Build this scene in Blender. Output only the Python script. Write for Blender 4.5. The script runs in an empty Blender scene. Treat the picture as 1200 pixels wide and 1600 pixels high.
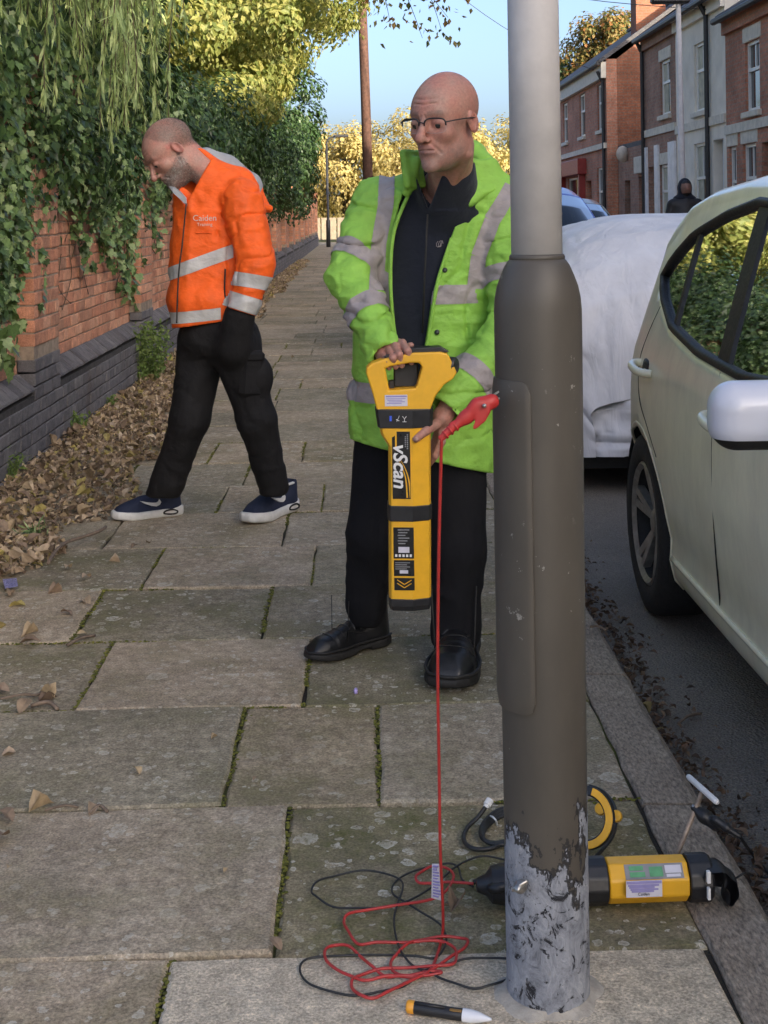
import bpy, bmesh, math, random
import numpy as np
from mathutils import Vector, Matrix
R = math.radians
rng = np.random.default_rng(7)
random.seed(7)
sc = bpy.context.scene
C = sc.collection

# ------------------------------------------------------------------ camera
CAM_H, FPX, HORIZ = 1.33, 2100.0, 335.0
YAW, ROLL = math.atan(40 / FPX), R(0.8)
_f = Vector((math.sin(YAW), math.cos(YAW), 0))
_r0 = Vector((math.cos(YAW), -math.sin(YAW), 0))
_u0 = Vector((0, 0, 1))
_r = _r0 * math.cos(ROLL) - _u0 * math.sin(ROLL)
_u = _u0 * math.cos(ROLL) + _r0 * math.sin(ROLL)
cam_d = bpy.data.cameras.new('camera')
cam = bpy.data.objects.new('camera', cam_d)
C.objects.link(cam)
M = Matrix((_r, _u, -_f)).transposed().to_4x4()
M.translation = Vector((0, 0, CAM_H))
cam.matrix_world = M
cam_d.sensor_fit = 'HORIZONTAL'
cam_d.sensor_width = 36
cam_d.lens = 36 * FPX / 1200
cam_d.shift_y = -(800 - HORIZ) / 1200
cam_d.clip_start, cam_d.clip_end = 0.05, 2000
sc.camera = cam

# ------------------------------------------------------------------ light
SUN_EL, SUN_BACK = R(17), R(52)
world = bpy.data.worlds.new('World')
sc.world = world
world.use_nodes = True
wt = world.node_tree
sky = wt.nodes.new('ShaderNodeTexSky')
sky.sky_type = 'NISHITA'
sky.sun_disc = False
sky.sun_elevation = SUN_EL
sky.sun_rotation = R(90) + SUN_BACK
sky.air_density, sky.dust_density, sky.ozone_density = 0.6, 4.5, 1.5
wt.nodes['Background'].inputs['Strength'].default_value = 0.15
wt.links.new(sky.outputs[0], wt.nodes['Background'].inputs['Color'])
sun_d = bpy.data.lights.new('sun', 'SUN')
sun_d.energy, sun_d.angle, sun_d.color = 4.2, R(0.6), (1.0, 0.87, 0.68)
sun = bpy.data.objects.new('sun', sun_d)
C.objects.link(sun)
_s = Vector((math.cos(SUN_BACK) * math.cos(SUN_EL), -math.sin(SUN_BACK) * math.cos(SUN_EL), math.sin(SUN_EL)))
sun.rotation_euler = _s.to_track_quat('Z', 'Y').to_euler()
sun.location = _s * 60
sc.view_settings.view_transform = 'Standard'
sc.view_settings.look = 'None'
sc.view_settings.gamma = 1
sc.view_settings.exposure = 1.55
sc.cycles.max_bounces = 8
sc.cycles.transparent_max_bounces = 12

# ------------------------------------------------------------------ helpers
def ray(px, py):
    return _f + _r * ((px - 600) / FPX) + _u * ((HORIZ - py) / FPX)
def P(px, py, y):
    d = ray(px, py)
    t = y / d.y
    return Vector((0, 0, CAM_H)) + d * t
def G(px, py, z=0.0):
    d = ray(px, py)
    return Vector((0, 0, CAM_H)) + d * ((z - CAM_H) / d.z)

def wm(o):
    m = o.matrix_basis.copy()
    return wm(o.parent) @ o.matrix_parent_inverse @ m if o.parent else m
def link(name, me, mats, parent=None):
    o = bpy.data.objects.new(name, me)
    C.objects.link(o)
    if mats is not None and not len(me.materials):
        for m in (mats if isinstance(mats, (list, tuple)) else [mats]):
            me.materials.append(m)
    if parent:
        o.parent = parent
        o.matrix_parent_inverse = wm(parent).inverted()
    return o
def tag(o, label=None, cat=None, group=None, kind=None):
    if label: o['label'] = label
    if cat: o['category'] = cat
    if group: o['group'] = group
    if kind: o['kind'] = kind
    return o
def thing(name, label, cat, loc=(0, 0, 0), rot=(0, 0, 0), group=None):
    o = bpy.data.objects.new(name, None)
    o.empty_display_size = 0.1
    C.objects.link(o)
    o.location, o.rotation_euler = loc, rot
    return tag(o, label, cat, group)
def dup(o, parent=None, name=None):
    c = o.copy()
    C.objects.link(c)
    if parent: c.parent = parent
    for ch in list(o.children):
        dup(ch, c)
    return c

def mesh_np(name, V, Fq, smooth=True, attrs=None, uv=None):
    """V (n,3); Fq (m,k) all the same arity, or list of lists"""
    me = bpy.data.meshes.new(name)
    V = np.asarray(V, dtype=np.float32)
    if isinstance(Fq, np.ndarray):
        m, k = Fq.shape
        me.vertices.add(len(V)); me.loops.add(m * k); me.polygons.add(m)
        me.vertices.foreach_set('co', V.ravel())
        me.loops.foreach_set('vertex_index', Fq.astype(np.int32).ravel())
        me.polygons.foreach_set('loop_start', np.arange(0, m * k, k, dtype=np.int32))
        try: me.polygons.foreach_set('loop_total', np.full(m, k, dtype=np.int32))
        except Exception: pass
        me.polygons.foreach_set('use_smooth', np.full(m, smooth))
        me.update(calc_edges=True)
        me.validate()
    else:
        me.from_pydata([tuple(v) for v in V], [], [tuple(f) for f in Fq])
        for p in me.polygons: p.use_smooth = smooth
        me.update()
    if attrs:
        for nm, a in attrs.items():
            a = np.asarray(a, dtype=np.float32)
            if a.ndim == 1:
                at = me.attributes.new(nm, 'FLOAT', 'POINT'); at.data.foreach_set('value', a)
            else:
                at = me.attributes.new(nm, 'FLOAT_COLOR', 'POINT')
                if a.shape[1] == 3: a = np.hstack([a, np.ones((len(a), 1), np.float32)])
                at.data.foreach_set('color', a.ravel())
    return me

class MB:
    def __init__(s): s.v = []; s.f = []
    def add(s, V, Fc):
        n = len(s.v)
        s.v += [tuple(v) for v in V]
        s.f += [tuple(i + n for i in f) for f in Fc]
        return s
    def box(s, c, size, rot=None, bev=0.0):
        x, y, z = (a / 2 for a in size)
        if bev <= 0:
            V = [(i, j, k) for i in (-x, x) for j in (-y, y) for k in (-z, z)]
            Fc = [(0, 1, 3, 2), (4, 6, 7, 5), (0, 4, 5, 1), (2, 3, 7, 6), (0, 2, 6, 4), (1, 5, 7, 3)]
        else:
            V, Fc = bevel_box(x * 2, y * 2, z * 2, bev)
        c = Vector(c)
        V = [Vector(v) for v in V]
        if rot is not None: V = [rot @ v for v in V]
        return s.add([v + c for v in V], Fc)
    def tube(s, pts, r, n=8, cap=True):
        pts = [Vector(p) for p in pts]
        rr = r if isinstance(r, (list, tuple)) else [r] * len(pts)
        up = Vector((0, 0, 1)); base = len(s.v); prev = None
        for i, p in enumerate(pts):
            t = (pts[min(i + 1, len(pts) - 1)] - pts[max(i - 1, 0)])
            if t.length < 1e-9: t = Vector((0, 0, 1))
            t.normalize()
            if prev is None:
                a = t.cross(Vector((0.3, 0.2, 1)) if abs(t.z) < .9 else Vector((1, 0.1, 0))).normalized()
            else:
                a = (prev - t * prev.dot(t))
                a = a.normalized() if a.length > 1e-6 else t.orthogonal().normalized()
            prev = a; b = t.cross(a)
            for k in range(n):
                th = 2 * math.pi * k / n
                s.v.append(tuple(p + (a * math.cos(th) + b * math.sin(th)) * rr[i]))
        for i in range(len(pts) - 1):
            for k in range(n):
                s.f.append((base + i * n + k, base + i * n + (k + 1) % n, base + (i + 1) * n + (k + 1) % n, base + (i + 1) * n + k))
        if cap:
            s.f.append(tuple(base + k for k in range(n))[::-1])
            s.f.append(tuple(base + (len(pts) - 1) * n + k for k in range(n)))
        return s
    def lathe(s, prof, n=24, mat=None, cap=True):
        base = len(s.v)
        for r, z in prof:
            for k in range(n):
                th = 2 * math.pi * k / n
                v = Vector((r * math.cos(th), r * math.sin(th), z))
                s.v.append(tuple(mat @ v if mat is not None else v))
        for i in range(len(prof) - 1):
            for k in range(n):
                s.f.append((base + i * n + k, base + i * n + (k + 1) % n, base + (i + 1) * n + (k + 1) % n, base + (i + 1) * n + k))
        if cap:
            s.f.append(tuple(base + k for k in range(n))[::-1])
            s.f.append(tuple(base + (len(prof) - 1) * n + k for k in range(n)))
        return s
    def prism(s, outline, y0, y1, mat=None):
        """outline in local XZ, extruded along local Y"""
        n = len(outline); base = len(s.v)
        for y in (y0, y1):
            for (x, z) in outline:
                v = Vector((x, y, z)); s.v.append(tuple(mat @ v if mat is not None else v))
        s.f.append(tuple(base + i for i in range(n)))
        s.f.append(tuple(base + n + i for i in range(n))[::-1])
        for i in range(n):
            j = (i + 1) % n
            s.f.append((base + i, base + n + i, base + n + j, base + j))
        return s
    def build(s, name, mat, parent=None, smooth=False, bev=0.0, seg=2, auto=None):
        me = bpy.data.meshes.new(name)
        me.from_pydata(s.v, [], s.f)
        me.validate()
        bm = bmesh.new(); bm.from_mesh(me)
        bmesh.ops.recalc_face_normals(bm, faces=bm.faces)
        if bev > 0:
            ed = [e for e in bm.edges if len(e.link_faces) == 2 and e.calc_face_angle(0) > R(28)]
            bmesh.ops.bevel(bm, geom=ed, offset=bev, segments=seg, affect='EDGES', profile=.5, clamp_overlap=True)
        bm.to_mesh(me); bm.free()
        if smooth:
            for p in me.polygons: p.use_smooth = True
            if auto: 
                try: me.set_sharp_from_angle(angle=R(auto))
                except Exception: pass
        return link(name, me, mat, parent)

_bb = {}
def bevel_box(x, y, z, b):
    bm = bmesh.new()
    bmesh.ops.create_cube(bm, size=1)
    bmesh.ops.scale(bm, vec=(x, y, z), verts=bm.verts)
    bmesh.ops.bevel(bm, geom=list(bm.edges), offset=b, segments=1, affect='EDGES', clamp_overlap=True)
    V = [tuple(v.co) for v in bm.verts]
    Fc = [tuple(v.index for v in f.verts) for f in bm.faces]
    bm.free()
    return V, Fc

def tri_of(V, Fc):
    T = []
    for f in Fc:
        for i in range(1, len(f) - 1): T.append((f[0], f[i], f[i + 1]))
    return np.array(V, np.float32), np.array(T, np.int32)
def scatter_mesh(name, V, T, mats3, pos, attrs=None, smooth=False):
    """copies of a small mesh: mats3 (n,3,3), pos (n,3)"""
    n, k = len(pos), len(V)
    VV = np.einsum('nij,kj->nki', mats3, V) + pos[:, None, :]
    TT = T[None] + (np.arange(n) * k)[:, None, None]
    at = {a: np.repeat(b, k, axis=0) for a, b in (attrs or {}).items()}
    return mesh_np(name, VV.reshape(-1, 3), TT.reshape(-1, T.shape[1]), smooth, at)
def rot_mats(n, az=None, tilt=None, roll=None):
    az = rng.uniform(0, 2 * np.pi, n) if az is None else az
    tilt = np.zeros(n) if tilt is None else tilt
    roll = np.zeros(n) if roll is None else roll
    def Rz(a): c, s_, z, o = np.cos(a), np.sin(a), np.zeros(n), np.ones(n); return np.stack([c, -s_, z, s_, c, z, z, z, o], -1).reshape(n, 3, 3)
    def Rx(a): c, s_, z, o = np.cos(a), np.sin(a), np.zeros(n), np.ones(n); return np.stack([o, z, z, z, c, -s_, z, s_, c], -1).reshape(n, 3, 3)
    def Ry(a): c, s_, z, o = np.cos(a), np.sin(a), np.zeros(n), np.ones(n); return np.stack([c, z, s_, z, o, z, -s_, z, c], -1).reshape(n, 3, 3)
    return Rz(az) @ Rx(tilt) @ Ry(roll)
def spline(pts, sub=6):
    pts = [Vector(p) for p in pts]
    out = []
    for i in range(len(pts) - 1):
        p0, p1, p2, p3 = pts[max(i - 1, 0)], pts[i], pts[i + 1], pts[min(i + 2, len(pts) - 1)]
        for k in range(sub):
            t = k / sub
            out.append(.5 * ((2 * p1) + (p2 - p0) * t + (2 * p0 - 5 * p1 + 4 * p2 - p3) * t * t + (3 * p1 - p0 - 3 * p2 + p3) * t ** 3))
    out.append(pts[-1])
    return out
def lerp_tab(x, tab):
    return np.interp(x, [t[0] for t in tab], [t[1] for t in tab])

# numpy value noise
def _hash(ix, iy, iz, seed):
    h = (ix.astype(np.int64) * 374761393 + iy.astype(np.int64) * 668265263 + iz.astype(np.int64) * 2147483647 + seed * 1274126177) & 0xffffffff
    h = ((h ^ (h >> 13)) * 1274126177) & 0xffffffff
    return ((h ^ (h >> 16)) & 0xffff) / 65535.0
def vnoise(Pn, scale, seed=0):
    q = np.asarray(Pn) * scale
    i = np.floor(q); fr = q - i; fr = fr * fr * (3 - 2 * fr)
    ix, iy, iz = i[:, 0].astype(np.int64), i[:, 1].astype(np.int64), i[:, 2].astype(np.int64)
    fx, fy, fz = fr[:, 0], fr[:, 1], fr[:, 2]
    r = 0
    for a in (0, 1):
        for b in (0, 1):
            for c in (0, 1):
                w = (fx if a else 1 - fx) * (fy if b else 1 - fy) * (fz if c else 1 - fz)
                r = r + w * _hash(ix + a, iy + b, iz + c, seed)
    return r * 2 - 1

# ------------------------------------------------------------------ materials
class NT:
    def __init__(s, name):
        s.m = bpy.data.materials.new(name); s.m.use_nodes = True
        s.t = s.m.node_tree; s.b = s.t.nodes['Principled BSDF']
        s._tc = None
    def n(s, typ, **kw):
        nd = s.t.nodes.new(typ)
        for k, v in kw.items():
            if k.startswith('i_'):
                key = k[2:]
                key = int(key) if key.isdigit() else key
                nd.inputs[key].default_value = v
            else: setattr(nd, k, v)
        return nd
    def l(s, a, b): s.t.links.new(a, b)
    def co(s, which='Object'):
        if which == 'World':
            return s.n('ShaderNodeNewGeometry').outputs['Position']
        if s._tc is None: s._tc = s.n('ShaderNodeTexCoord')
        return s._tc.outputs[which]
    def noise(s, scale, det=3, rough=.6, vec=None, dist=0.0):
        nd = s.n('ShaderNodeTexNoise'); nd.inputs['Scale'].default_value = scale
        nd.inputs['Detail'].default_value = det; nd.inputs['Roughness'].default_value = rough
        nd.inputs['Distortion'].default_value = dist
        s.l(vec if vec is not None else s.co(), nd.inputs['Vector'])
        return nd.outputs['Fac']
    def ramp(s, fac, stops, interp='LINEAR'):
        nd = s.n('ShaderNodeValToRGB'); cr = nd.color_ramp; cr.interpolation = interp
        while len(cr.elements) < len(stops): cr.elements.new(.5)
        for e, (p, c) in zip(cr.elements, stops):
            e.position = p
            e.color = (c, c, c, 1) if not isinstance(c, (tuple, list)) else (*c[:3], 1)
        s.l(fac, nd.inputs[0]); return nd.outputs[0]
    def mix(s, fac, a, b, mode='MIX'):
        nd = s.n('ShaderNodeMix', data_type='RGBA', blend_type=mode)
        for sock, v in ((nd.inputs[0], fac), (nd.inputs[6], a), (nd.inputs[7], b)):
            if hasattr(v, 'links'): s.l(v, sock)
            elif isinstance(v, (tuple, list)): sock.default_value = (*v[:3], 1)
            else: sock.default_value = v
        return nd.outputs[2]
    def math(s, op, a, b=0.0, c=None, clamp=False):
        nd = s.n('ShaderNodeMath', operation=op); nd.use_clamp = clamp
        for sock, v in zip(nd.inputs, (a, b, c)):
            if v is None: continue
            if hasattr(v, 'links'): s.l(v, sock)
            else: sock.default_value = v
        return nd.outputs[0]
    def rnd(s):
        oi = s.n('ShaderNodeObjectInfo'); ge = s.n('ShaderNodeNewGeometry')
        return s.math('FRACT', s.math('ADD', oi.outputs['Random'], ge.outputs['Random Per Island']))
    def set(s, key, v):
        sock = s.b.inputs[key]
        if hasattr(v, 'links'): s.l(v, sock)
        elif isinstance(v, (tuple, list)): sock.default_value = tuple(v) if sock.type == 'VECTOR' else (*v[:3], 1)
        else: sock.default_value = v
    def bump(s, h, strength=.4, dist=.01, chain=None):
        nd = s.n('ShaderNodeBump'); nd.inputs['Strength'].default_value = strength; nd.inputs['Distance'].default_value = dist
        s.l(h, nd.inputs['Height'])
        if chain is not None: s.l(chain, nd.inputs['Normal'])
        s.l(nd.outputs[0], s.b.inputs['Normal']); return nd.outputs[0]
    def mapping(s, vec, scale=(1, 1, 1), rot=(0, 0, 0), loc=(0, 0, 0)):
        nd = s.n('ShaderNodeMapping'); nd.inputs['Scale'].default_value = scale
        nd.inputs['Rotation'].default_value = rot; nd.inputs['Location'].default_value = loc
        s.l(vec, nd.inputs[0]); return nd.outputs[0]

def pm(name, colr, rough=.6, var=.18, scale=30, metal=0.0, bump=.15, bscale=None, bdist=.002, coat=0.0, spec=None, world=False, rnd=0.0, dirt=0.0):
    """simple procedural material: base colour, blotchy variation, fine relief"""
    t = NT(name)
    vec = t.co('World') if world else t.co()
    n1 = t.noise(scale, 4, .6, vec)
    lo = tuple(c * (1 - var) for c in colr); hi = tuple(min(1, c * (1 + var)) for c in colr)
    c = t.ramp(n1, [(.3, lo), (.7, hi)])
    if rnd:
        r = t.rnd()
        c = t.mix(1.0, c, t.ramp(r, [(0, 1 - rnd), (1, 1 + rnd)]), 'MULTIPLY')
    if dirt:
        n2 = t.noise(scale * .17, 5, .7, vec)
        c = t.mix(t.ramp(n2, [(.45, 0.0), (.75, dirt)]), c, (.09, .075, .06))
    t.set('Base Color', c)
    t.set('Roughness', t.ramp(t.noise(scale * 2.3, 3, .6, vec), [(.3, max(0, rough - .08)), (.7, min(1, rough + .08))]))
    t.set('Metallic', metal)
    if coat: t.set('Coat Weight', coat); t.set('Coat Roughness', .04)
    if spec is not None: t.set('Specular IOR Level', spec)
    if bump: t.bump(t.noise(bscale or scale * 4, 4, .6, vec), bump, bdist)
    return t.m
# ================================================================== setting
def m_flag(name, c0, c1, moss, lichen=1.0):
    t = NT(name); w = t.co('World'); oi = t.n('ShaderNodeObjectInfo').outputs['Random']
    n = t.noise(3.2, 6, .65, w); fine = t.noise(170, 3, .7, w); mid = t.noise(28, 5, .7, w)
    c = t.mix(t.ramp(n, [(.3, 0.0), (.7, 1.0)]), c0, c1)
    c = t.mix(1.0, c, t.ramp(oi, [(0, (.78, .80, .76)), (.5, (.97, .96, .94)), (.8, (1.14, 1.08, 1.02)), (1, (.86, .88, .88))]), 'MULTIPLY')
    c = t.mix(1.0, c, t.ramp(mid, [(.3, .62), (.7, 1.35)]), 'MULTIPLY')
    c = t.mix(1.0, c, t.ramp(fine, [(.28, .5), (.5, 1.0), (.72, 1.6)]), 'MULTIPLY')
    c = t.mix(t.ramp(t.noise(1.1, 5, .65, w, .6), [(.5, 0.0), (.72, .45)]), c, (.09, .078, .062))
    c = t.mix(t.ramp(t.noise(9, 4, .7, w), [(.66, 0.0), (.74, .35)]), c, (.07, .06, .05))
    # damp mossy bloom
    mo = t.ramp(t.noise(4.3, 6, .7, w), [(.5 - .12 * moss, 0.0), (.66 - .08 * moss, moss)])
    mo = t.mix(1.0, mo, t.ramp(mid, [(.3, .2), (.6, 1.0)]), 'MULTIPLY')
    c = t.mix(mo, c, t.mix(fine, (.05, .055, .012), (.15, .15, .04)))
    # lichen rosettes of two sizes
    wd = t.n('ShaderNodeVectorMath', operation='ADD')
    nv = t.n('ShaderNodeTexNoise'); nv.inputs['Scale'].default_value = 45; nv.inputs['Detail'].default_value = 3; t.l(w, nv.inputs['Vector'])
    sc_ = t.n('ShaderNodeVectorMath', operation='SCALE'); t.l(nv.outputs['Color'], sc_.inputs[0]); sc_.inputs['Scale'].default_value = .022
    t.l(w, wd.inputs[0]); t.l(sc_.outputs[0], wd.inputs[1])
    tot = None
    for s_, thr, ex_ in ((8.5, .13, .72), (19, .18, .5), (44, .2, .45)):
        v = t.n('ShaderNodeTexVoronoi'); v.inputs['Scale'].default_value = s_; t.l(wd.outputs[0], v.inputs['Vector'])
        r = t.n('ShaderNodeSeparateColor'); t.l(v.outputs['Color'], r.inputs[0])
        rad = t.math('MULTIPLY', t.ramp(r.outputs[0], [(ex_, 0.0), (1, 1.0)]), thr * 2.2)
        k = t.math('LESS_THAN', v.outputs['Distance'], rad)
        core = t.ramp(t.math('DIVIDE', v.outputs['Distance'], t.math('MAXIMUM', rad, .001)), [(.0, .25), (.75, .7), (1, 1.0)])
        k = t.math('MULTIPLY', k, core)
        tot = k if tot is None else t.math('MAXIMUM', tot, k)
    lm = t.math('MULTIPLY', tot, t.ramp(t.noise(1.7, 3, .6, w), [(.38, .12 + .25 * max(0, lichen - 1)), (.54, min(1.0, .8 * lichen))]))
    lm = t.math('MULTIPLY', lm, t.ramp(t.noise(95, 4, .75, w), [(.42, .08), (.52, 1.0)]))
    c = t.mix(lm, c, (.62, .57, .46))
    t.set('Base Color', c); t.set('Roughness', .93); t.set('Specular IOR Level', .3)
    h = t.math('ADD', t.math('MULTIPLY', fine, .5), mid)
    t.bump(h, .8, .006)
    return t.m
M_FLAG = m_flag('flagstone', (.335, .272, .195), (.435, .365, .268), .42)
M_FLAGM = m_flag('mossy_flagstone', (.24, .205, .13), (.33, .28, .18), .85, 2.2)
M_FLAGS = m_flag('lightly_mossed_flagstone', (.28, .232, .16), (.38, .32, .225), .62, 1.7)
M_FLAGP = m_flag('pale_concrete_flag', (.56, .465, .345), (.66, .56, .43), .1, .3)

def m_asphalt():
    t = NT('asphalt'); w = t.co('World')
    a = t.noise(220, 2, .7, w); b = t.noise(1.3, 5, .6, w)
    v = t.n('ShaderNodeTexVoronoi'); v.inputs['Scale'].default_value = 120; t.l(w, v.inputs['Vector'])
    c = t.mix(t.ramp(b, [(.35, 0.0), (.65, 1.0)]), (.155, .133, .11), (.23, .2, .165))
    c = t.mix(1.0, c, t.ramp(a, [(.3, .5), (.7, 1.6)]), 'MULTIPLY')
    t.set('Base Color', c); t.set('Roughness', .9)
    t.bump(v.outputs['Distance'], .7, .008)
    return t.m
M_ASPH = m_asphalt()
M_BED = (lambda t: (t.set('Base Color', t.mix(t.ramp(t.noise(2.6, 4, .6, t.co('World')), [(.4, 0.0), (.6, 1.0)]), (.028, .023, .017), t.mix(t.noise(90, 3, .6, t.co('World')), (.03, .045, .006), (.14, .15, .02)))),
        t.set('Roughness', 1.0), t.bump(t.noise(120, 4, .6, t.co('World')), 1.0, .012), t.m)[-1])(NT('joint_soil'))
M_KERB = (lambda t: (t.set('Base Color', t.mix(1.0, t.mix(t.ramp(t.noise(6, 5, .7, t.co('World')), [(.3, 0.0), (.7, 1.0)]), (.25, .2, .15), (.38, .31, .235)), t.ramp(t.noise(150, 3, .7, t.mapping(t.co('World'), (1, .35, 1))), [(.3, .45), (.7, 1.6)]), 'MULTIPLY')),
        t.set('Roughness', .9), t.bump(t.noise(60, 5, .75, t.mapping(t.co('World'), (1, .3, 1))), .9, .012), t.m)[-1])(NT('granite_kerb'))
M_SOIL = pm('garden_soil', (.05, .045, .025), .95, .5, 3, bump=.8, bscale=40, bdist=.02, world=True)
M_VERGE = pm('grass_ground', (.07, .085, .03), .95, .5, 2, bump=.8, bscale=40, bdist=.03, world=True)

def sheet(name, x0, x1, y0, y1, z, mat, sub=1):
    V = [(x0, y0, z), (x1, y0, z), (x1, y1, z), (x0, y1, z)]
    o = MB().add(V, [(0, 1, 2, 3)]).build(name, mat)
    return tag(o, kind='structure')
sheet('ground', -400, 400, -150, 700, -.20, M_VERGE)
sheet('road', .70, 5.2, -40, 62, -.085, M_ASPH)
sheet('side_road', -60, 60, 62.002, 70, -.083, M_ASPH)
sheet('garden_ground', -60, -2.05, -40, 59.5, .06, M_SOIL)

# near pavement: soil bed with flagstones in courses
pav = sheet('pavement', -1.78, .625, -20, 62, -.012, M_BED)
rows = [1.19, 1.81, 2.42, 3.036, 3.65, 4.24, 4.83, 5.42, 6.04, 6.65]
while rows[-1] < 61.4: rows.append(rows[-1] + rng.uniform(.56, .66))
def gx(px, py): return G(px, py).x
known = {1: [gx(255, 1550)], 2: [gx(440, 1376)], 3: [gx(365, 1180), gx(592, 1180)], 4: [gx(150, 1050), gx(480, 1050)],
         5: [gx(140, 955), gx(418, 955)], 6: [gx(240, 885), gx(490, 885)], 7: [gx(180, 830), gx(446, 825)], 8: [gx(350, 775), gx(505, 775)]}
slabs = []
for i in range(len(rows) - 1):
    y0, y1 = rows[i], rows[i + 1]
    xs = [-1.78]
    if i in known:
        xs += [x for x in known[i] if x > -1.6]
        while .615 - xs[-1] > 1.05: xs.append(xs[-1] + rng.uniform(.55, .8))
        if i <= 2: xs = [-1.78, (-1.78 + known[i][0]) / 2 - .1, known[i][0]]
    else:
        xs.append(-1.78 + rng.uniform(.3, .8))
        while .615 - xs[-1] > .95: xs.append(xs[-1] + rng.uniform(.5, .85))
    if .615 - xs[-1] < .25: xs.pop()
    xs.append(.612)
    for a, b in zip(xs[:-1], xs[1:]): slabs.append((a, b, y0, y1, i))
def slab_mesh(w, d, th=.05):
    g = .008
    def per(w_, d_, j):
        pts = []
        n = 7
        for k in range(n): pts.append((-w_ / 2 + w_ * k / n, -d_ / 2))
        for k in range(n): pts.append((w_ / 2, -d_ / 2 + d_ * k / n))
        for k in range(n): pts.append((w_ / 2 - w_ * k / n, d_ / 2))
        for k in range(n): pts.append((-w_ / 2, d_ / 2 - d_ * k / n))
        return [(x + rng.normal(0, j), y + rng.normal(0, j)) for x, y in pts]
    p = per(w - g, d - g, .0022)
    ring0 = [(x, y, -th) for x, y in p]
    ring1 = [(x, y, -.005) for x, y in p]
    ring2 = [(x * (1 - .012 / w) - np.sign(x) * rng.uniform(0, .002), y * (1 - .012 / d) - np.sign(y) * rng.uniform(0, .002), 0) for x, y in p]
    n = len(p); Fc = []
    for a in (0, 1):
        for k in range(n): Fc.append((a * n + k, a * n + (k + 1) % n, (a + 1) * n + (k + 1) % n, (a + 1) * n + k))
    Fc.append(tuple(2 * n + k for k in range(n)))
    return ring0 + ring1 + ring2, Fc
far_slabs = MB()
nslab = 0
for (a, b, y0, y1, i) in slabs:
    V, Fc = slab_mesh(b - a, y1 - y0)
    zc = .0 + rng.uniform(-.004, .003)
    rt = Matrix.Rotation(rng.normal(0, .0035), 3, 'X') @ Matrix.Rotation(rng.normal(0, .003), 3, 'Y')
    c = Vector(((a + b) / 2, (y0 + y1) / 2, zc))
    if nslab < 290:
        mt = M_FLAG
        if i == 1: mt = M_FLAGP if a > -1 else M_FLAG
        elif i == 2: mt = M_FLAGM if a > -.9 else M_FLAG
        elif i in (4, 5) and rng.random() < .6: mt = M_FLAGS
        elif rng.random() < .2: mt = M_FLAGS
        o = MB().add(V, Fc).build('flagstone', mt, pav)
        o.matrix_parent_inverse = Matrix(); o.location = c; o.rotation_euler = rt.to_euler()
        nslab += 1
    else:
        far_slabs.add([rt @ Vector(v) + c for v in V], Fc)
if far_slabs.v:
    tag(far_slabs.build('distant_flagstones', M_FLAG, pav), kind='stuff')

# kerb
kerb = tag(MB().box((.69, 21, -.16), (.13, 82, .12)).build('kerb', M_BED), kind='structure')
y = -1.0
while y < 62:
    L = rng.uniform(.75, 1.15)
    mb = MB(); n = 8
    V = []
    for k in range(n + 1):
        yy = y + .006 + (L - .012) * k / n
        j = rng.normal(0, .0025, 4)
        V += [(.617 + j[0], yy, -.12), (.617 + j[0], yy, -.008), (.626 + j[1], yy, .001), (.742 + j[2], yy, -.003), (.762 + j[3], yy, -.022), (.768 + j[3], yy, -.14)]
    Fc = [(k * 6 + q, k * 6 + q + 1, k * 6 + q + 7, k * 6 + q + 6) for k in range(n) for q in range(5)]
    Fc += [(0, 5, 4, 3, 2, 1), tuple(n * 6 + q for q in range(6))]
    mb.add(V, Fc)
    mb.build('kerb_stone', M_KERB, kerb)
    y += L
# far side pavement
M_PAVE2 = pm('far_paving', (.17, .155, .135), .9, .3, 2.5, bump=.4, bscale=60, world=True)
sheet('far_pavement', 5.1, 6.6, -40, 61, .012, M_PAVE2)
tag(MB().box((5.08, 10, -.05), (.14, 100, .13), bev=.012).build('far_kerb', M_KERB), kind='structure')

# ---------------------------------------------------------------- boundary wall
def m_brick(name, cols, mort=(.3, .26, .2)):
    t = NT(name); w = t.co('World'); r = t.rnd()
    c = t.ramp(r, [(i / (len(cols) - 1), k) for i, k in enumerate(cols)])
    c = t.mix(1.0, c, t.ramp(t.noise(14, 5, .7, w), [(.3, .7), (.7, 1.25)]), 'MULTIPLY')
    c = t.mix(1.0, c, t.ramp(t.noise(130, 3, .7, w), [(.3, .75), (.7, 1.25)]), 'MULTIPLY')
    # sooty run-off and pale bloom
    c = t.mix(t.ramp(t.noise(2.2, 5, .7, t.mapping(w, (1, 1, .45))), [(.52, 0.0), (.75, .55)]), c, (.10, .07, .05))
    c = t.mix(t.ramp(t.noise(5, 5, .7, w), [(.6, 0.0), (.8, .35)]), c, mort)
    t.set('Base Color', c); t.set('Roughness', .92); t.set('Specular IOR Level', .3)
    t.bump(t.noise(70, 5, .7, w), .6, .006)
    return t.m
M_RED = m_brick('red_brick', [(.46, .205, .125), (.57, .27, .165), (.62, .345, .225), (.51, .225, .135), (.40, .225, .15)])
M_BLUE = m_brick('blue_brick', [(.11, .105, .11), (.16, .153, .16), (.13, .125, .13), (.18, .172, .175)], (.2, .185, .17))
M_MORT = pm('lime_mortar', (.3, .235, .175), .95, .35, 20, bump=.6, bscale=90, bdist=.006, world=True)
M_MORTD = pm('dark_mortar', (.045, .042, .04), .95, .35, 20, bump=.6, bscale=90, bdist=.006, world=True)
WX, WP = -1.87, -1.77          # wall face, plinth and pilaster face
PIL0, PILS, PILW = 7.35, 3.6, .62
W_Y0, W_Y1, W_TOP = 3.2, 59.4, 1.86
wall = thing('boundary_wall', 'long red brick garden wall with blue brick plinth and pilasters beside the pavement', 'wall', (-1.9, 6.5, 0))
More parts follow.
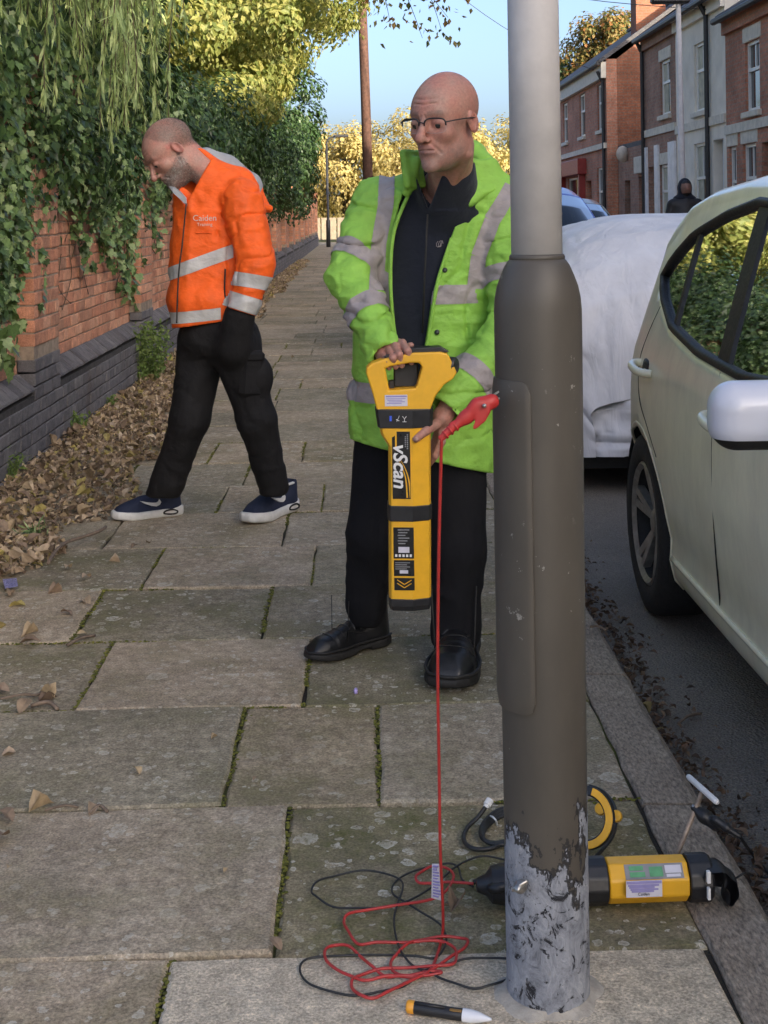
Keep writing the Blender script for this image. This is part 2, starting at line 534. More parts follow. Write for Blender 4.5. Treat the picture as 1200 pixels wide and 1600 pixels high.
MB().box((-2.0, (W_Y0 + W_Y1) / 2, W_TOP / 2 - .1), (.242, W_Y1 - W_Y0, W_TOP + .2)).build('wall_core', M_MORT, wall)
MB().box((-1.86, (W_Y0 + W_Y1) / 2, .08), (.164, W_Y1 - W_Y0, .58)).build('plinth_core', M_MORTD, wall)
pils = [PIL0 - PILS] + [PIL0 + PILS * k for k in range(15) if PIL0 + PILS * k < W_Y1 - 1]
pc = MB(); pcb = MB()
for py in pils:
    pc.box((-1.84, py + PILW / 2, (W_TOP + .62) / 2 + .0), (.124, PILW - .016, W_TOP - .62 + .12))
pc.build('pilaster_core', M_MORT, wall)
brick_V, brick_F = bevel_box(.1, .215, .066, .004)
bV, bT = tri_of(brick_V, brick_F)
def red_mesh():
    me = bpy.data.meshes.new('brick'); me.from_pydata(brick_V, [], brick_F); me.materials.append(M_RED); return me
def blue_mesh():
    me = bpy.data.meshes.new('brick'); me.from_pydata(brick_V, [], brick_F); me.materials.append(M_BLUE); return me
RM, BM_ = red_mesh(), blue_mesh()
red, blue = [], []             # (x, y, z, length)
for ci in range(24):
    z = .485 + .0755 * ci + .0335
    edges = [W_Y0] + [e for p in pils for e in (p, p + PILW)] + [W_Y1]
    for s0, s1 in zip(edges[0::2], edges[1::2]):
        if s1 <= s0: continue
        yy = s0 + (0 if ci % 2 else -.11)
        while yy < s1 - .02:
            a, b = max(yy, s0), min(yy + .225, s1)
            if rng.random() < .22: b = min(a + .1125, s1)
            if b - a > .03: red.append((WX - .05 + rng.normal(0, .0022), (a + b) / 2, z + rng.normal(0, .0012), b - a - .010))
            yy = b
    for p in pils:
        cuts = [p, p + .205, p + .41, p + PILW] if ci % 2 else [p, p + .105, p + .31, p + .515, p + PILW]
        for a, b in zip(cuts[:-1], cuts[1:]):
            if z > .63: red.append((WP - .052 + rng.normal(0, .002), (a + b) / 2, z, b - a - .010))
for ci in range(8):
    z = .0 + .0755 * ci + .036 - .035
    if ci <= 4:
        yy = W_Y0 - (.11 if ci % 2 else 0)
        while yy < W_Y1:
            L = .225 if rng.random() < .75 else .1125
            blue.append((WP - .05 + rng.normal(0, .0018), yy + L / 2, z, L - .008)); yy += L
    else:
        for p in pils:
            cuts = [p, p + .205, p + .41, p + PILW] if ci % 2 else [p, p + .105, p + .31, p + .515, p + PILW]
            for a, b in zip(cuts[:-1], cuts[1:]): blue.append((WP - .05, (a + b) / 2, z, b - a - .008))
def place_bricks(lst, me, nm, score, limit=290):
    lst = sorted(lst, key=score); far = []
    for i, (x, y, z, L) in enumerate(lst):
        if i < limit and score(lst[i]) < 1e3:
            o = bpy.data.objects.new('brick', me); C.objects.link(o); o.parent = wall
            o.matrix_parent_inverse = wm(wall).inverted()
            o.location = (x, y, z); o.scale = (1, L / .215, 1)
            o.rotation_euler = (rng.normal(0, .006), rng.normal(0, .006), rng.normal(0, .006))
        else: far.append((x, y, z, L))
    A = np.array(far); n = len(A)
    S = np.zeros((n, 3, 3)); S[:, 0, 0] = 1; S[:, 1, 1] = A[:, 3] / .215; S[:, 2, 2] = 1
    me2 = scatter_mesh(nm, bV, bT, S, A[:, :3])
    tag(link(nm, me2, me.materials[0], wall), kind='stuff')
place_bricks(red, RM, 'distant_bricks', lambda b: b[1] + (0 if 6.3 < b[1] else 2e3) + (0 if b[2] < 1.18 else 2e3))
place_bricks(blue, BM_, 'distant_plinth_bricks', lambda b: b[1] + (0 if 6.3 < b[1] else 2e3))
# sloping plinth coping, header bricks
cp = MB().add([(WX - .03, -.0525, .385), (WP, -.0525, .385), (WP, -.0525, .398), (WX + .008, -.0525, .476), (WX - .03, -.0525, .476),
               (WX - .03, .0525, .385), (WP, .0525, .385), (WP, .0525, .398), (WX + .008, .0525, .476), (WX - .03, .0525, .476)],
              [(0, 1, 2, 3, 4), (9, 8, 7, 6, 5), (0, 5, 6, 1), (1, 6, 7, 2), (2, 7, 8, 3), (3, 8, 9, 4), (4, 9, 5, 0)])
cV, cT = tri_of(cp.v, cp.f)
cme = bpy.data.meshes.new('coping_brick'); cme.from_pydata(cp.v, [], cp.f); cme.materials.append(M_BLUE)
edges = [W_Y0] + [e for p in pils for e in (p, p + PILW)] + [W_Y1]
farc = []; nc = 0
for s0, s1 in zip(edges[0::2], edges[1::2]):
    k = int((s1 - s0) / .112)
    for i in range(max(k, 0)):
        yy = s0 + (i + .5) * (s1 - s0) / k
        if 6.3 < yy and nc < 200:
            o = bpy.data.objects.new('coping_brick', cme); C.objects.link(o); o.parent = wall
            o.matrix_parent_inverse = wm(wall).inverted(); o.location = (rng.normal(0, .002), yy, rng.normal(0, .0012) + .012); nc += 1
        else: farc.append((0, yy, .012))
farc = np.array(farc)
tag(link('distant_coping_bricks', scatter_mesh('distant_coping_bricks', cV, cT, np.repeat(np.eye(3)[None], len(farc), 0), farc), M_BLUE, wall), kind='stuff')
tc = MB()
yy = W_Y0
while yy < W_Y1 - .3:
    tc.box((-1.985, yy + .14, W_TOP + .075), (.36, .27, .08), bev=.012); yy += .28
tag(tc.build('wall_coping', M_BLUE, wall), kind='stuff')

# ---------------------------------------------------------------- houses
def m_facade(name, c1, c2, mort, scale=1.0):
    t = NT(name); g = t.n('ShaderNodeSeparateXYZ'); t.l(t.co('World'), g.inputs[0])
    cb = t.n('ShaderNodeCombineXYZ'); t.l(t.math('ADD', g.outputs[0], g.outputs[1]), cb.inputs[0]); t.l(g.outputs[2], cb.inputs[1])
    b = t.n('ShaderNodeTexBrick'); t.l(cb.outputs[0], b.inputs['Vector'])
    b.inputs['Color1'].default_value = (*c1, 1); b.inputs['Color2'].default_value = (*c2, 1); b.inputs['Mortar'].default_value = (*mort, 1)
    b.inputs['Scale'].default_value = 1; b.inputs['Mortar Size'].default_value = .006; b.inputs['Brick Width'].default_value = .225; b.inputs['Row Height'].default_value = .075
    c = t.mix(1.0, b.outputs['Color'], t.ramp(t.noise(1.1, 5, .7, t.co('World')), [(.3, .65), (.7, 1.25)]), 'MULTIPLY')
    c = t.mix(1.0, c, t.ramp(t.noise(25, 4, .7, t.co('World')), [(.3, .7), (.7, 1.3)]), 'MULTIPLY')
    t.set('Base Color', c); t.set('Roughness', .92)
    t.bump(b.outputs['Fac'], -.6, .01)
    return t.m
M_FB1 = m_facade('facade_red_brick', (.42, .17, .105), (.50, .225, .145), (.3, .25, .19))
M_FB2 = m_facade('facade_brown_brick', (.30, .165, .12), (.38, .215, .155), (.28, .235, .19))
M_FB3 = m_facade('facade_orange_brick', (.24, .085, .045), (.29, .11, .06), (.16, .13, .10))
M_REND = pm('grey_render', (.80, .74, .64), .9, .1, 2.2, bump=.3, bscale=50, world=True, dirt=.3)
M_WHITE = pm('white_frame_paint', (.82, .81, .77), .45, .06, 20, bump=.02)
M_STONE = pm('painted_stone', (.66, .61, .52), .8, .15, 8, bump=.3, world=True)
M_SLATE = (lambda t: (t.set('Base Color', t.ramp(t.noise(6, 5, .7, t.co('World')), [(.3, (.05, .05, .055)), (.7, (.12, .115, .12))])), t.set('Roughness', .75), t.bump(t.noise(8, 2, .5, t.mapping(t.co('World'), (1, 3, 6))), .7, .03), t.m)[-1])(NT('slate'))
M_PIPE = pm('black_pipe_paint', (.025, .025, .027), .5, .3, 20)
M_GLASS = (lambda t: (t.set('Base Color', (.03, .035, .04)), t.set('Roughness', t.ramp(t.noise(1.5, 2, .5, t.co('World')), [(.3, .03), (.7, .08)])), t.set('Specular IOR Level', .9), t.m)[-1])(NT('house_window_glass'))
M_CURT = pm('net_curtain', (.5, .48, .38), .9, .25, 5, bump=.3, bscale=30, bdist=.02)
M_REDP = pm('red_shop_paint', (.32, .035, .03), .5, .15, 8)
M_DOORW = pm('white_door', (.78, .78, .8), .5, .12, 8)
M_DOORD = pm('dark_door', (.03, .03, .035), .5, .2, 8)

def facade(name, mat, parent, x, y0, y1, z0, z1, holes, th=.28):
    ys = sorted({y0, y1, *[h[0] for h in holes], *[h[1] for h in holes]})
    zs = sorted({z0, z1, *[h[2] for h in holes], *[h[3] for h in holes]})
    mb = MB()
    for a, b in zip(ys[:-1], ys[1:]):
        run = None
        for c, d in zip(zs[:-1], zs[1:]):
            m = ((a + b) / 2, (c + d) / 2)
            if any(h[0] < m[0] < h[1] and h[2] < m[1] < h[3] for h in holes): continue
            mb.box((x + th / 2, (a + b) / 2, (c + d) / 2), (th, b - a, d - c))
    return mb.build(name, mat, parent)
def window(parent, x, y0, y1, z0, z1, lint=True, sill=True, curtain=False, lmat=None):
    f = .055; xi = x + .045
    mb = MB()
    for a, b, c, d in ((y0, y1, z0, z0 + f), (y0, y1, z1 - f, z1), (y0, y0 + f, z0 + f, z1 - f), (y1 - f, y1, z0 + f, z1 - f)):
        mb.box((xi + .03, (a + b) / 2, (c + d) / 2), (.06, b - a, d - c))
    zm = z0 + (z1 - z0) * .6
    mb.box((xi + .028, (y0 + y1) / 2, zm), (.05, y1 - y0 - 2 * f, f))
    w = mb.build('window', M_WHITE, parent)
    for a, b in ((z0 + f, zm - f / 2), (zm + f / 2, z1 - f)):
        MB().box((xi + .045, (y0 + y1) / 2, (a + b) / 2), (.01, y1 - y0 - 2 * f, b - a)).build('pane', M_GLASS, w)
    bb = MB(); bb.box((xi + .03, (y0 + y1) / 2, (zm + z1) / 2), (.03, .03, z1 - zm - f)); bb.build('glazing_bar', M_WHITE, w)
    if curtain:
        MB().box((xi + .033, (y0 + y1) / 2 + (y1 - y0) * .22, (z0 + z1) / 2), (.012, (y1 - y0) * .42, z1 - z0 - 2.4 * f)).build('curtain', M_CURT, w)
    if lint: MB().box((x + .10, (y0 + y1) / 2, z1 + .13), (.23, y1 - y0 + .2, .25), bev=.01).build('lintel', lmat or M_STONE, w)
    if sill: MB().box((x + .06, (y0 + y1) / 2, z0 - .055), (.26, y1 - y0 + .16, .1), bev=.01).build('sill', M_STONE, w)
    return w
def door(parent, x, y0, y1, z1, mat):
    d = MB().box((x + .2, (y0 + y1) / 2, z1 / 2), (.06, y1 - y0, z1), bev=.006).build('door', mat, parent)
    MB().box((x + .165, y0 + .12, 1.0), (.03, .03, .12)).build('handle', M_PIPE, d)
    MB().box((x + .166, (y0 + y1) / 2, z1 - .35), (.012, (y1 - y0) * .55, .4)).build('pane', M_GLASS, d)
    return d
def roof(parent, y0, y1, ze, zr, xe=6.5, xr=10.2, xb=14.0, mat=None):
    mb = MB()
    ov = .18; sl = (zr - ze) / (xr - xe)
    a = [(xe - ov, ze - ov * sl), (xr, zr), (xb + ov, ze - ov * sl), (xb + ov, ze - ov * sl + .12), (xr, zr + .12), (xe - ov, ze - ov * sl + .12)]
    mb.prism(a, y0, y1)
    r = mb.build('roof', M_SLATE, parent)
    MB().tube([(xe - ov - .03, y0, ze - ov * sl + .02), (xe - ov - .03, y1, ze - ov * sl + .02)], .06, 8).build('gutter', M_PIPE, r)
    MB().box((xr, (y0 + y1) / 2, zr + .14), (.2, y1 - y0, .1)).build('ridge', M_SLATE, r)
    return r
def gable(parent, mat, y, ze, zr, name='gable_wall', xe=6.5, xr=10.2, xb=14.0, th=.25):
    return MB().prism([(xe, -.1), (xb, -.1), (xb, ze), (xr, zr), (xe, ze)], y, y + th).build(name, mat, parent)
def pipe(parent, y, z1, x=6.5):
    return MB().tube(spline([(x - .20, y, z1), (x - .16, y, z1 - .1), (x - .07, y, z1 - .3), (x - .06, y, z1 - .5), (x - .06, y, .05)], 4), .045, 8).build('drainpipe', M_PIPE, parent)
def chimney(parent, x, y, z0, z1, mat, w=.75, d=.6):
    c = MB().box((x, y, (z0 + z1) / 2), (w, d, z1 - z0)).box((x, y, z1 + .05), (w + .12, d + .12, .16)).build('chimney', mat, parent)
    for k in (-.2, .2): MB().lathe([(.11, z1 + .1), (.13, z1 + .2), (.1, z1 + .55), (.12, z1 + .6)], 10, Matrix.Translation((x + k, y, 0))).build('chimney_pot', M_FB3, c)
    return c
XF = 6.5
def back_box(parent, y0, y1, ze, mat):
    MB().box((XF + .45, (y0 + y1) / 2, ze / 2), (.02, y1 - y0 - .1, ze - .1)).build('room_back', M_DOORD, parent)
    MB().box((13.9, (y0 + y1) / 2, ze / 2), (.2, y1 - y0 - .1, ze)).build('rear_wall', mat, parent)

def terrace(label, mat, y0, y1, ze, zr, wins, doors, lmat=None, gab=(True, True), chim=True, pipes=(), passage=None, curtain=False, band=None, lint=True):
    h = thing('terraced_house', label, 'house', (XF, (y0 + y1) / 2, 0))
    holes = [w for w in wins] + [(d[0], d[1], .02, d[2]) for d in doors] + ([passage] if passage else [])
    facade('front_wall', mat, h, XF, y0, y1, -.1, ze, holes)
    for w in wins: window(h, XF, *w, curtain=curtain, lmat=lmat, lint=lint)
    for d in doors: door(h, XF, d[0], d[1], d[2], d[3])
    if gab[0]: gable(h, mat, y0 + .003, ze, zr, xe=XF + .283)
    if gab[1]: gable(h, mat, y1 - .253, ze, zr, xe=XF + .283)
    roof(h, y0, y1, ze, zr)
    back_box(h, y0 + .3, y1 - .3, ze, mat)
    for p in pipes: pipe(h, p, ze - .05)
    if chim: chimney(h, 10.2, y1 - .4, zr - .4, zr + 1.0, mat)
    if band: MB().box((XF - .012, (y0 + y1) / 2, band), (.06, y1 - y0 - .02, .16)).build('string_course', M_STONE, h)
    MB().box((XF - .03, (y0 + y1) / 2, ze - .22), (.09, y1 - y0 - .02, .22)).box((XF - .05, (y0 + y1) / 2, ze - .06), (.13, y1 - y0 - .02, .1)).build('eaves_course', mat, h)
    return h
# houses the photograph shows
terrace('red brick terraced house with pale stone lintels and two ground floor windows', M_FB1, 18.4, 23.55, 4.72, 7.0,
        [(21.55, 22.35, 2.95, 4.1), (21.8, 22.55, 1.0, 2.42), (22.95, 23.4, .9, 2.42), (19.4, 20.3, 2.95, 4.1), (19.3, 20.4, 1.0, 2.4)], [(20.7, 21.5, 2.4, M_DOORD)], band=2.72)
terrace('grey rendered terraced house with dark drainpipe and covered side passage', M_REND, 23.56, 27.25, 5.25, 7.7,
        [(24.85, 25.75, 3.2, 4.5), (24.95, 25.85, .95, 2.6)], [(23.75, 24.45, 2.6, M_DOORW)], pipes=(24.62,), passage=(26.6, 27.05, .02, 2.2), band=2.95, lint=False, curtain=True)
terrace('brown brick terraced house with white painted ground floor door and window', M_FB2, 27.26, 30.3, 5.25, 7.7,
        [(27.75, 28.65, 3.35, 4.5), (27.9, 28.8, .9, 2.3)], [(29.2, 29.95, 2.3, M_DOORW)], pipes=(30.2,), band=3.05, curtain=True)
wp = MB()
for a, b, c, d in ((27.28, 27.88, 0, 2.75), (28.82, 29.18, 0, 2.75), (29.97, 30.26, 0, 2.75)): wp.box((XF - .02, (a + b) / 2, (c + d) / 2), (.05, b - a, d - c))
wp.build('painted_pier', M_DOORW, bpy.data.objects['terraced_house.002'])
# outbuilding in the gap
ob = thing('outbuilding', 'low brick outbuilding with pale shutter in the gap between two houses', 'building', (XF + .3, 32.5, 0))
facade('front_wall', M_FB2, ob, XF + .25, 30.32, 34.7, -.1, 2.9, [(33.2, 33.9, .02, 2.1), (31.0, 32.2, .02, 2.15)])
MB().box((XF + 2.4, 32.5, 2.96), (4.3, 4.36, .12)).build('flat_roof', M_SLATE, ob)
door(ob, XF + .25, 33.2, 33.9, 2.1, M_DOORD)
sh = MB()
for k in range(14): sh.box((XF + .42, 31.6, .1 + k * .147), (.05, 1.2, .13), bev=.02)
sh.build('shutter', M_STONE, ob)
MB().box((XF + .2, 31.6, 2.42), (.12, 1.3, .4), bev=.01).build('shutter_housing', M_STONE, ob)
sd = MB().lathe([(.02, 0), (.2, .04), (.21, .06)], 20, Matrix.Translation((XF + .15, 33.4, 2.75)) @ Matrix.Rotation(R(-90), 4, 'X') @ Matrix.Rotation(R(-30), 4, 'Y')).build('satellite_dish', M_STONE, ob, True)
# corner shop with tall sunlit gable
hs = thing('corner_shop', 'brick corner building with tall sunlit gable end, chimney and red shopfront', 'building', (XF, 42, 0))
E0, E1, ZE, ZR = 34.9, 50.0, 5.3, 7.9
ws = [(35.35, 36.2, 3.5, 4.72), (38.2, 39.15, 3.5, 4.72), (41.4, 42.3, 3.5, 4.72), (44.6, 45.5, 3.5, 4.72), (35.5, 36.4, .9, 2.5), (38.6, 41.5, .7, 2.35), (42.6, 45.6, .7, 2.35)]
facade('front_wall', M_FB1, hs, XF, E0, E1, -.1, ZE, ws + [(37.3, 38.2, .02, 2.2)])
for w in ws: window(hs, XF, *w, lint=w[3] > 3, lmat=M_FB1)
door(hs, XF, 37.3, 38.2, 2.2, M_REDP)
gable(hs, M_FB3, E0 + .002, ZE, ZR, xe=XF + .283); gable(hs, M_FB3, E1 - .252, ZE, ZR, xe=XF + .283)
roof(hs, E0 - .05, E1, ZE, ZR); back_box(hs, E0 + .3, E1 - .3, ZE, M_FB3)
chimney(hs, 7.95, 36.4, 5.8, 8.1, M_FB3, .8, .7)
MB().box((XF - .06, (E0 + E1) / 2, ZE - .28), (.14, E1 - E0, .42)).build('fascia', M_STONE, hs)
MB().box((XF - .10, 41.9, 2.62), (.3, 7.6, .45), bev=.02).box((XF - .08, 38.4, 1.2), (.2, .2, 2.4)).box((XF - .08, 42.05, 1.2), (.2, .24, 2.4)).build('shopfront_surround', M_REDP, hs)
MB().box((XF - .03, (E0 + E1) / 2, 3.05), (.1, E1 - E0 - .05, .14)).build('string_course', M_STONE, hs)
pipe(hs, 35.05, ZE - .3)
# rest of the terrace, which shades the street
HL = ['red brick terraced house with dark door beyond the red brick house with stone lintels', 'brown brick terraced house opposite the yellow transmitter', 'red brick terraced house opposite the willow', 'brown brick terraced house facing the kerb', 'red brick terraced house at the near end of the terrace', 'brown brick end house of the terrace']
yy = 18.39
for k in range(8):
    y1 = yy; y0 = yy - 4.6; yy = y0 - .01
    terrace(('red brick terraced house next along from the one with stone lintels', 'brown brick terraced house opposite the covered car', 'red brick terraced house opposite the cream hatchback', 'brown brick terraced house facing the lamp post across the road', 'red brick terraced house opposite the near end of the wall', 'brown brick terraced house second from the end of the row', 'red brick terraced house last but one before the corner', 'brown brick terraced house ending the row')[k], (M_FB1, M_FB2)[k % 2], y0, y1, 5.7, 8.5,
            [(y0 + .6, y0 + 1.5, 3.3, 4.5), (y0 + 2.9, y0 + 3.8, 3.3, 4.5), (y0 + .6, y0 + 1.7, .9, 2.4)], [(y0 + 3.2, y0 + 4.0, 2.3, M_DOORD)], chim=False)['group'] = 'terraced houses opposite'
# ================================================================== signed distance modelling
def A3(v): return np.array(v, dtype=np.float64)
def cap(Pn, a, b, ra, rb=None):
    rb = ra if rb is None else rb
    a, b = A3(a), A3(b); ab = b - a
    t = np.clip(((Pn - a) @ ab) / max(ab @ ab, 1e-12), 0, 1)
    return np.linalg.norm(Pn - a - t[:, None] * ab, axis=1) - (ra + (rb - ra) * t)
def ell(Pn, c, r, rot=None):
    q = Pn - A3(c)
    if rot is not None: q = q @ rot
    r = A3(r)
    k0 = np.linalg.norm(q / r, axis=1); k1 = np.linalg.norm(q / (r * r), axis=1)
    return k0 * (k0 - 1) / np.maximum(k1, 1e-9)
def rbox(Pn, c, half, rad, rot=None):
    q = Pn - A3(c)
    if rot is not None: q = q @ rot
    q = np.abs(q) - (A3(half) - rad)
    return np.linalg.norm(np.maximum(q, 0), axis=1) + np.minimum(q.max(1), 0) - rad
def smin(a, b, k=.02):
    h = np.clip(.5 + .5 * (b - a) / k, 0, 1)
    return b + (a - b) * h - k * h * (1 - h)
def smax(a, b, k=.01): return -smin(-a, -b, k)
def chain(Pn, pts, rad, k=.02):
    d = None
    for i in range(len(pts) - 1):
        e = cap(Pn, pts[i], pts[i + 1], rad[i], rad[i + 1])
        d = e if d is None else smin(d, e, k)
    return d
def ptube(Pn, tab, ex=2.2):
    """tab rows: z, cx, cy, half width, half depth"""
    T = np.array(tab); T = T[np.argsort(T[:, 0])]; z = Pn[:, 2]
    cx, cy, a, b = (np.interp(z, T[:, 0], T[:, k]) for k in (1, 2, 3, 4))
    q = (np.abs((Pn[:, 0] - cx) / a) ** ex + np.abs((Pn[:, 1] - cy) / b) ** ex) ** (1 / ex)
    return (q - 1) * np.minimum(a, b)
def ridge(Pn, sc3, seed): return 1 - 2 * np.abs(vnoise(Pn * A3(sc3), 1.0, seed))

def crease(Pn, sc3, seed, w=.13):
    n = vnoise(Pn * A3(sc3), 1.0, seed) + .35 * vnoise(Pn * A3(sc3) * 2.3, 1.0, seed + 1)
    return np.clip(1 - np.abs(n) / w, 0, 1) ** 1.5

def sdf_mesh(f, lo, hi, h, B=8):
    lo, hi = A3(lo), A3(hi)
    nb = np.ceil((hi - lo) / (h * B)).astype(int) + 1
    ib = np.stack(np.meshgrid(*[np.arange(k) for k in nb], indexing='ij'), -1).reshape(-1, 3)
    cen = lo + (ib + .5) * B * h - .5 * h
    d = f(cen)
    D = np.where(d < 0, -1.0, 1.0).reshape(nb)
    D = D.repeat(B, 0).repeat(B, 1).repeat(B, 2)
    act = ib[np.abs(d) < B * h * 1.25 + .012]
    off = np.stack(np.meshgrid(*[np.arange(B)] * 3, indexing='ij'), -1).reshape(-1, 3)
    for s in range(0, len(act), 600):
        idx = (act[s:s + 600, None, :] * B + off[None]).reshape(-1, 3)
        D[idx[:, 0], idx[:, 1], idx[:, 2]] = f(lo + idx * h)
    S = D < 0
    corners = [(a, b, c) for a in (0, 1) for b in (0, 1) for c in (0, 1)]
    sl = lambda a, n: slice(a, n - 1 + a)
    cnt = sum(S[sl(a, D.shape[0]), sl(b, D.shape[1]), sl(c, D.shape[2])].astype(np.int8) for a, b, c in corners)
    cells = np.argwhere((cnt > 0) & (cnt < 8))
    acc = np.zeros((len(cells), 3)); num = np.zeros(len(cells))
    for i, a in enumerate(corners):
        for b in corners[i + 1:]:
            if sum(abs(x - y) for x, y in zip(a, b)) != 1: continue
            ia, jb = cells + a, cells + b
            da = D[ia[:, 0], ia[:, 1], ia[:, 2]]; db = D[jb[:, 0], jb[:, 1], jb[:, 2]]
            m = (da < 0) != (db < 0)
            t = np.where(m, da / np.where(m, da - db, 1), 0)
            acc += np.where(m[:, None], A3(a) + t[:, None] * (A3(b) - A3(a)), 0); num += m
    V = lo + (cells + acc / np.maximum(num, 1)[:, None]) * h
    vid = np.full(tuple(k - 1 for k in D.shape), -1, np.int64)
    vid[cells[:, 0], cells[:, 1], cells[:, 2]] = np.arange(len(cells))
    Q = []
    for ax in range(3):
        u, v = (ax + 1) % 3, (ax + 2) % 3
        s0 = [slice(None)] * 3; s1 = [slice(None)] * 3
        s0[ax] = slice(0, -1); s1[ax] = slice(1, None)
        ed = np.argwhere(S[tuple(s0)] != S[tuple(s1)])
        ed = ed[(ed[:, u] > 0) & (ed[:, v] > 0) & (ed[:, u] < vid.shape[u]) & (ed[:, v] < vid.shape[v]) & (ed[:, ax] < vid.shape[ax])]
        if not len(ed): continue
        q = []
        for du, dv in ((1, 1), (0, 1), (0, 0), (1, 0)):
            c = ed.copy(); c[:, u] -= du; c[:, v] -= dv
            q.append(vid[c[:, 0], c[:, 1], c[:, 2]])
        q = np.stack(q, 1)
        fl = ~S[ed[:, 0], ed[:, 1], ed[:, 2]]
        q[fl] = q[fl][:, ::-1]
        Q.append(q[(q >= 0).all(1)])
    return V, np.concatenate(Q)
def relax(V, Q, it=1, lam=.5):
    for _ in range(it):
        s = np.zeros_like(V); c = np.zeros(len(V))
        for a, b in ((0, 1), (1, 2), (2, 3), (3, 0)):
            np.add.at(s, Q[:, a], V[Q[:, b]]); np.add.at(c, Q[:, a], 1)
            np.add.at(s, Q[:, b], V[Q[:, a]]); np.add.at(c, Q[:, b], 1)
        V = V + lam * (s / np.maximum(c, 1)[:, None] - V)
    return V
def sdf_obj(name, f, lo, hi, h, mat, parent, it=2, attrs=None, lam=.5):
    V, Q = sdf_mesh(f, lo, hi, h)
    V = relax(V, Q, it, lam)
    o = link(name, mesh_np(name, V, Q, True, attrs(V) if attrs else None), mat, parent)
    return o, V, Q
def band(name, V, Q, halves, pred, off, mat, parent, thick=.0):
    """a strip sewn on a garment: garment faces between planes, lifted off the cloth"""
    cen = V[Q].mean(1)
    keep = np.ones(len(Q), bool)
    for p, n in halves: keep &= ((cen - A3(p)) @ A3(n)) < .015
    if pred is not None: keep &= pred(cen)
    q = Q[keep]
    if not len(q): return None
    used, inv = np.unique(q, return_inverse=True)
    bm = bmesh.new()
    vs = [bm.verts.new(v) for v in V[used]]
    for a in inv.reshape(q.shape):
        try: bm.faces.new([vs[i] for i in a])
        except ValueError: pass
    bm.normal_update()
    for p, n in halves:
        bmesh.ops.bisect_plane(bm, geom=bm.verts[:] + bm.edges[:] + bm.faces[:], plane_co=p, plane_no=Vector(n).normalized(), clear_outer=True)
    bm.normal_update()
    for v in bm.verts: v.co += v.normal * off
    me = bpy.data.meshes.new(name); bm.to_mesh(me); bm.free()
    for p in me.polygons: p.use_smooth = True
    return link(name, me, mat, parent)

# ================================================================== people
M_SKIN = (lambda t: (lambda at: (t.l(at.outputs['Color'], t.n('NodeReroute').inputs[0]),
        t.set('Base Color', t.mix(1.0, t.mix(1.0, at.outputs['Color'], t.ramp(t.noise(120, 5, .7), [(.3, .78), (.7, 1.18)]), 'MULTIPLY'), t.ramp(t.noise(18, 3, .6), [(.3, (1.10, .86, .82)), (.7, (.94, 1.05, 1.05))]), 'MULTIPLY')),
        t.set('Roughness', .56), t.set('Subsurface Weight', .05), t.set('Subsurface Radius', (.012, .004, .002)), t.bump(t.noise(330, 4, .7), .5, .0016), t.m)[-1])(t.n('ShaderNodeAttribute', attribute_name='col')))(NT('skin'))
def m_cloth(name, colr, rough=.75, weave=900, fold=(15, 15, 21), fs=.3, var=.12, sheen=.0, dirt=0.0, spec=.3):
    t = NT(name); w = t.co('World')
    n = t.noise(12, 4, .6, w)
    c = t.ramp(n, [(.3, tuple(x * (1 - var) for x in colr)), (.7, tuple(min(1, x * (1 + var)) for x in colr))])
    if dirt: c = t.mix(t.ramp(t.noise(7, 6, .75, w), [(.5, 0.0), (.75, dirt)]), c, tuple(x * .45 + .02 for x in colr))
    t.set('Base Color', c); t.set('Roughness', rough); t.set('Specular IOR Level', spec)
    if sheen: t.set('Sheen Weight', sheen)
    f = t.noise(1, 2, .5, t.mapping(w, fold), .25)
    b1 = t.bump(f, fs, .03)
    b1 = t.bump(t.math('ABSOLUTE', t.math('SUBTRACT', t.noise(1, 2, .5, t.mapping(w, tuple(3.2 * q for q in fold)), .5), .5)), fs * .6, .012, b1)
    t.bump(t.noise(weave, 2, .5, w), .18, .001, b1)
    return t.m
M_HIVIS = m_cloth('hivis_yellow_green', (.26, .51, .075), .62, fs=.4, dirt=.25)
M_ORANGE = m_cloth('hivis_orange', (.88, .125, .014), .62, fs=.35, dirt=.3)
M_REFL = m_cloth('silver_reflective_tape', (.32, .285, .28), .5, fs=.3, dirt=.35, var=.16)
M_REFLO = m_cloth('pale_reflective_tape', (.5, .49, .47), .5, fs=.3, dirt=.35, var=.16)
M_FLEECE = m_cloth('dark_navy_fleece', (.011, .014, .024), .9, fs=.25, sheen=.12)
M_TROUS = m_cloth('black_trousers', (.010, .010, .012), .9, fs=.4, spec=.2, fold=(12, 12, 5))
M_TROUS2 = m_cloth('black_work_trousers', (.012, .0112, .0115), .8, fs=.5, spec=.25, fold=(12, 12, 10))
M_LEATHER = pm('black_leather', (.011, .011, .012), .36, .4, 60, bump=.4, bscale=260, bdist=.0015, spec=.5)
M_LACE = pm('bootlace', (.03, .03, .032), .6, .3, 90)
M_SOLE = pm('black_rubber', (.015, .014, .013), .7, .3, 60)
M_LINING = m_cloth('grey_lining', (.33, .34, .35), .8)
M_BUTTON = pm('press_stud', (.02, .03, .02), .4, .2, 30)
M_HAIR = (lambda t: (t.set('Base Color', t.ramp(t.noise(260, 3, .7, t.mapping(t.co('World'), (1, 1, .5))), [(.3, (.06, .05, .042)), (.55, (.16, .135, .115)), (.75, (.33, .3, .27))])), t.set('Roughness', .8), t.bump(t.noise(500, 3, .7), .8, .003), t.m)[-1])(NT('short_grey_hair'))
M_EYE = pm('eye_white', (.5, .47, .44), .2, .05, 30, bump=0)
M_IRIS = pm('dark_iris', (.03, .03, .03), .15, .2, 200, bump=0)
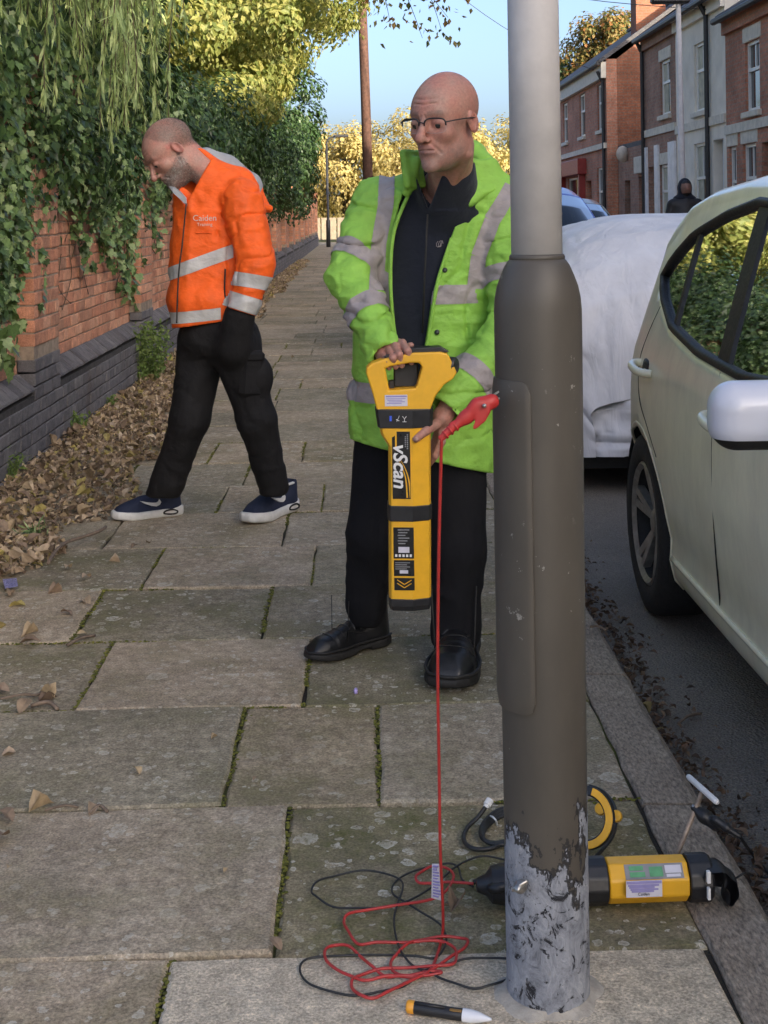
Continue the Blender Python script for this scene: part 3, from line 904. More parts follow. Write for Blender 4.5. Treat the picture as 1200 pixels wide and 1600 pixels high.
M_BLACKP = pm('black_plastic', (.017, .017, .019), .42, .2, 50, bump=.15, bscale=400, bdist=.0005)
M_LENS = (lambda t: (t.set('Base Color', (1, 1, 1)), t.set('Transmission Weight', 1.0), t.set('Roughness', t.ramp(t.noise(40), [(.3, 0.0), (.7, .02)])), t.set('IOR', 1.02), t.set('Alpha', .25), t.m)[-1])(NT('spectacle_lens'))

def head_sdf(p, long=1.0, beard=0.0, lids=True):
    """head in its own frame: x across, y out of the face, z up, eyes near z = 0; about 0.235 m tall"""
    ax = np.abs(p[:, 0]); q = np.stack([ax, p[:, 1], p[:, 2]], 1)
    d = ell(p, (0, -.018, .036), (.077, .099, .086))
    d = smin(d, ell(p, (0, .028, .025), (.066, .066, .06)), .03)
    d = smin(d, ell(p, (0, .030, -.036), (.054, .062, .084)), .03)
    d = smin(d, ell(p, (0, .036, -.084), (.042, .054, .038)), .025)
    d = smin(d, ell(q, (.046, .010, -.064), (.017, .032, .03)), .03)
    d = smin(d, ell(p, (0, .081, -.107), (.022, .015, .017)), .018)
    d = smin(d, ell(q, (.040, .060, -.026), (.020, .020, .017)), .024)
    d = smin(d, cap(q, (.008, .085, .021), (.042, .073, .024), .0085, .0075), .014)
    d = smax(d, -ell(q, (.033, .101, .000), (.021, .020, .0145)), .016)
    d = smin(d, ell(q, (.033, .0785, .000), (.0165, .0135, .0125)), .006)
    d = smax(d, -cap(q, (.021, .0925, -.003), (.045, .0865, -.004), .0015), .004)
    d = smin(d, cap(p, (0, .089, .012), (0, .117, -.031), .008, .0115), .010)
    d = smin(d, ell(p, (0, .117, -.036), (.0135, .012, .011)), .008)
    d = smin(d, ell(q, (.0135, .102, -.039), (.008, .010, .0075)), .006)
    d = smax(d, -ell(q, (.007, .106, -.0465), (.004, .006, .004)), .004)
    d = smin(d, ell(p, (0, .086, -.062), (.026, .016, .017)), .014)
    d = smax(d, -cap(q, (.017, .097, -.047), (.034, .078, -.074), .0026, .003), .006)
    d = smin(d, cap(q, (0, .0985, -.0585), (.016, .0925, -.0625), .0042, .0026), .005)
    d = smin(d, cap(q, (0, .0970, -.0705), (.015, .0915, -.0700), .0052, .003), .005)
    d = smax(d, -cap(q, (0, .1045, -.0645), (.024, .0920, -.0668), .002), .003)
    d = smax(d, -cap(q, (.006, .097, .017), (.004, .091, .034), .0012), .005)
    for k, zz in enumerate((.048, .060)): d = smax(d, -cap(q, (0, .0925 - .004 * k, zz), (.035, .081 - .004 * k, zz + .002), .0008), .006)
    e = ell(q, (.081, -.012, -.008), (.0075, .0175, .029), np.array(Matrix.Rotation(R(-14), 3, 'X')) @ np.array(Matrix.Rotation(R(18), 3, 'Z')))
    e = smax(e, -ell(q, (.088, -.009, -.005), (.006, .011, .021)), .004)
    d = smin(d, e, .006)
    if beard:
        d = smin(d, ell(p, (0, .052, -.098), (.042, .044, .028)), .02)
    return d

def frame_from(fwd, up):
    f = Vector(fwd).normalized(); u = Vector(up); u = (u - f * u.dot(f)).normalized(); r = f.cross(u)
    return np.array([[r.x, f.x, u.x], [r.y, f.y, u.y], [r.z, f.z, u.z]])     # columns: x, y, z of the head
def body_mesh(parent, name, pieces, colf, mat):
    VV, QQ, n = [], [], 0
    for f, lo, hi, h, it in pieces:
        V, Q = sdf_mesh(f, lo, hi, h); V = relax(V, Q, it, .4)
        VV.append(V); QQ.append(Q + n); n += len(V)
    V, Q = np.concatenate(VV), np.concatenate(QQ)
    return link(name, mesh_np(name, V, Q, True, {'col': colf(V)}), mat, parent), V, Q
def bounds(pts, m):
    a = np.array([A3(p) for p in pts]); return a.min(0) - m, a.max(0) + m

def boot(parent, ankle, heel, toe, kind, more=False):
    """one shoe from heel to toe on the ground; heel and toe are ground points"""
    heel, toe, ankle = Vector(heel), Vector(toe), Vector(ankle)
    fw = (toe - heel); L = fw.length; fw.normalize(); sd = Vector((0, 0, 1)).cross(fw); 
    m = np.array([[sd.x, fw.x, 0], [sd.y, fw.y, 0], [sd.z, fw.z, 1]])
    h0 = A3(heel)
    s = L / .30
    def loc(Pn): return ((Pn - h0) @ m) / s
    def outline(q, grow=0.0):
        # plan shape of the sole, y from 0 heel to .30 toe
        w = np.interp(q[:, 1], [-.01, .0, .03, .08, .14, .20, .25, .285, .30, .31], [.004, .022, .037, .034, .035, .047, .048, .036, .018, .004])
        cx = np.interp(q[:, 1], [0, .15, .3], [0, .003, -.004])
        dy = np.maximum(-q[:, 1], q[:, 1] - .30)
        return np.maximum(np.abs(q[:, 0] - cx) - w, dy) - grow
    hs = .030 if kind == 'boot' else .046
    def sole(Pn):
        q = loc(Pn)
        top = np.interp(q[:, 1], [0, .1, .2, .3], [hs, hs * .8, hs * .8, hs * 1.0])
        bot = np.interp(q[:, 1], [0, .22, .3], [0, 0, .012])
        d = smax(outline(q, .004), np.maximum(q[:, 2] - top, bot - q[:, 2]), .008 if kind == 'boot' else .016)
        if kind == 'boot':
            d = smax(d, -rbox(q, (0, .115, -.003), (.06, .028, .014), .006), .005)
        return d * s
    def upper(Pn):
        q = loc(Pn)
        hgt = np.interp(q[:, 1], [-.02, 0, .04, .08, .13, .18, .22, .26, .29, .31], [.10, .105, .11, .11, .105, .085, .072, .066, .05, .03] if kind == 'boot' else [.105, .112, .112, .108, .108, .098, .082, .068, .055, .03])
        w = outline(q, -.002) + np.clip((q[:, 2] - .03) * .30, -.01, .05)
        d = smax(w, np.maximum(q[:, 2] - hgt, .012 - q[:, 2]), .03)
        if kind == 'boot':
            d = smin(d, cap(q, (0, .05, .07), (0, .045, .16), .043, .041), .03)
            d = d - .0012 * (np.abs(q[:, 1] - .212) < .003)
        else:
            d = smin(d, cap(q, (0, .05, .06), (0, .045, .10), .04, .038), .02)
            d = smax(d, -(ell(q, (0, .05, .135), (.032, .04, .05))), .008)
        return d * s
    pts = [heel - sd * .08 * s - fw * .04, heel + sd * .08 * s, toe + fw * .03 + sd * .08 * s, toe - sd * .08 * s, heel + Vector((0, 0, .2 * s)), heel + Vector((0, 0, -.02))]
    lo, hi = bounds(pts, .02)
    um = M_LEATHER if kind == 'boot' else M_NAVY
    o, V, Q = sdf_obj('boot' if kind == 'boot' else 'trainer', upper, lo, hi, .004, um, parent, 2)
    sdf_obj('sole', sole, lo, hi, .004, M_SOLE if kind == 'boot' else M_WSOLE, o, 1)
    T = lambda x, y, z: heel + (sd * x + fw * y + Vector((0, 0, z))) * s
    lc = MB()
    if kind == 'boot':
        for k in range(5):
            y0, z0 = .175 - k * .022, .083 + k * .012
            pts = []
            for i_, xx in enumerate((-.024, -.012, 0, .012, .024)):
                zz = np.linspace(.16, .03, 60); line = np.array([A3(T(xx, y0 - .003 * i_, z_)) for z_ in zz]); dd = upper(line)
                pts.append(T(xx, y0 - .003 * i_, zz[int(np.argmax(dd < .001))] + .001))
            lc.tube(spline(pts, 3), .0024 * s, 6)
        tag(lc.build('lace', M_LACE, o, True), kind='stuff')
        def surf(xx, yy):
            zz = np.linspace(.17, .02, 90); dd = upper(np.array([A3(T(xx, yy, z_)) for z_ in zz]))
            return T(xx, yy, zz[int(np.argmax(dd < .0005))] + .0006)
        for cv_ in ([(x_, .196 + 9 * x_ * x_ * -1.0) for x_ in np.linspace(-.044, .044, 17)], [(x_, .232 - 7 * x_ * x_) for x_ in np.linspace(-.04, .04, 15)]):
            MB().tube([surf(x_, y_) for x_, y_ in cv_], .0013 * s, 5).build('seam', M_SOLE, o, True)
        for sg_ in (-1, 1):
            MB().tube([surf(sg_ * (.026 + .02 * k_ / 8 * 0), .185 - .011 * k_) for k_ in range(9)], .0016 * s, 5).build('eyelet_edge', M_SOLE, o, True)
        wl = MB().tube([T(np.interp(v, [0, .03, .14, .2, .25, .285, .302], [.024, .041, .039, .051, .052, .039, .01]) * k, v, .033) for k in (-1,) for v in np.linspace(.0, .302, 16)] + [T(np.interp(v, [0, .03, .14, .2, .25, .285, .302], [.024, .041, .039, .051, .052, .039, .01]), v, .033) for v in np.linspace(.302, .0, 16)], .0035 * s, 6)
        wl.build('welt', M_SOLE, o, True)
    return (o, T, s, upper) if more else (o, T, s)
M_NAVY = m_cloth('navy_knit', (.018, .024, .05), .8, fs=.1)
M_WSOLE = pm('white_sole_rubber', (.62, .61, .58), .6, .1, 40)

# ------------------------------------------------------------------ worker in yellow-green
pg = thing('person', 'bald person in open yellow-green high-visibility jacket holding a yellow cable locator', 'person', tuple(G(640, 1040)))
HC = A3(P(694, 188, 3.68)); HS = 1.08
HR = frame_from((-.58, -.80, -.15), (-.07, -.14, 1))
def gl(x, y, z): return Vector(HC + HR @ A3((x, y, z)) * HS)
def g_head(Pn):
    p = ((Pn - HC) @ HR) / HS
    p = p * A3((1.04, 1, 1))
    d = head_sdf(p) * HS * .97
    nb = A3(P(700, 300, 3.90)); n0 = HC + HR @ A3((0, -.035, -.07)) * HS
    d = smin(d, cap(Pn, n0, nb, .058, .066), .03)
    for sgn in (-1, 1):   # neck tendons
        d = smin(d, cap(Pn, HC + HR @ A3((sgn * .05, -.02, -.09)) * HS, A3(P(690, 315, 3.82)), .012, .012), .02)
    return d
J = dict(sr=A3(P(588, 318, 3.97)), er=A3(P(548, 432, 3.84)), wr=A3(P(604, 549, 3.655)),
         sl=A3(P(786, 318, 3.93)), el=A3(P(806, 505, 3.80)), wl=A3(P(699, 636, 3.675)),
         hr=A3(P(606, 650, 4.03)), hl=A3(P(706, 655, 4.00)), kr=A3(P(582, 835, 4.03)), kl=A3(P(716, 858, 3.95)),
         ar=A3(P(572, 962, 4.11)), al=A3(P(712, 1005, 3.96)))
def zat(py, y): return P(650, py, y).z
def xat(px, py, y): return P(px, py, y).x
TT = []
for py, cx, hw, cy, hd in ((262, 700, 62, 3.93, .07), (285, 694, 92, 3.94, .095), (310, 690, 112, 3.95, .115), (360, 686, 116, 3.96, .128), (430, 678, 113, 3.97, .133), (520, 668, 112, 3.98, .14), (600, 660, 113, 3.99, .145), (680, 658, 114, 4.0, .15), (760, 658, 116, 4.0, .152), (800, 658, 116, 4.0, .152)):
    TT.append((zat(py, cy), xat(cx, py, cy), cy, hw * cy / FPX, hd))
HEM_L, HEM_R = A3(P(552, 688, 3.95)), A3(P(770, 742, 3.90))
hem_n = np.cross(HEM_R - HEM_L, A3((0, 1, -.1))); hem_n /= np.linalg.norm(hem_n)
if hem_n[2] > 0: hem_n = -hem_n
def g_torso(Pn, grow=0.0): return ptube(Pn, TT, 2.25) - grow
def sleeve(Pn, a, b, c, r0, r1, r2, r3):
    a_, c_ = A3(a), A3(c)
    d = cap(Pn, a, b, r0, r1)
    d = smin(d, cap(Pn, b, c, r2, r3), .02)
    return d
def g_outer(Pn):
    fold = .006 * ridge(Pn, (9, 9, 13), 3) + .003 * ridge(Pn, (21, 21, 30), 5)
    t = smax(g_torso(Pn), Pn[:, 2] - zat(270, 3.94), .03)
    t = t - fold * .8 + .009 * crease(Pn, (5, 5, 5), 33, .14) + .004 * crease(Pn, (9, 9, 11), 35, .16)
    el_w = -.010 * crease(Pn, (5, 5, 10), 14, .16) - .004 * crease(Pn, (10, 10, 17), 15, .16) + .007 * ridge(Pn, (10, 10, 26), 9) + .004 * ridge(Pn, (24, 24, 34), 12)
    ar = sleeve(Pn, J['sr'], J['er'], J['wr'], .073, .064, .064, .052) - el_w
    al = sleeve(Pn, J['sl'], J['el'], J['wl'], .074, .068, .068, .054) - el_w
    for w, e in (('wr', 'er'), ('wl', 'el')):
        ax = J[w] - J[e]; ax /= np.linalg.norm(ax)
        cut = (Pn - J[w]) @ ax - (.012)
        if w == 'wr': ar = smax(ar, cut, .008)
        else: al = smax(al, cut, .008)
    d = smin(t, smin(ar, al, .008), .016)
    return d
def g_open(Pn):
    """front opening of the jacket, as seen from in front"""
    z = Pn[:, 2]
    rows_ = [(235, 640, 742), (275, 640, 730), (320, 624, 722), (380, 612, 702), (460, 612, 676), (540, 622, 664), (600, 632, 655), (640, 640, 650)]
    Z = [zat(r[0], 3.84) for r in rows_][::-1]
    a = np.interp(z, Z, [xat(r[1], r[0], 3.84) for r in rows_][::-1]); b = np.interp(z, Z, [xat(r[2], r[0], 3.84) for r in rows_][::-1])
    d = np.maximum(np.maximum(a - Pn[:, 0], Pn[:, 0] - b), Pn[:, 1] - 3.95)
    d = np.maximum(d, zat(640, 3.84) - z)
    return d
def g_jacket(Pn):
    d = g_outer(Pn)
    d = np.maximum(d, (Pn - HEM_L) @ hem_n)
    inn = g_torso(Pn, -.030)
    arms_in = np.minimum(cap(Pn, J['er'] + (J['wr'] - J['er']) * .75, J['wr'] + (J['wr'] - J['er']) * .2, .034, .044), cap(Pn, J['el'] + (J['wl'] - J['el']) * .75, J['wl'] + (J['wl'] - J['el']) * .2, .036, .046))
    d = np.maximum(d, -np.minimum(inn, arms_in))
    return np.maximum(d, -g_open(Pn))
lo, hi = bounds([P(500, 240, 4.0), P(860, 770, 3.9), P(540, 400, 3.6), P(650, 500, 4.2)], .06)
jk, JV, JQ = sdf_obj('jacket', g_jacket, lo, hi, .0046, M_HIVIS, pg, 2)
# reflective tape
def arm_pred(a, b, rad): return lambda c: (np.linalg.norm(c - (A3(a) + np.clip(((c - A3(a)) @ (A3(b) - A3(a))) / ((A3(b) - A3(a)) @ (A3(b) - A3(a))), 0, 1)[:, None] * (A3(b) - A3(a))), axis=1) < rad)
def outer_only(c): return g_outer(c) > -.007
def arm_band(a, b, t0, w, rad, nm, V, Q, mat, tiltv=(0, 0, 0), parent=None, oo=outer_only):
    a, b = A3(a), A3(b); ax = b - a; L = np.linalg.norm(ax); ax /= L
    n = ax + A3(tiltv); n /= np.linalg.norm(n)
    p0 = a + ax * t0 * L
    pr = arm_pred(a, b, rad)
    return band(nm, V, Q, [(p0 + n * w / 2, n), (p0 - n * w / 2, -n)], lambda c: pr(c) & oo(c), .0022, mat, parent)
arm_band(J['sr'], J['er'], .80, .048, .115, 'reflective_strip', JV, JQ, M_REFL, (-.25, 0, .1), jk)
arm_band(J['er'], J['wr'], .50, .050, .105, 'reflective_strip', JV, JQ, M_REFL, (0, 0, 0), jk)
arm_band(J['sl'], J['el'], .62, .048, .115, 'reflective_strip', JV, JQ, M_REFL, (0, 0, 0), jk)
arm_band(J['el'], J['wl'], .64, .050, .110, 'reflective_strip', JV, JQ, M_REFL, (0, 0, 0), jk)
away = lambda c: (cap(c, J['sr'], J['er'], 0) > .085) & (cap(c, J['er'], J['wr'], 0) > .082) & (cap(c, J['sl'], J['el'], 0) > .105) & (cap(c, J['el'], J['wl'], 0) > .1) & outer_only(c)
for py0, py1 in ((446, 476), (600, 632)):
    band('reflective_strip', JV, JQ, [((0, 3.9, zat(py0, 3.84)), (0, 0, 1)), ((0, 3.9, zat(py1, 3.84)), (0, 0, -1))], away, .0022, M_REFL, jk)
def brace(pts, w):
    """strip running over the shoulder and down the chest"""
    for (p, q) in zip(pts[:-1], pts[1:]):
        p, q = A3(p), A3(q); ax = q - p; L = np.linalg.norm(ax); ax /= L
        sd = np.cross(ax, A3((0, 1, 0))); sd /= np.linalg.norm(sd)
        band('reflective_strip', JV, JQ, [(p + sd * w / 2, sd), (p - sd * w / 2, -sd), (q + ax * .002, ax), (p - ax * .0, -ax)],
             lambda c: outer_only(c) & (c[:, 1] < 3.99), .0026, M_REFL, jk)
brace([P(606, 262, 3.88), P(603, 320, 3.86), P(592, 380, 3.84), P(588, 450, 3.84)], .046)
brace([P(800, 292, 3.88), P(768, 345, 3.85), P(748, 400, 3.84), P(742, 450, 3.84)], .046)
# collar flap, hood, placket, studs
def g_collar(Pn):
    q0 = A3(P(646, 232, 3.80)); 
    d1 = rbox(Pn, A3(P(645, 264, 3.825)), (.010, .045, .055), .008, np.array(Matrix.Rotation(R(-38), 3, 'Z') @ Matrix.Rotation(R(-8), 3, 'Y')))
    d2 = cap(Pn, P(636, 300, 3.83), P(652, 250, 3.80), .014, .011)
    return smin(d1, d2, .02) - .002 * ridge(Pn, (20, 20, 20), 4)
lo, hi = bounds([P(600, 200, 3.8), P(690, 330, 3.85)], .08)
sdf_obj('collar', g_collar, lo, hi, .004, M_HIVIS, jk, 2)
def g_hood(Pn):
    pts = [P(690, 262, 4.06), P(735, 240, 4.02), P(762, 262, 3.94)]
    rr = [.030, .036, .030]
    d = chain(Pn, [A3(p) for p in pts], rr, .03)
    A_, B_, C_ = A3(P(706, 232, 3.90)), A3(P(806, 284, 3.94)), A3(P(732, 326, 3.81))
    nn_ = np.cross(B_ - A_, C_ - A_); nn_ /= np.linalg.norm(nn_); cen_ = (A_ + B_ + C_) / 3
    d2 = np.abs((Pn - cen_) @ nn_) - .016
    for u_, v_ in ((A_, B_), (B_, C_), (C_, A_)):
        e_ = np.cross(v_ - u_, nn_); e_ /= np.linalg.norm(e_)
        if (cen_ - u_) @ e_ > 0: e_ = -e_
        d2 = smax(d2, (Pn - u_) @ e_, .018)
    d = smin(d, d2, .03)
    return d + .006 * crease(Pn, (7, 7, 9), 16) - .004 * ridge(Pn, (9, 9, 12), 8) - .0015 * ridge(Pn, (26, 26, 26), 2)
lo, hi = bounds([P(660, 215, 4.1), P(830, 340, 3.78)], .06)
sdf_obj('hood', g_hood, lo, hi, .0045, M_HIVIS, jk, 2)
pl = MB()
for side, prs in ((0, [(640, 300), (616, 360), (610, 430), (614, 500), (622, 556)]), (1, [(706, 372), (684, 440), (674, 500), (664, 556)])):
    pl.tube(spline([P(a, b, 3.836 - .002 * side) for a, b in prs], 6), .006, 6)
pl.build('placket_edge', M_HIVIS, jk, True)
for a, b in ((695, 422), (683, 519), (636, 294)):
    MB().lathe([(.0, .004), (.006, .004), (.0075, .001), (.0075, -.003)], 14, Matrix.Translation(P(a, b, 3.832)) @ Matrix.Rotation(R(90), 4, 'X')).build('press_stud', M_BUTTON, jk, True)
# fleece
def g_fleece(Pn):
    d = smax(g_torso(Pn, -.022), zat(660, 3.9) - Pn[:, 2], .01)
    d = smax(d, Pn[:, 2] - zat(268, 3.9), .03)
    nb, nt = A3(P(700, 318, 3.90)), A3(P(694, 268, 3.83))
    c = cap(Pn, nb, nt, .092, .091)
    d = smin(d, c, .03) - .006 * ridge(Pn, (8, 8, 5), 31) * (Pn[:, 2] < zat(330, 3.85))
    hole = cap(Pn, A3(P(700, 300, 3.9)), A3(P(688, 190, 3.74)), .082, .084)
    d = np.maximum(d, -hole)
    v = np.maximum(np.abs(Pn[:, 0] - P(670, 300, 3.8).x) - (Pn[:, 2] - zat(330, 3.8)) * .35, Pn[:, 1] - 3.84)
    v = np.maximum(v, zat(330, 3.8) - Pn[:, 2])
    return smax(d, -v, .004)
lo, hi = bounds([P(560, 230, 4.1), P(800, 680, 3.75)], .04)
fl, FV, FQ = sdf_obj('fleece', g_fleece, lo, hi, .005, M_FLEECE, pg, 2)
emb = MB()
ec = P(690, 381, 3.838)
for k in range(3):
    emb.tube(spline([ec + Vector((.010 * math.cos(t + k) * (.4 + .25 * k) - .003 * k, -.001 * k, .009 * math.sin(t * 1.3 + k))) for t in np.linspace(0, 4.6, 8)], 3), .0007, 5)
emb.build('chest_emblem', M_REFL, fl, True)
MB().tube([P(668, 335, 3.815), P(664, 420, 3.83), P(660, 520, 3.838)], .003, 6).build('zip', M_SOLE, fl, True)
# trousers
def g_trous(Pn):
    d = chain(Pn, [J['hr'], J['kr'], J['ar'] + A3((.0, 0, .03))], [.096, .068, .059], .03)
    d2 = chain(Pn, [J['hl'], J['kl'], J['al'] + A3((0, 0, .03))], [.1, .074, .063], .03)
    d = smin(d, d2, .02)
    d = smin(d, ell(Pn, (J['hr'] + J['hl']) / 2 + A3((0, .01, .02)), (.19, .13, .13)), .03)
    lowz = np.clip((.42 - Pn[:, 2]) / .3, 0, 1)
    d = d - .006 * ridge(Pn, (8, 8, 3), 21) - (.002 + .006 * lowz) * ridge(Pn, (12, 12, 20), 22)
    d = np.maximum(d, (J['ar'] + A3((0, 0, -.045)))[2] - Pn[:, 2])
    return d
lo, hi = bounds([J['hr'], J['hl'], J['ar'], J['al']], .22)
hi[2] = J['hr'][2] + .2
sdf_obj('trousers', g_trous, lo, hi, .0055, M_TROUS, pg, 2)
boot(pg, J['ar'], G(604, 1003), G(482, 1036), 'boot')
boot(pg, J['al'], G(722, 1006), G(703, 1086), 'boot')
# hands
def fingers(Pn, lst, k=.004):
    d = None
    for pts, rr in lst:
        e = chain(Pn, [A3(p) for p in pts], rr, .004)
        d = e if d is None else smin(d, e, k)
    return d
LY = 3.60      # depth of the locator
gr = [([P(622, 536, 3.655), P(629, 536, 3.615), P(637, 548, 3.572), P(643, 566, 3.580)], [.0115, .0105, .0098, .0082]),
      ([P(613, 541, 3.655), P(618, 541, 3.612), P(624, 554, 3.568), P(628, 571, 3.580)], [.0118, .0108, .0098, .0082]),
      ([P(605, 548, 3.655), P(609, 548, 3.612), P(614, 559, 3.568), P(618, 573, 3.582)], [.0115, .0105, .0095, .008]),
      ([P(599, 556, 3.655), P(601, 557, 3.615), P(604, 565, 3.575), P(608, 575, 3.586)], [.0105, .0092, .0085, .0072])]
def g_handr(Pn):
    d = fingers(Pn, gr)
    d = smin(d, cap(Pn, P(622, 539, 3.66), P(600, 556, 3.66), .014, .013), .012)
    d = smin(d, cap(Pn, P(611, 546, 3.675), J['wr'], .024, .026), .02)
    d = smin(d, chain(Pn, [A3(P(612, 552, 3.68)), A3(P(628, 545, 3.66)), A3(P(642, 540, 3.635))], [.014, .0115, .009], .006), .008)
    return smin(d, cap(Pn, J['wr'], J['er'] + (J['wr'] - J['er']) * .45, .029, .034), .02)
gL = [([P(690, 656, 3.66), P(680, 664, 3.615), P(666, 673, 3.566), P(650, 686, 3.550)], [.0145, .0135, .0118, .0095]),
      ([P(692, 668, 3.672), P(690, 690, 3.645), P(680, 712, 3.648), P(670, 726, 3.668)], [.0125, .0108, .0098, .008]),
      ([P(688, 676, 3.69), P(684, 704, 3.675), P(668, 722, 3.69), P(655, 730, 3.70)], [.0125, .0108, .0098, .008]),
      ([P(686, 680, 3.71), P(678, 708, 3.705), P(660, 724, 3.712), P(648, 728, 3.715)], [.012, .0105, .0095, .008]),
      ([P(684, 676, 3.725), P(674, 700, 3.725), P(660, 712, 3.728), P(650, 716, 3.73)], [.011, .009, .0085, .007])]
def g_handl(Pn):
    d = fingers(Pn, gL)
    d = smin(d, chain(Pn, [A3(P(692, 650, 3.665)), A3(P(691, 672, 3.68)), A3(P(686, 680, 3.705))], [.021, .017, .015], .012), .014)
    return smin(d, cap(Pn, P(693, 648, 3.675), J['el'] + (J['wl'] - J['el']) * .5, .026, .034), .02)
def g_core(Pn):
    d = chain(Pn, [A3(P(698, 300, 3.92)), A3(P(680, 450, 3.97)), A3(P(655, 650, 4.01))], [.08, .09, .09], .04)
    d = smin(d, cap(Pn, J['sr'], J['sl'], .045), .02)
    for ch, rr in (((J['sr'], J['er'], J['wr']), (.045, .038, .028)), ((J['sl'], J['el'], J['wl']), (.045, .038, .028)), ((J['hr'], J['kr'], J['ar']), (.075, .052, .038)), ((J['hl'], J['kl'], J['al']), (.075, .052, .038))):
        d = smin(d, chain(Pn, ch, rr), .03)
    return d
def g_col(V):
    p = ((V - HC) @ HR) / HS
    base = np.tile(A3((.40, .215, .165)), (len(V), 1))
    # lips, flushed cheeks/nose/ears, stubble, brows
    def mixc(m, c):
        nonlocal base
        base = base * (1 - m[:, None]) + A3(c) * m[:, None]
    near = (np.linalg.norm(p, axis=1) < .2)
    ax = np.abs(p[:, 0])
    mixc(near * np.clip(1 - np.linalg.norm((p - A3((0, .112, -.033))) / A3((.022, .03, .025)), axis=1), 0, 1) * .6, (.42, .16, .12))
    mixc(near * np.clip(1 - np.linalg.norm((np.stack([ax, p[:, 1], p[:, 2]], 1) - A3((.043, .075, -.03))) / A3((.03, .03, .03)), axis=1), 0, 1) * .6, (.42, .18, .14))
    mixc(near * (ax > .074) * (p[:, 2] < .03) * .5, (.42, .17, .13))
    mixc(near * (np.abs(p[:, 2] + .065) < .012) * (ax < .022) * (p[:, 1] > .085) * .5, (.32, .13, .11))
    st = near * np.clip((-.045 - p[:, 2]) / .02, 0, 1) * np.clip((p[:, 1] - .0) / .03, 0, 1) * (.45 + .4 * vnoise(V, 260, 3))
    mixc(np.clip(st, 0, .5), (.26, .19, .17))
    mixc(near * (np.abs(p[:, 2] - .026) < .006) * (ax > .012) * (ax < .048) * (p[:, 1] > .05) * .45, (.16, .11, .09))
    return base
hlo, hhi = bounds([HC], .19); hlo[2] = zat(330, 3.9)
lo1, hi1 = bounds([p for c in gr for p in c[0]] + [J['wr']], .05)
lo2, hi2 = bounds([p for c in gL for p in c[0]] + [J['wl']], .05)
lo3, hi3 = bounds(list(J.values()), .14)
body_mesh(pg, 'body', [(g_head, hlo, hhi, .0027, 1), (g_handr, lo1, hi1, .0022, 1), (g_handl, lo2, hi2, .0022, 1), (g_core, lo3, hi3, .014, 1)], g_col, M_SKIN)
hd = bpy.data.objects['body']
nails = MB()
for pt, dr in ((P(650, 686, 3.540), (-.5, -.7, .4)),):
    nails.lathe([(0, .002), (.0055, .0012), (.0062, -.001)], 10, Matrix.Translation(pt) @ Vector(dr).to_track_quat('Z', 'Y').to_matrix().to_4x4())
nails.build('fingernail', pm('nail', (.45, .27, .21), .35, .08, 40), hd, True)
for sgn in (-1, 1):
    e = MB().lathe([(.0117 * math.sin(t), .0117 * math.cos(t)) for t in np.linspace(.02, 3.12, 9)], 14, Matrix.Translation(gl(sgn * .033, .0795, -.0035))).build('eye', M_IRIS, hd, True)
# spectacles
gs = MB(); gt = MB(); gz = []
for sgn in (-1, 1):
    c = Vector((sgn * .036, .106, -.004)); w, hh = .0285, .0185
    pts = []
    for t in np.linspace(0, 2 * math.pi, 25):
        cx_, sx_ = math.cos(t), math.sin(t)
        pts.append(gl(c.x + w * np.sign(cx_) * abs(cx_) ** .6, c.y - .010 * (sgn * cx_ * .5 + .5), c.z + hh * np.sign(sx_) * abs(sx_) ** .6))
    top = pts[:13]
    gs.tube(top, .0023, 6); gt.tube(pts[12:], .0006, 5)
    gz.append(pts[:24])
    gs.tube(spline([gl(sgn * .064, .097, .004), gl(sgn * .077, .08, .006), gl(sgn * .083, .03, .006), gl(sgn * .083, -.012, .004)], 4), .0019, 6)
gs.tube(spline([gl(-.0085, .107, .002), gl(0, .110, .006), gl(.0085, .107, .002)], 4), .0016, 6)
sp = thing('spectacles', 'half-rimmed dark spectacles on the bald person\'s nose', 'spectacles', tuple(gl(0, .1, 0)))
gs.build('frame', M_BLACKP, sp, True); gt.build('lower_wire', M_REFL, sp, True)
for z_ in gz:
    V = [tuple(v) for v in z_]; MB().add(V, [tuple(range(len(V)))]).build('lens', M_LENS, sp)
# ------------------------------------------------------------------ worker in orange
po = thing('person', 'bearded person in orange high-visibility jacket walking beside the brick wall, looking down', 'person', tuple(G(320, 815)))
OC = A3(P(266, 237, 5.80)); OS = 1.12
OR = frame_from((-.70, -.30, -.68), (-.55, -.06, .83))
def ol(x, y, z): return Vector(OC + OR @ A3((x, y, z)) * OS)
K = dict(sr=A3(P(303, 300, 5.98)), er=A3(P(292, 420, 6.02)), wr=A3(P(318, 505, 5.98)),
         sl=A3(P(377, 312, 5.72)), el=A3(P(401, 412, 5.66)), wl=A3(P(378, 484, 5.64)),
         hr=A3(P(316, 535, 5.86)), hl=A3(P(366, 535, 5.76)), kr=A3(P(296, 655, 5.80)), kl=A3(P(401, 655, 5.76)),
         ar=A3(P(254, 775, 5.86)), al=A3(P(427, 762, 5.82)))
def oz(py, y=5.8): return P(330, py, y).z
def ox(px, py, y=5.8): return P(px, py, y).x
def o_head(Pn):
    p = ((Pn - OC) @ OR) / OS
    d = head_sdf(p, beard=1.0) * OS
    return smin(d, cap(Pn, OC + OR @ A3((0, -.045, -.055)) * OS, P(331, 278, 5.82), .060, .068), .03)
OT = []
for py, cx, hw, cy, hd in ((246, 330, 40, 5.84, .08), (262, 335, 52, 5.84, .10), (290, 338, 64, 5.84, .13), (330, 336, 66, 5.84, .145), (400, 332, 63, 5.84, .15), (470, 330, 60, 5.83, .15), (520, 330, 57, 5.82, .15), (560, 330, 57, 5.82, .15)):
    OT.append((oz(py, cy), ox(cx, py, cy), cy, hw * cy / FPX, hd))
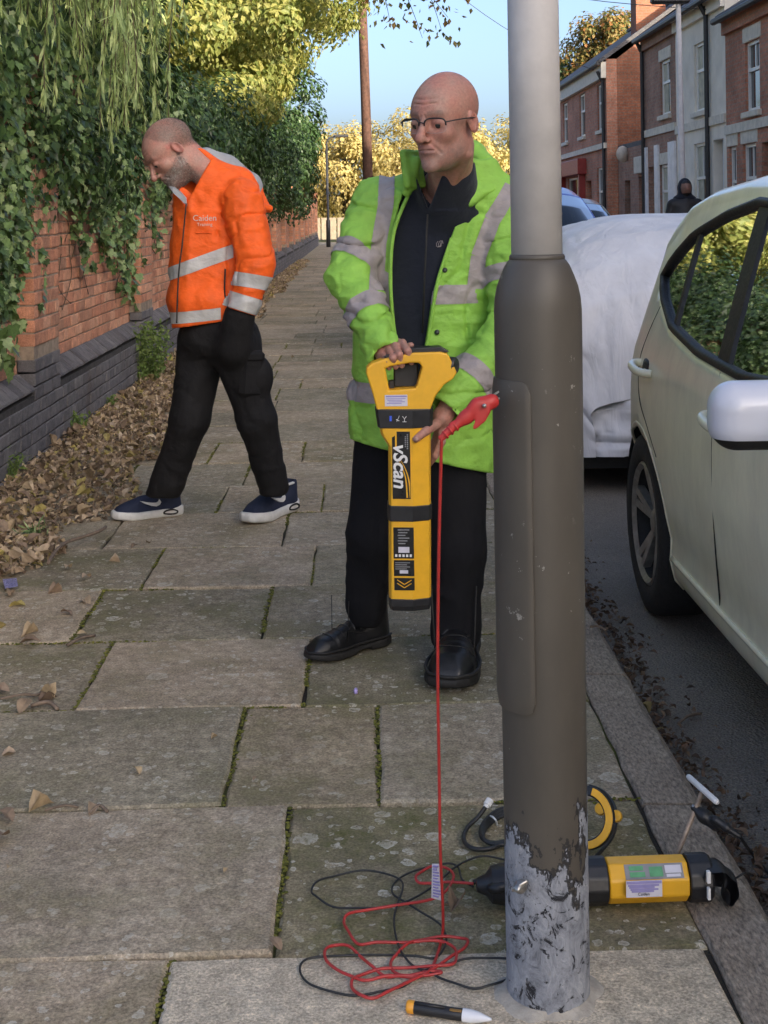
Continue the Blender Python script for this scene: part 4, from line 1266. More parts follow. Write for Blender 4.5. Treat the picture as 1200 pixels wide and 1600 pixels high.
OH0, OH1 = A3(P(276, 512, 5.75)), A3(P(352, 500, 5.75))
oh_n = np.cross(OH1 - OH0, A3((0, 1, 0))); oh_n /= np.linalg.norm(oh_n)
if oh_n[2] > 0: oh_n = -oh_n
def o_outer(Pn):
    fold = .007 * ridge(Pn, (9, 9, 6), 41) + .003 * ridge(Pn, (20, 20, 16), 42)
    t = smax(ptube(Pn, OT, 2.3), Pn[:, 2] - oz(258), .05) - fold
    # blouson gathered above the hem
    t = t - .018 * np.exp(-((Pn[:, 2] - oz(468)) / .055) ** 2)
    t = t + .009 * crease(Pn, (5, 5, 3.5), 47, .16)
    aw = -.010 * crease(Pn, (5, 5, 10), 45, .17) + .006 * ridge(Pn, (9, 9, 20), 43) + .003 * ridge(Pn, (24, 24, 30), 44)
    al = smin(cap(Pn, K['sl'], K['el'], .088, .074), cap(Pn, K['el'], K['wl'], .074, .062), .025) - aw
    ar = smin(cap(Pn, K['sr'], K['er'], .086, .072), cap(Pn, K['er'], K['wr'], .072, .060), .025) - aw
    ax = K['wl'] - K['el']; ax /= np.linalg.norm(ax); al = smax(al, (Pn - K['wl']) @ ax - .01, .008)
    ax = K['wr'] - K['er']; ax /= np.linalg.norm(ax); ar = smax(ar, (Pn - K['wr']) @ ax - .01, .008)
    d = smin(t, smin(al, ar, .01), .014)
    c = cap(Pn, P(333, 285, 5.82), P(305, 262, 5.80), .095, .088)
    d = smin(d, c, .03)
    return d
def o_jacket(Pn):
    d = o_outer(Pn)
    d = np.maximum(d, (Pn - OH0) @ oh_n)
    hole = cap(Pn, A3(P(338, 300, 5.83)), A3(P(270, 238, 5.80)), .078, .090)
    d = smax(d, -hole, .006)
    # notch at the throat
    v = np.maximum(np.abs((Pn[:, 0] - P(288, 300, 5.7).x)) - np.maximum(Pn[:, 2] - oz(322), 0) * .55, Pn[:, 1] - 5.78)
    v = np.maximum(v, oz(322) - Pn[:, 2])
    d = smax(d, -v, .004)
    arm_in = cap(Pn, K['el'], K['wl'] + (K['wl'] - K['el']) * .2, .05, .05)
    return np.maximum(d, -arm_in)
lo, hi = bounds([P(240, 230, 5.9), P(450, 525, 5.9), P(330, 400, 5.5), P(330, 400, 6.15)], .03)
oj, OV, OQ = sdf_obj('jacket', o_jacket, lo, hi, .0056, M_ORANGE, po, 2)
ofar = lambda c: (cap(c, K['sl'], K['el'], 0) > .098) & (cap(c, K['el'], K['wl'], 0) > .092) & (cap(c, K['sr'], K['er'], 0) > .095)
ou = lambda c: o_outer(c) > -.006
def slant_band(p0, p1, w, pred):
    a, b = A3(p0), A3(p1); n = np.cross(b - a, A3((0, 1, 0))); n /= np.linalg.norm(n)
    band('reflective_strip', OV, OQ, [(a + n * w / 2, n), (a - n * w / 2, -n), (b, (1, 0, 0))], pred, .0026, M_REFLO, oj)
slant_band(P(276, 424, 5.70), P(364, 392, 5.70), .055, ou)
slant_band(P(276, 497, 5.70), P(346, 489, 5.70), .050, ou)
arm_band(K['el'], K['wl'], .38, .058, .098, 'reflective_strip', OV, OQ, M_REFLO, (.1, 0, -.25), oj, ou)
arm_band(K['el'], K['wl'], .86, .066, .092, 'reflective_strip', OV, OQ, M_REFLO, (0, 0, 0), oj, ou)
# hood hanging at the back: orange underneath, pale lining on top
hp = [A3(P(322, 250, 5.86)), A3(P(352, 268, 5.90)), A3(P(385, 292, 5.92)), A3(P(410, 322, 5.90))]
def o_hood(Pn):
    d = chain(Pn, hp, [.05, .066, .060, .032], .03)
    d = smin(d, chain(Pn, [A3(P(345, 290, 5.80)), A3(P(372, 300, 5.76)), A3(P(398, 322, 5.78)), A3(P(420, 326, 5.84))], [.022, .034, .022, .016], .02), .03)
    return d - .004 * ridge(Pn, (12, 12, 12), 51)
lo, hi = bounds(hp, .13)
ho, HV, HQ = sdf_obj('hood', o_hood, lo, hi, .005, M_ORANGE, oj, 2)
a0, a1 = A3(P(328, 244, 5.86)), A3(P(420, 326, 5.90))
nn = np.cross(a1 - a0, A3((0, 1, 0))); nn /= np.linalg.norm(nn)
if nn[2] < 0: nn = -nn
band('hood_lining', HV, HQ, [(a0 - nn * .034, -nn), (A3(P(404, 310, 5.9)), (1, 0, -.35))], None, .002, M_LINING, ho)
# collar, zip, pocket, chest lettering
cl0 = [P(264, 291, 5.74), P(271, 292, 5.72), P(281, 299, 5.71), P(290, 309, 5.70), P(291, 321, 5.695), P(280, 310, 5.70), P(270, 301, 5.71)]
MB().add(cl0 + [p + Vector((.003, .008, 0)) for p in cl0], [tuple(range(7)), tuple(range(13, 6, -1))] + [(i, (i + 1) % 7, 7 + (i + 1) % 7, 7 + i) for i in range(7)]).build('collar_lining', M_LINING, oj)
MB().tube(spline([P(291, 318, 5.685), P(285, 380, 5.672), P(279, 430, 5.668), P(276, 505, 5.668)], 6), .0035, 6).build('zip', M_SOLE, oj, True)
MB().tube(spline([P(352, 420, 5.685), P(351, 450, 5.68), P(353, 478, 5.68)], 4), .004, 6).build('pocket_edge', M_SOLE, oj, True)
def text_obj(name, body, size, mat, M4, parent, extrude=.0003, shear=0.0, bold=0.0):
    cu = bpy.data.curves.new(name, 'FONT'); cu.body = body; cu.size = size; cu.extrude = extrude; cu.shear = shear; cu.offset = bold
    cu.align_x = 'CENTER'; cu.align_y = 'CENTER'; cu.resolution_u = 3
    tmp = bpy.data.objects.new(name, cu); C.objects.link(tmp)
    dg = bpy.context.evaluated_depsgraph_get(); dg.update()
    me = bpy.data.meshes.new_from_object(tmp.evaluated_get(dg))
    bpy.data.objects.remove(tmp); bpy.data.curves.remove(cu)
    me.transform(M4); me.materials.clear(); me.name = name
    return link(name, me, mat, parent)
def snap(V, Q, mat4_pt, nrm):
    return None
def on_cloth(fn, px, py, y0, y1, lift=.003):
    """first point of a garment surface along the line of sight between two depths"""
    ys = np.linspace(y0, y1, 160); pts = np.array([A3(P(px, py, y)) for y in ys]); d = fn(pts)
    i = int(np.argmax(d < 0)) if (d < 0).any() else len(ys) - 1
    e = 1e-3; p = pts[i]
    g = np.array([(fn(p[None] + A3(v) * e) - fn(p[None] - A3(v) * e))[0] for v in ((1, 0, 0), (0, 1, 0), (0, 0, 1))]); g /= np.linalg.norm(g)
    return Vector(p + g * lift), Vector(g)
def cloth_text(body, px, py, size, mat, parent, fn, y0, y1, name='lettering', rot=0.0):
    p, n = on_cloth(fn, px, py, y0, y1, .0045)
    zc = n; xc = Vector((0, 0, 1)).cross(zc).normalized(); yc = zc.cross(xc)
    m = Matrix((xc, yc, zc)).transposed().to_4x4(); m.translation = p
    return text_obj(name, body, size, mat, m @ Matrix.Rotation(rot, 4, 'Z'), parent)
M_LETTER = pm('pale_embroidery', (.62, .5, .42), .7, .1, 60)
cloth_text('Caiden', 320, 341, .036, M_LETTER, oj, o_jacket, 5.4, 5.9)
cloth_text('Training', 320, 351, .020, M_LETTER, oj, o_jacket, 5.4, 5.9)
MB().tube([on_cloth(o_jacket, a, 364, 5.4, 5.9)[0] for a in range(306, 332, 4)], .003, 6).build('pocket_seam', M_ORANGE, oj, True)
# trousers
def o_trous(Pn):
    d = chain(Pn, [K['hr'], K['kr'], K['ar']], [.103, .083, .068], .03)
    d2 = chain(Pn, [K['hl'], K['kl'], K['al']], [.105, .080, .065], .03)
    d = smin(d, d2, .02)
    d = smin(d, ell(Pn, (K['hr'] + K['hl']) / 2 + A3((.01, .0, .03)), (.17, .14, .13)), .04)
    lowz = np.clip((.5 - Pn[:, 2]) / .35, 0, 1)
    d = d - .005 * ridge(Pn, (6, 6, 3.5), 61) - (.001 + .004 * lowz) * ridge(Pn + .03 * vnoise(Pn, 9, 6)[:, None], (9, 9, 19), 62) + .005 * crease(Pn, (5, 5, 8), 66, .22)
    # cargo pocket
    d = np.minimum(d, rbox(Pn, A3(P(404, 590, 5.72)), (.045, .05, .085), .02) + .0) if False else smin(smin(d, ell(Pn, P(403, 590, 5.73), (.066, .06, .095)), .015), cap(Pn, P(374, 494, 5.65), P(366, 545, 5.68), .066, .075), .03)
    return np.maximum(d, (.128 - Pn[:, 2]) + .02 * vnoise(Pn, 8, 2))
lo, hi = bounds([K[k] for k in ('hr', 'hl', 'kr', 'kl', 'ar', 'al')], .2); hi[2] = K['hr'][2] + .14; lo[2] = .03
otr, _, _ = sdf_obj('trousers', o_trous, lo, hi, .0065, M_TROUS2, po, 2)
# cargo pocket with flap
pkc = P(393, 588, 5.690)
pkr = Matrix.Rotation(R(22), 3, 'Z') @ Matrix.Rotation(R(4), 3, 'Y')
MB().box(pkc, (.105, .05, .18), pkr, bev=.02).build('cargo_pocket', M_TROUS2, otr)
MB().box(pkc + Vector((0, -.006, .085)), (.112, .054, .05), pkr, bev=.014).build('pocket_flap', M_TROUS2, otr)
# trainers
for (heel, toe, ank) in ((G(284, 803), G(176, 815), K['ar']), (G(459, 795), G(386, 822), K['al'])):
    o, T, s, o_up = boot(po, ank, heel, toe, 'trainer', True)
    side = 1 if T(.05, .1, 0).y < T(-.05, .1, 0).y else -1
    # swoosh, heel window and collar on the side facing the pavement
    sw = [(.06, .075), (.072, .058), (.095, .050), (.13, .060), (.17, .078), (.205, .092), (.16, .078), (.125, .072), (.10, .069), (.082, .074), (.070, .088)]
    sw = [(.098, .066), (.104, .056), (.118, .051), (.14, .055), (.165, .066), (.19, .080), (.16, .072), (.135, .067), (.12, .066), (.110, .070), (.104, .078)]
    V = []
    for v, z in sw:
        xs_ = np.linspace(.075, .0, 70); dd_ = o_up(np.array([A3(T(side * x_, v, z)) for x_ in xs_]))
        V.append(T(side * (xs_[int(np.argmax(dd_ < 0))] + .003), v, z))
    me = MB().add(V, [tuple(range(len(V)))])
    ob_ = me.build('swoosh', M_WSOLE, o)
    md = ob_.modifiers.new('s', 'SOLIDIFY'); md.thickness = .006; md.offset = 0
    wn = MB().tube(spline([T(side * .0432, .03, .024), T(side * .0435, .05, .033), T(side * .0415, .08, .030), T(side * .0415, .09, .020), T(side * .042, .06, .014), T(side * .043, .035, .016), T(side * .0432, .03, .024)], 3), .004, 6)
    wn.build('air_window', M_SOLE, o, True)
    lc = MB()
    for k in range(4):
        y0, z0 = .175 - k * .022, .074 + k * .008
        lc.tube(spline([T(-.022, y0, z0 - .006), T(0, y0 - .004, z0 + .006), T(.022, y0 - .008, z0 - .006)], 4), .0028 * s, 6)
    lc.build('lace', M_NAVY, o, True)
    MB().tube(spline([T(side * .03, .04, .105), T(side * .034, .06, .108), T(side * .03, .085, .106)], 4), .006, 6).build('heel_tab', M_WSOLE, o, True)
# body
def o_core(Pn):
    d = chain(Pn, [A3(P(336, 300, 5.84)), A3(P(332, 400, 5.84)), A3(P(336, 520, 5.82))], [.07, .09, .09], .04)
    d = smin(d, cap(Pn, K['sr'], K['sl'], .045), .02)
    for ch, rr in (((K['sr'], K['er'], K['wr']), (.045, .038, .028)), ((K['sl'], K['el'], K['wl']), (.045, .038, .028)), ((K['hr'], K['kr'], K['ar'] + A3((.02, 0, .09))), (.075, .052, .030)), ((K['hl'], K['kl'], K['al'] + A3((0, 0, .09))), (.075, .052, .030))):
        d = smin(d, chain(Pn, ch, rr), .03)
    return d
def hand_in(Pn, w, down):
    w = A3(w); dn = A3(down)
    d = cap(Pn, w, w + dn * .09, .028, .036)
    sdv = np.cross(dn, A3((0, 1, 0))); sdv /= np.linalg.norm(sdv)
    for k in range(4):
        a = w + dn * .095 + sdv * (k - 1.5) * .02
        d = smin(d, chain(Pn, [a, a + dn * .045, a + dn * (.075 - .006 * abs(k - 1.3))], [.0115, .010, .008]), .006)
    return smin(d, chain(Pn, [w + dn * .03, w + dn * .06 + sdv * .045, w + dn * .095 + sdv * .05], [.014, .012, .009]), .008)
wdl = K['wl'] - K['el']; wdl /= np.linalg.norm(wdl)
def o_handl(Pn): return hand_in(Pn, K['wl'], wdl * .6 + A3((-.3, .2, -.75)) * .6)
def o_handr(Pn): return hand_in(Pn, K['wr'], A3((.1, 0, -1)))
def o_col(V):
    p = ((V - OC) @ OR) / OS
    base = np.tile(A3((.42, .225, .175)), (len(V), 1)); near = np.linalg.norm(p, axis=1) < .21; ax = np.abs(p[:, 0])
    def mixc(m, c):
        nonlocal base
        base = base * (1 - m[:, None]) + A3(c) * m[:, None]
    mixc(near * (ax > .074) * (p[:, 2] < .03) * (p[:, 1] < .02) * .6, (.45, .17, .14))
    mixc(near * np.clip(1 - np.linalg.norm((p - A3((0, .112, -.033))) / A3((.022, .03, .025)), axis=1), 0, 1) * .6, (.44, .17, .14))
    # beard and cropped hair shading into skin
    bz = np.interp(p[:, 1], [-.02, .03, .07, .12], [-.01, -.035, -.046, -.050])
    m = near * np.clip((bz - p[:, 2]) / .018, 0, 1) * np.clip((p[:, 1] + .015) / .02, 0, 1) * np.clip((p[:, 2] + .16) / .02, 0, 1)
    n = .5 + .5 * vnoise(V, 330, 5)
    mixc(m * (.55 + .45 * n), A3((.20, .165, .145)))
    mixc(m * (n > .62) * .6, (.42, .38, .35))
    hl = np.interp(p[:, 1], [-.12, -.03, .0, .03, .055], [-.06, -.02, .02, .055, .15])
    m2 = near * np.clip((p[:, 2] - hl) / .02, 0, 1) * np.clip((.05 - p[:, 1]) / .03, 0, 1)
    thin = np.clip(1.15 - (p[:, 2] - .06) / .06, .25, 1)
    mixc(m2 * thin * (.45 + .4 * n), (.17, .135, .11))
    mixc(near * (np.abs(p[:, 2] - .026) < .007) * (ax > .01) * (ax < .05) * (p[:, 1] > .05) * .5, (.16, .12, .1))
    return base
hlo, hhi = bounds([OC, P(333, 285, 5.82)], .16)
l1, h1 = bounds([K['wl']], .22); l2, h2 = bounds([K['wr']], .22); l3, h3 = bounds(list(K.values()), .14)
bo, BV, BQ = body_mesh(po, 'body', [(o_head, hlo, hhi, .0032, 1), (o_handl, l1, h1, .0035, 1), (o_handr, l2, h2, .0035, 1), (o_core, l3, h3, .016, 1)], o_col, M_SKIN)
# short hair and beard: fine bristles standing off the skin
def bristles(name, V, keep, n, ln, r0, mat, parent, C0, RR, S_, cols):
    idx = np.nonzero(keep)[0]
    if not len(idx): return
    pick = rng.choice(idx, n)
    p = V[pick] + rng.normal(0, .0015, (n, 3))
    loc = ((p - C0) @ RR) / S_
    nr = loc / np.linalg.norm(loc, axis=1)[:, None]
    dr = nr * 1.0 + rng.normal(0, .35, (n, 3)); dr[:, 2] -= .5; dr /= np.linalg.norm(dr, axis=1)[:, None]
    dw = dr @ RR.T
    side = np.cross(dw, rng.normal(0, 1, (n, 3))); side /= np.linalg.norm(side, axis=1)[:, None]
    L = (ln * rng.uniform(.5, 1.3, n))[:, None]
    T3 = np.stack([p - side * r0, p + side * r0, p + dw * L], 1).reshape(-1, 3)
    return link(name, mesh_np(name, T3, np.arange(3 * n).reshape(-1, 3), False), mat, parent)
pl_ = ((BV - OC) @ OR) / OS; nearh = np.linalg.norm(pl_, axis=1) < .21
bzz = np.interp(pl_[:, 1], [-.02, .03, .07, .12], [-.012, -.037, -.048, -.052])
kb = nearh & (pl_[:, 2] < bzz) & (pl_[:, 1] > -.005) & (pl_[:, 2] > -.15)
kb &= ~((np.abs(pl_[:, 2] + .066) < .008) & (np.abs(pl_[:, 0]) < .02) & (pl_[:, 1] > .085))
tag(bristles('beard', BV, kb, 9000, .0042, .0007, M_HAIR, bo, OC, OR, OS, None), kind='stuff')
hll = np.interp(pl_[:, 1], [-.12, -.03, .0, .03, .055], [-.06, -.02, .022, .06, .16])
kh = nearh & (pl_[:, 2] > hll) & (pl_[:, 1] < .045) & (rng.random(len(pl_)) < np.clip(1.3 - (pl_[:, 2] - .07) / .05, .12, 1)) & (np.abs(pl_[:, 0]) < .083)
tag(bristles('hair', BV, kh, 11000, .0035, .0007, M_HAIR, bo, OC, OR, OS, None), kind='stuff')
for sgn in (-1, 1):
    MB().lathe([(.0117 * math.sin(t), .0117 * math.cos(t)) for t in np.linspace(.02, 3.12, 9)], 14, Matrix.Translation(ol(sgn * .033, .082, -.0035))).build('eye', M_IRIS, bo, True)
# ================================================================== lamp post
LP = Vector((P(857, 1558, 2.285).x, 2.285, 0)); LPR = .0715
def m_post():
    t = NT('post_paint'); w = t.co('World'); g = t.n('ShaderNodeSeparateXYZ'); t.l(w, g.inputs[0])
    paint = t.ramp(t.noise(9, 5, .6, t.mapping(w, (1, 1, .4))), [(.3, (.072, .062, .049)), (.7, (.098, .084, .066))])
    chip = t.ramp(t.noise(38, 4, .75, w), [(.645, 0.0), (.66, .8)], 'LINEAR')
    chip = t.math('MULTIPLY', chip, t.ramp(t.noise(6, 2, .5, w), [(.5, 0.0), (.6, 1.0)]))
    paint = t.mix(chip, paint, (.34, .32, .28))
    n1 = t.noise(10, 5, .7, t.mapping(w, (1, 1, .55))); n2 = t.noise(46, 4, .7, w)
    hz = t.math('ADD', g.outputs[2], t.math('MULTIPLY', t.math('SUBTRACT', n1, .5), .62))
    hz = t.math('ADD', hz, t.math('MULTIPLY', t.math('SUBTRACT', n2, .5), .10))
    bare = t.math('LESS_THAN', hz, .285)
    edge = t.math('LESS_THAN', t.math('ABSOLUTE', t.math('SUBTRACT', hz, .288)), .013)
    v = t.noise(30, 6, .8, t.mapping(w, (1, 1, .6)), .8)
    prim = t.ramp(v, [(.3, (.10, .105, .12)), (.45, (.23, .24, .265)), (.6, (.33, .34, .365)), (.72, (.46, .46, .47))])
    vo = t.n('ShaderNodeTexVoronoi', feature='F1'); vo.inputs['Scale'].default_value = 42; t.l(w, vo.inputs['Vector'])
    pit = t.ramp(t.noise(22, 6, .8, w, 1.6), [(.565, 0.0), (.60, 1.0)])
    prim = t.mix(pit, prim, (.018, .018, .022))
    rust = t.ramp(t.noise(17, 4, .7, w), [(.66, 0.0), (.76, .5)])
    prim = t.mix(rust, prim, (.20, .17, .13))
    c = t.mix(bare, paint, prim); c = t.mix(t.math('MULTIPLY', edge, .85), c, (.02, .019, .02))
    t.set('Base Color', c); t.set('Roughness', t.mix(bare, (.5, .5, .5), (.8, .8, .8)))
    hgt = t.math('ADD', t.math('MULTIPLY', t.math('SUBTRACT', 1.0, bare), .6), t.math('MULTIPLY', t.math('MULTIPLY', v, bare), .8))
    hgt = t.math('SUBTRACT', hgt, t.math('MULTIPLY', t.math('MULTIPLY', pit, bare), .5))
    b1 = t.bump(hgt, .9, .006)
    t.bump(t.noise(60, 4, .6, t.mapping(w, (1, 1, .3))), .12, .002, b1)
    return t.m
M_POST = m_post()
M_SHAFT = pm('grey_shaft_paint', (.58, .55, .53), .55, .1, 14, bump=.15, bscale=80, world=True, dirt=.12)
M_STEEL = pm('worn_steel', (.42, .4, .37), .35, .2, 80, metal=.9)
lp = thing('lamp_post', 'tall taupe steel lamp post with flaking base and service door on the pavement', 'lamp post', tuple(LP))
LT = Matrix.Translation(LP) @ Matrix.Rotation(R(-.1), 4, 'Y')
prof = [(.0705, -.06), (.0705, .0), (.0708, .1), (.071, .4), (.073, .8), (.0745, 1.1), (.0745, 1.165), (.073, 1.185), (.069, 1.205), (.062, 1.224), (.055, 1.240), (.0495, 1.248), (.047, 1.250)]
MB().lathe(prof, 64, LT).build('base_column', M_POST, lp, True, auto=50)
MB().lathe([(.0435, 1.23), (.0435, 1.7), (.042, 3.0), (.036, 5.6)], 40, LT).build('upper_shaft', M_SHAFT, lp, True)
MB().lathe([(.047, 1.247), (.0475, 1.254), (.046, 1.258), (.0438, 1.259)], 40, LT).build('joint_ring', M_POST, lp, True)
hb = MB().tube(spline([LT @ Vector((0, 0, 5.55)), LT @ Vector((.05, .02, 5.85)), LT @ Vector((.45, .05, 6.0)), LT @ Vector((.9, .05, 6.02))], 5), .03, 10).build('bracket_arm', M_SHAFT, lp, True)
MB().box(LT @ Vector((1.15, .05, 6.02)), (.55, .2, .1), bev=.03).build('lantern', M_SHAFT, lp)
# service door: curved plate standing proud of the column
def door_plate(r0, a0, a1, z0, z1, cr, th, n=26, m=30):
    VV = []; nx = n; nz = m
    A = np.linspace(a0, a1, nx); Z = np.linspace(z0, z1, nz)
    for a in A:
        da = min(a - a0, a1 - a) * r0
        ins = 0 if da >= cr else cr - math.sqrt(max(cr * cr - (cr - da) ** 2, 0))
        for z in np.linspace(z0 + ins, z1 - ins, nz):
            VV.append((a, z, r0)); 
    mb = MB()
    pos = lambda a, z, r: LT @ Vector((r * math.sin(a), -r * math.cos(a), z))
    n1 = len(VV)
    edgeset = lambda i, j: i in (0, nx - 1) or j in (0, nz - 1)
    top = []; bot = []
    for k, (a, z, r) in enumerate(VV):
        i, j = divmod(k, nz)
        e = 0.0028 if edgeset(i, j) else 0
        top.append(pos(a, z, r + th - e)); bot.append(pos(a, z, r))
    Fc = [(i * nz + j, (i + 1) * nz + j, (i + 1) * nz + j + 1, i * nz + j + 1) for i in range(nx - 1) for j in range(nz - 1)]
    rim = [i * nz for i in range(nx)] + [(nx - 1) * nz + j for j in range(1, nz)] + [i * nz + nz - 1 for i in range(nx - 2, -1, -1)] + [j for j in range(nz - 2, 0, -1)]
    F2 = [(a, b, b + n1, a + n1) for a, b in zip(rim, rim[1:] + rim[:1])]
    return mb.add(top + bot, Fc + [tuple(x + n1 for x in f[::-1]) for f in Fc] + F2)
dz0, dz1 = .497, 1.05
dp = door_plate(.0738, R(-118), R(-18), dz0, dz1, .020, .0058).build('service_door', M_POST, lp, True, auto=35)
bl = MB().lathe([(.0, .018), (.006, .018), (.0065, .0), (.011, -.001), (.011, -.010)], 12, Matrix.Translation(P(812, 1386, 2.212)) @ Matrix.Rotation(R(72), 4, 'X') @ Matrix.Rotation(R(-20), 4, 'Y'))
bl.box(P(812, 1384, 2.202), (.030, .004, .007), Matrix.Rotation(R(-28), 3, 'Y'), bev=.001)
bl.build('earth_stud', M_STEEL, lp, True)
# cracked concrete haunch round the foot
hc = []
for k in range(40):
    a = 2 * math.pi * k / 40; hc.append((a, .092 + .007 * math.sin(a * 2 + 1) + .004 * math.sin(a * 5) + rng.normal(0, .003)))
V = [tuple(LP + Vector((math.cos(a) * r, math.sin(a) * r, -.003))) for a, r in hc] + [tuple(LP + Vector((math.cos(a) * (r - .012), math.sin(a) * (r - .012), .005 + rng.normal(0, .0012)))) for a, r in hc] + [tuple(LP + Vector((math.cos(a) * .069, math.sin(a) * .069, .010))) for a, r in hc]
Fc = [(q * 40 + k, q * 40 + (k + 1) % 40, (q + 1) * 40 + (k + 1) % 40, (q + 1) * 40 + k) for q in (0, 1) for k in range(40)]
MB().add(V, Fc).build('concrete_haunch', pm('haunch_concrete', (.40, .36, .30), .95, .3, 25, bump=.8, bscale=120, bdist=.004, world=True), lp, True)

# ================================================================== cable locator
M_YEL = pm('yellow_plastic', (.80, .42, .022), .42, .06, 30, bump=.08, bscale=500, bdist=.0004, dirt=.12)
M_LBL = pm('black_label', (.012, .012, .013), .35, .2, 30, bump=0)
M_WHT = pm('white_print', (.75, .74, .72), .5, .05, 40, bump=0)
M_PURP = pm('purple_print', (.30, .27, .52), .5, .1, 40, bump=0)
M_STICK = pm('white_sticker', (.62, .60, .66), .45, .06, 60, bump=0)
M_BLUE_L = pm('blue_mark', (.05, .12, .7), .4, .05, 40, bump=0)
M_GREY_P = pm('grey_print', (.25, .25, .26), .5, .1, 40, bump=0)
LB = P(641, 945, LY); LS = FPX / LY
loc = thing('cable_locator', 'yellow and black handheld cable locator held upright by the person in yellow-green', 'cable locator', tuple(LB))
LM = Matrix.Translation(LB) @ Matrix.Rotation(R(.6), 4, 'Y')
def lx(px): return (px - 641) / LS
def lz(py): return (945 - py) / LS
def hexa(grow, dx0=0.0, dx1=0.0):
    g = grow
    return [(-.057 + dx0 - g, .032 + g), (-.057 + dx0 - g, -.022), (-.051 + dx0 - g, -.040 - g), (.006, -.046 - g), (.050 + dx1, -.030 - g), (.0555 + dx1 + g, -.016), (.0555 + dx1 + g, .032 + g)]
def hexloft(secs):
    mb = MB(); n = 7
    V = []
    for z, pts in secs: V += [LM @ Vector((x, y, z)) for x, y in pts]
    Fc = [(q * n + k, q * n + (k + 1) % n, (q + 1) * n + (k + 1) % n, (q + 1) * n + k) for q in range(len(secs) - 1) for k in range(n)]
    Fc += [tuple(range(n))[::-1], tuple((len(secs) - 1) * n + k for k in range(n))]
    return mb.add(V, Fc)
lt = hexloft([(lz(932), hexa(0)), (lz(806), hexa(0))]).build('lower_tube', M_YEL, loc, False, .0025)
hexloft([(lz(948), hexa(-.004)), (lz(940), hexa(.0015)), (lz(929), hexa(.002))]).build('foot_cap', M_BLACKP, loc, False, .002)
hexloft([(lz(809), hexa(.003)), (lz(785), hexa(.003))]).build('middle_band', M_BLACKP, loc, False, .002)
ut = hexloft([(lz(788), hexa(0)), (lz(695), hexa(0)), (lz(675), hexa(0, -.021, .0)), (lz(662), hexa(0, -.025, .002))]).build('upper_tube', M_YEL, loc, False, .0025)
hexloft([(lz(665), hexa(.003, -.026, .002)), (lz(636), hexa(.003, -.033, .0045))]).build('collar_band', M_BLACKP, loc, False, .002)
# head with handle opening
outer = [(590, 639), (583, 612), (573, 580), (574, 572), (582, 565), (606, 557), (648, 549), (688, 548), (700, 551), (714, 580), (708, 590), (693, 600), (680, 618), (672, 639)]
inner = [(603, 573), (609, 607), (649, 604), (652, 600), (660, 572), (656, 565), (640, 565), (612, 570)]
def holed(outer, inner, y0, y1):
    bm = bmesh.new(); ed = []
    for loop in (outer, inner):
        vs = [bm.verts.new((lx(a), y0, lz(b))) for a, b in loop]
        ed += [bm.edges.new((vs[i], vs[(i + 1) % len(vs)])) for i in range(len(vs))]
    r = bmesh.ops.triangle_fill(bm, edges=ed, use_beauty=True)
    fs = [g for g in r['geom'] if isinstance(g, bmesh.types.BMFace)]
    ex = bmesh.ops.extrude_face_region(bm, geom=fs)
    for g in ex['geom']:
        if isinstance(g, bmesh.types.BMVert): g.co.y = y1
    bmesh.ops.recalc_face_normals(bm, faces=bm.faces)
    bmesh.ops.dissolve_limit(bm, angle_limit=R(2), verts=bm.verts, edges=bm.edges)
    e2 = [e for e in bm.edges if len(e.link_faces) == 2 and e.calc_face_angle(0) > R(50)]
    bmesh.ops.bevel(bm, geom=e2, offset=.005, segments=3, affect='EDGES', profile=.5, clamp_overlap=True)
    bm.transform(LM)
    return bm
bm = holed(outer, inner, -.034, .026)
me = bpy.data.meshes.new('handle_frame'); bm.to_mesh(me); bm.free()
hf = link('handle_frame', me, M_YEL, loc)
MB().prism([(lx(600), lz(556)), (lx(612), lz(550)), (lx(650), lz(542)), (lx(690), lz(541)), (lx(703), lz(549)), (lx(690), lz(550)), (lx(648), lz(551.5)), (lx(607), lz(559.5))], -.026, .030, LM).build('display_hood', M_BLACKP, loc, False, .002)
sk = MB().lathe([(0, .022), (.020, .021), (.0235, .017), (.0245, .004), (.0245, -.01)], 24, LM @ Matrix.Translation((lx(703), -.006, lz(571))) @ Matrix.Rotation(R(90), 4, 'Y') @ Matrix.Rotation(R(28), 4, 'X'))
sk.build('speaker', M_BLACKP, loc, True, auto=40)
MB().box(LM @ Vector((lx(636), .022, lz(587))), ((657 - 618) / LS, .02, (606 - 568) / LS), bev=.004).box(LM @ Vector((lx(613), .010, lz(601))), (10 / LS, .02, 14 / LS), bev=.003).build('control_panel', M_BLACKP, loc)
def flat(name, rects, mat, parent, yf, tilt=0.0):
    """thin printed rectangles on a face: rect = px x0, y0, x1, y1"""
    mb = MB()
    for (a, b, c, d) in rects:
        x0, x1 = lx(a), lx(c)
        mb.box(LM @ Vector(((x0 + x1) / 2, yf((x0 + x1) / 2), lz((b + d) / 2))), (x1 - x0, .0008, (d - b) / LS), Matrix.Rotation(tilt, 3, 'Z'))
    return mb.build(name, mat, parent)
ft = math.atan2(-.006, .057)
yf1 = lambda x: -.040 - (x + .051) / .057 * .006 - .0007
yf2 = lambda x: yf1(x) - .0006
yf3 = lambda x: yf1(x) - .0012
flat('main_label', [(613, 670, 641, 774)], M_LBL, ut, yf1, ft)
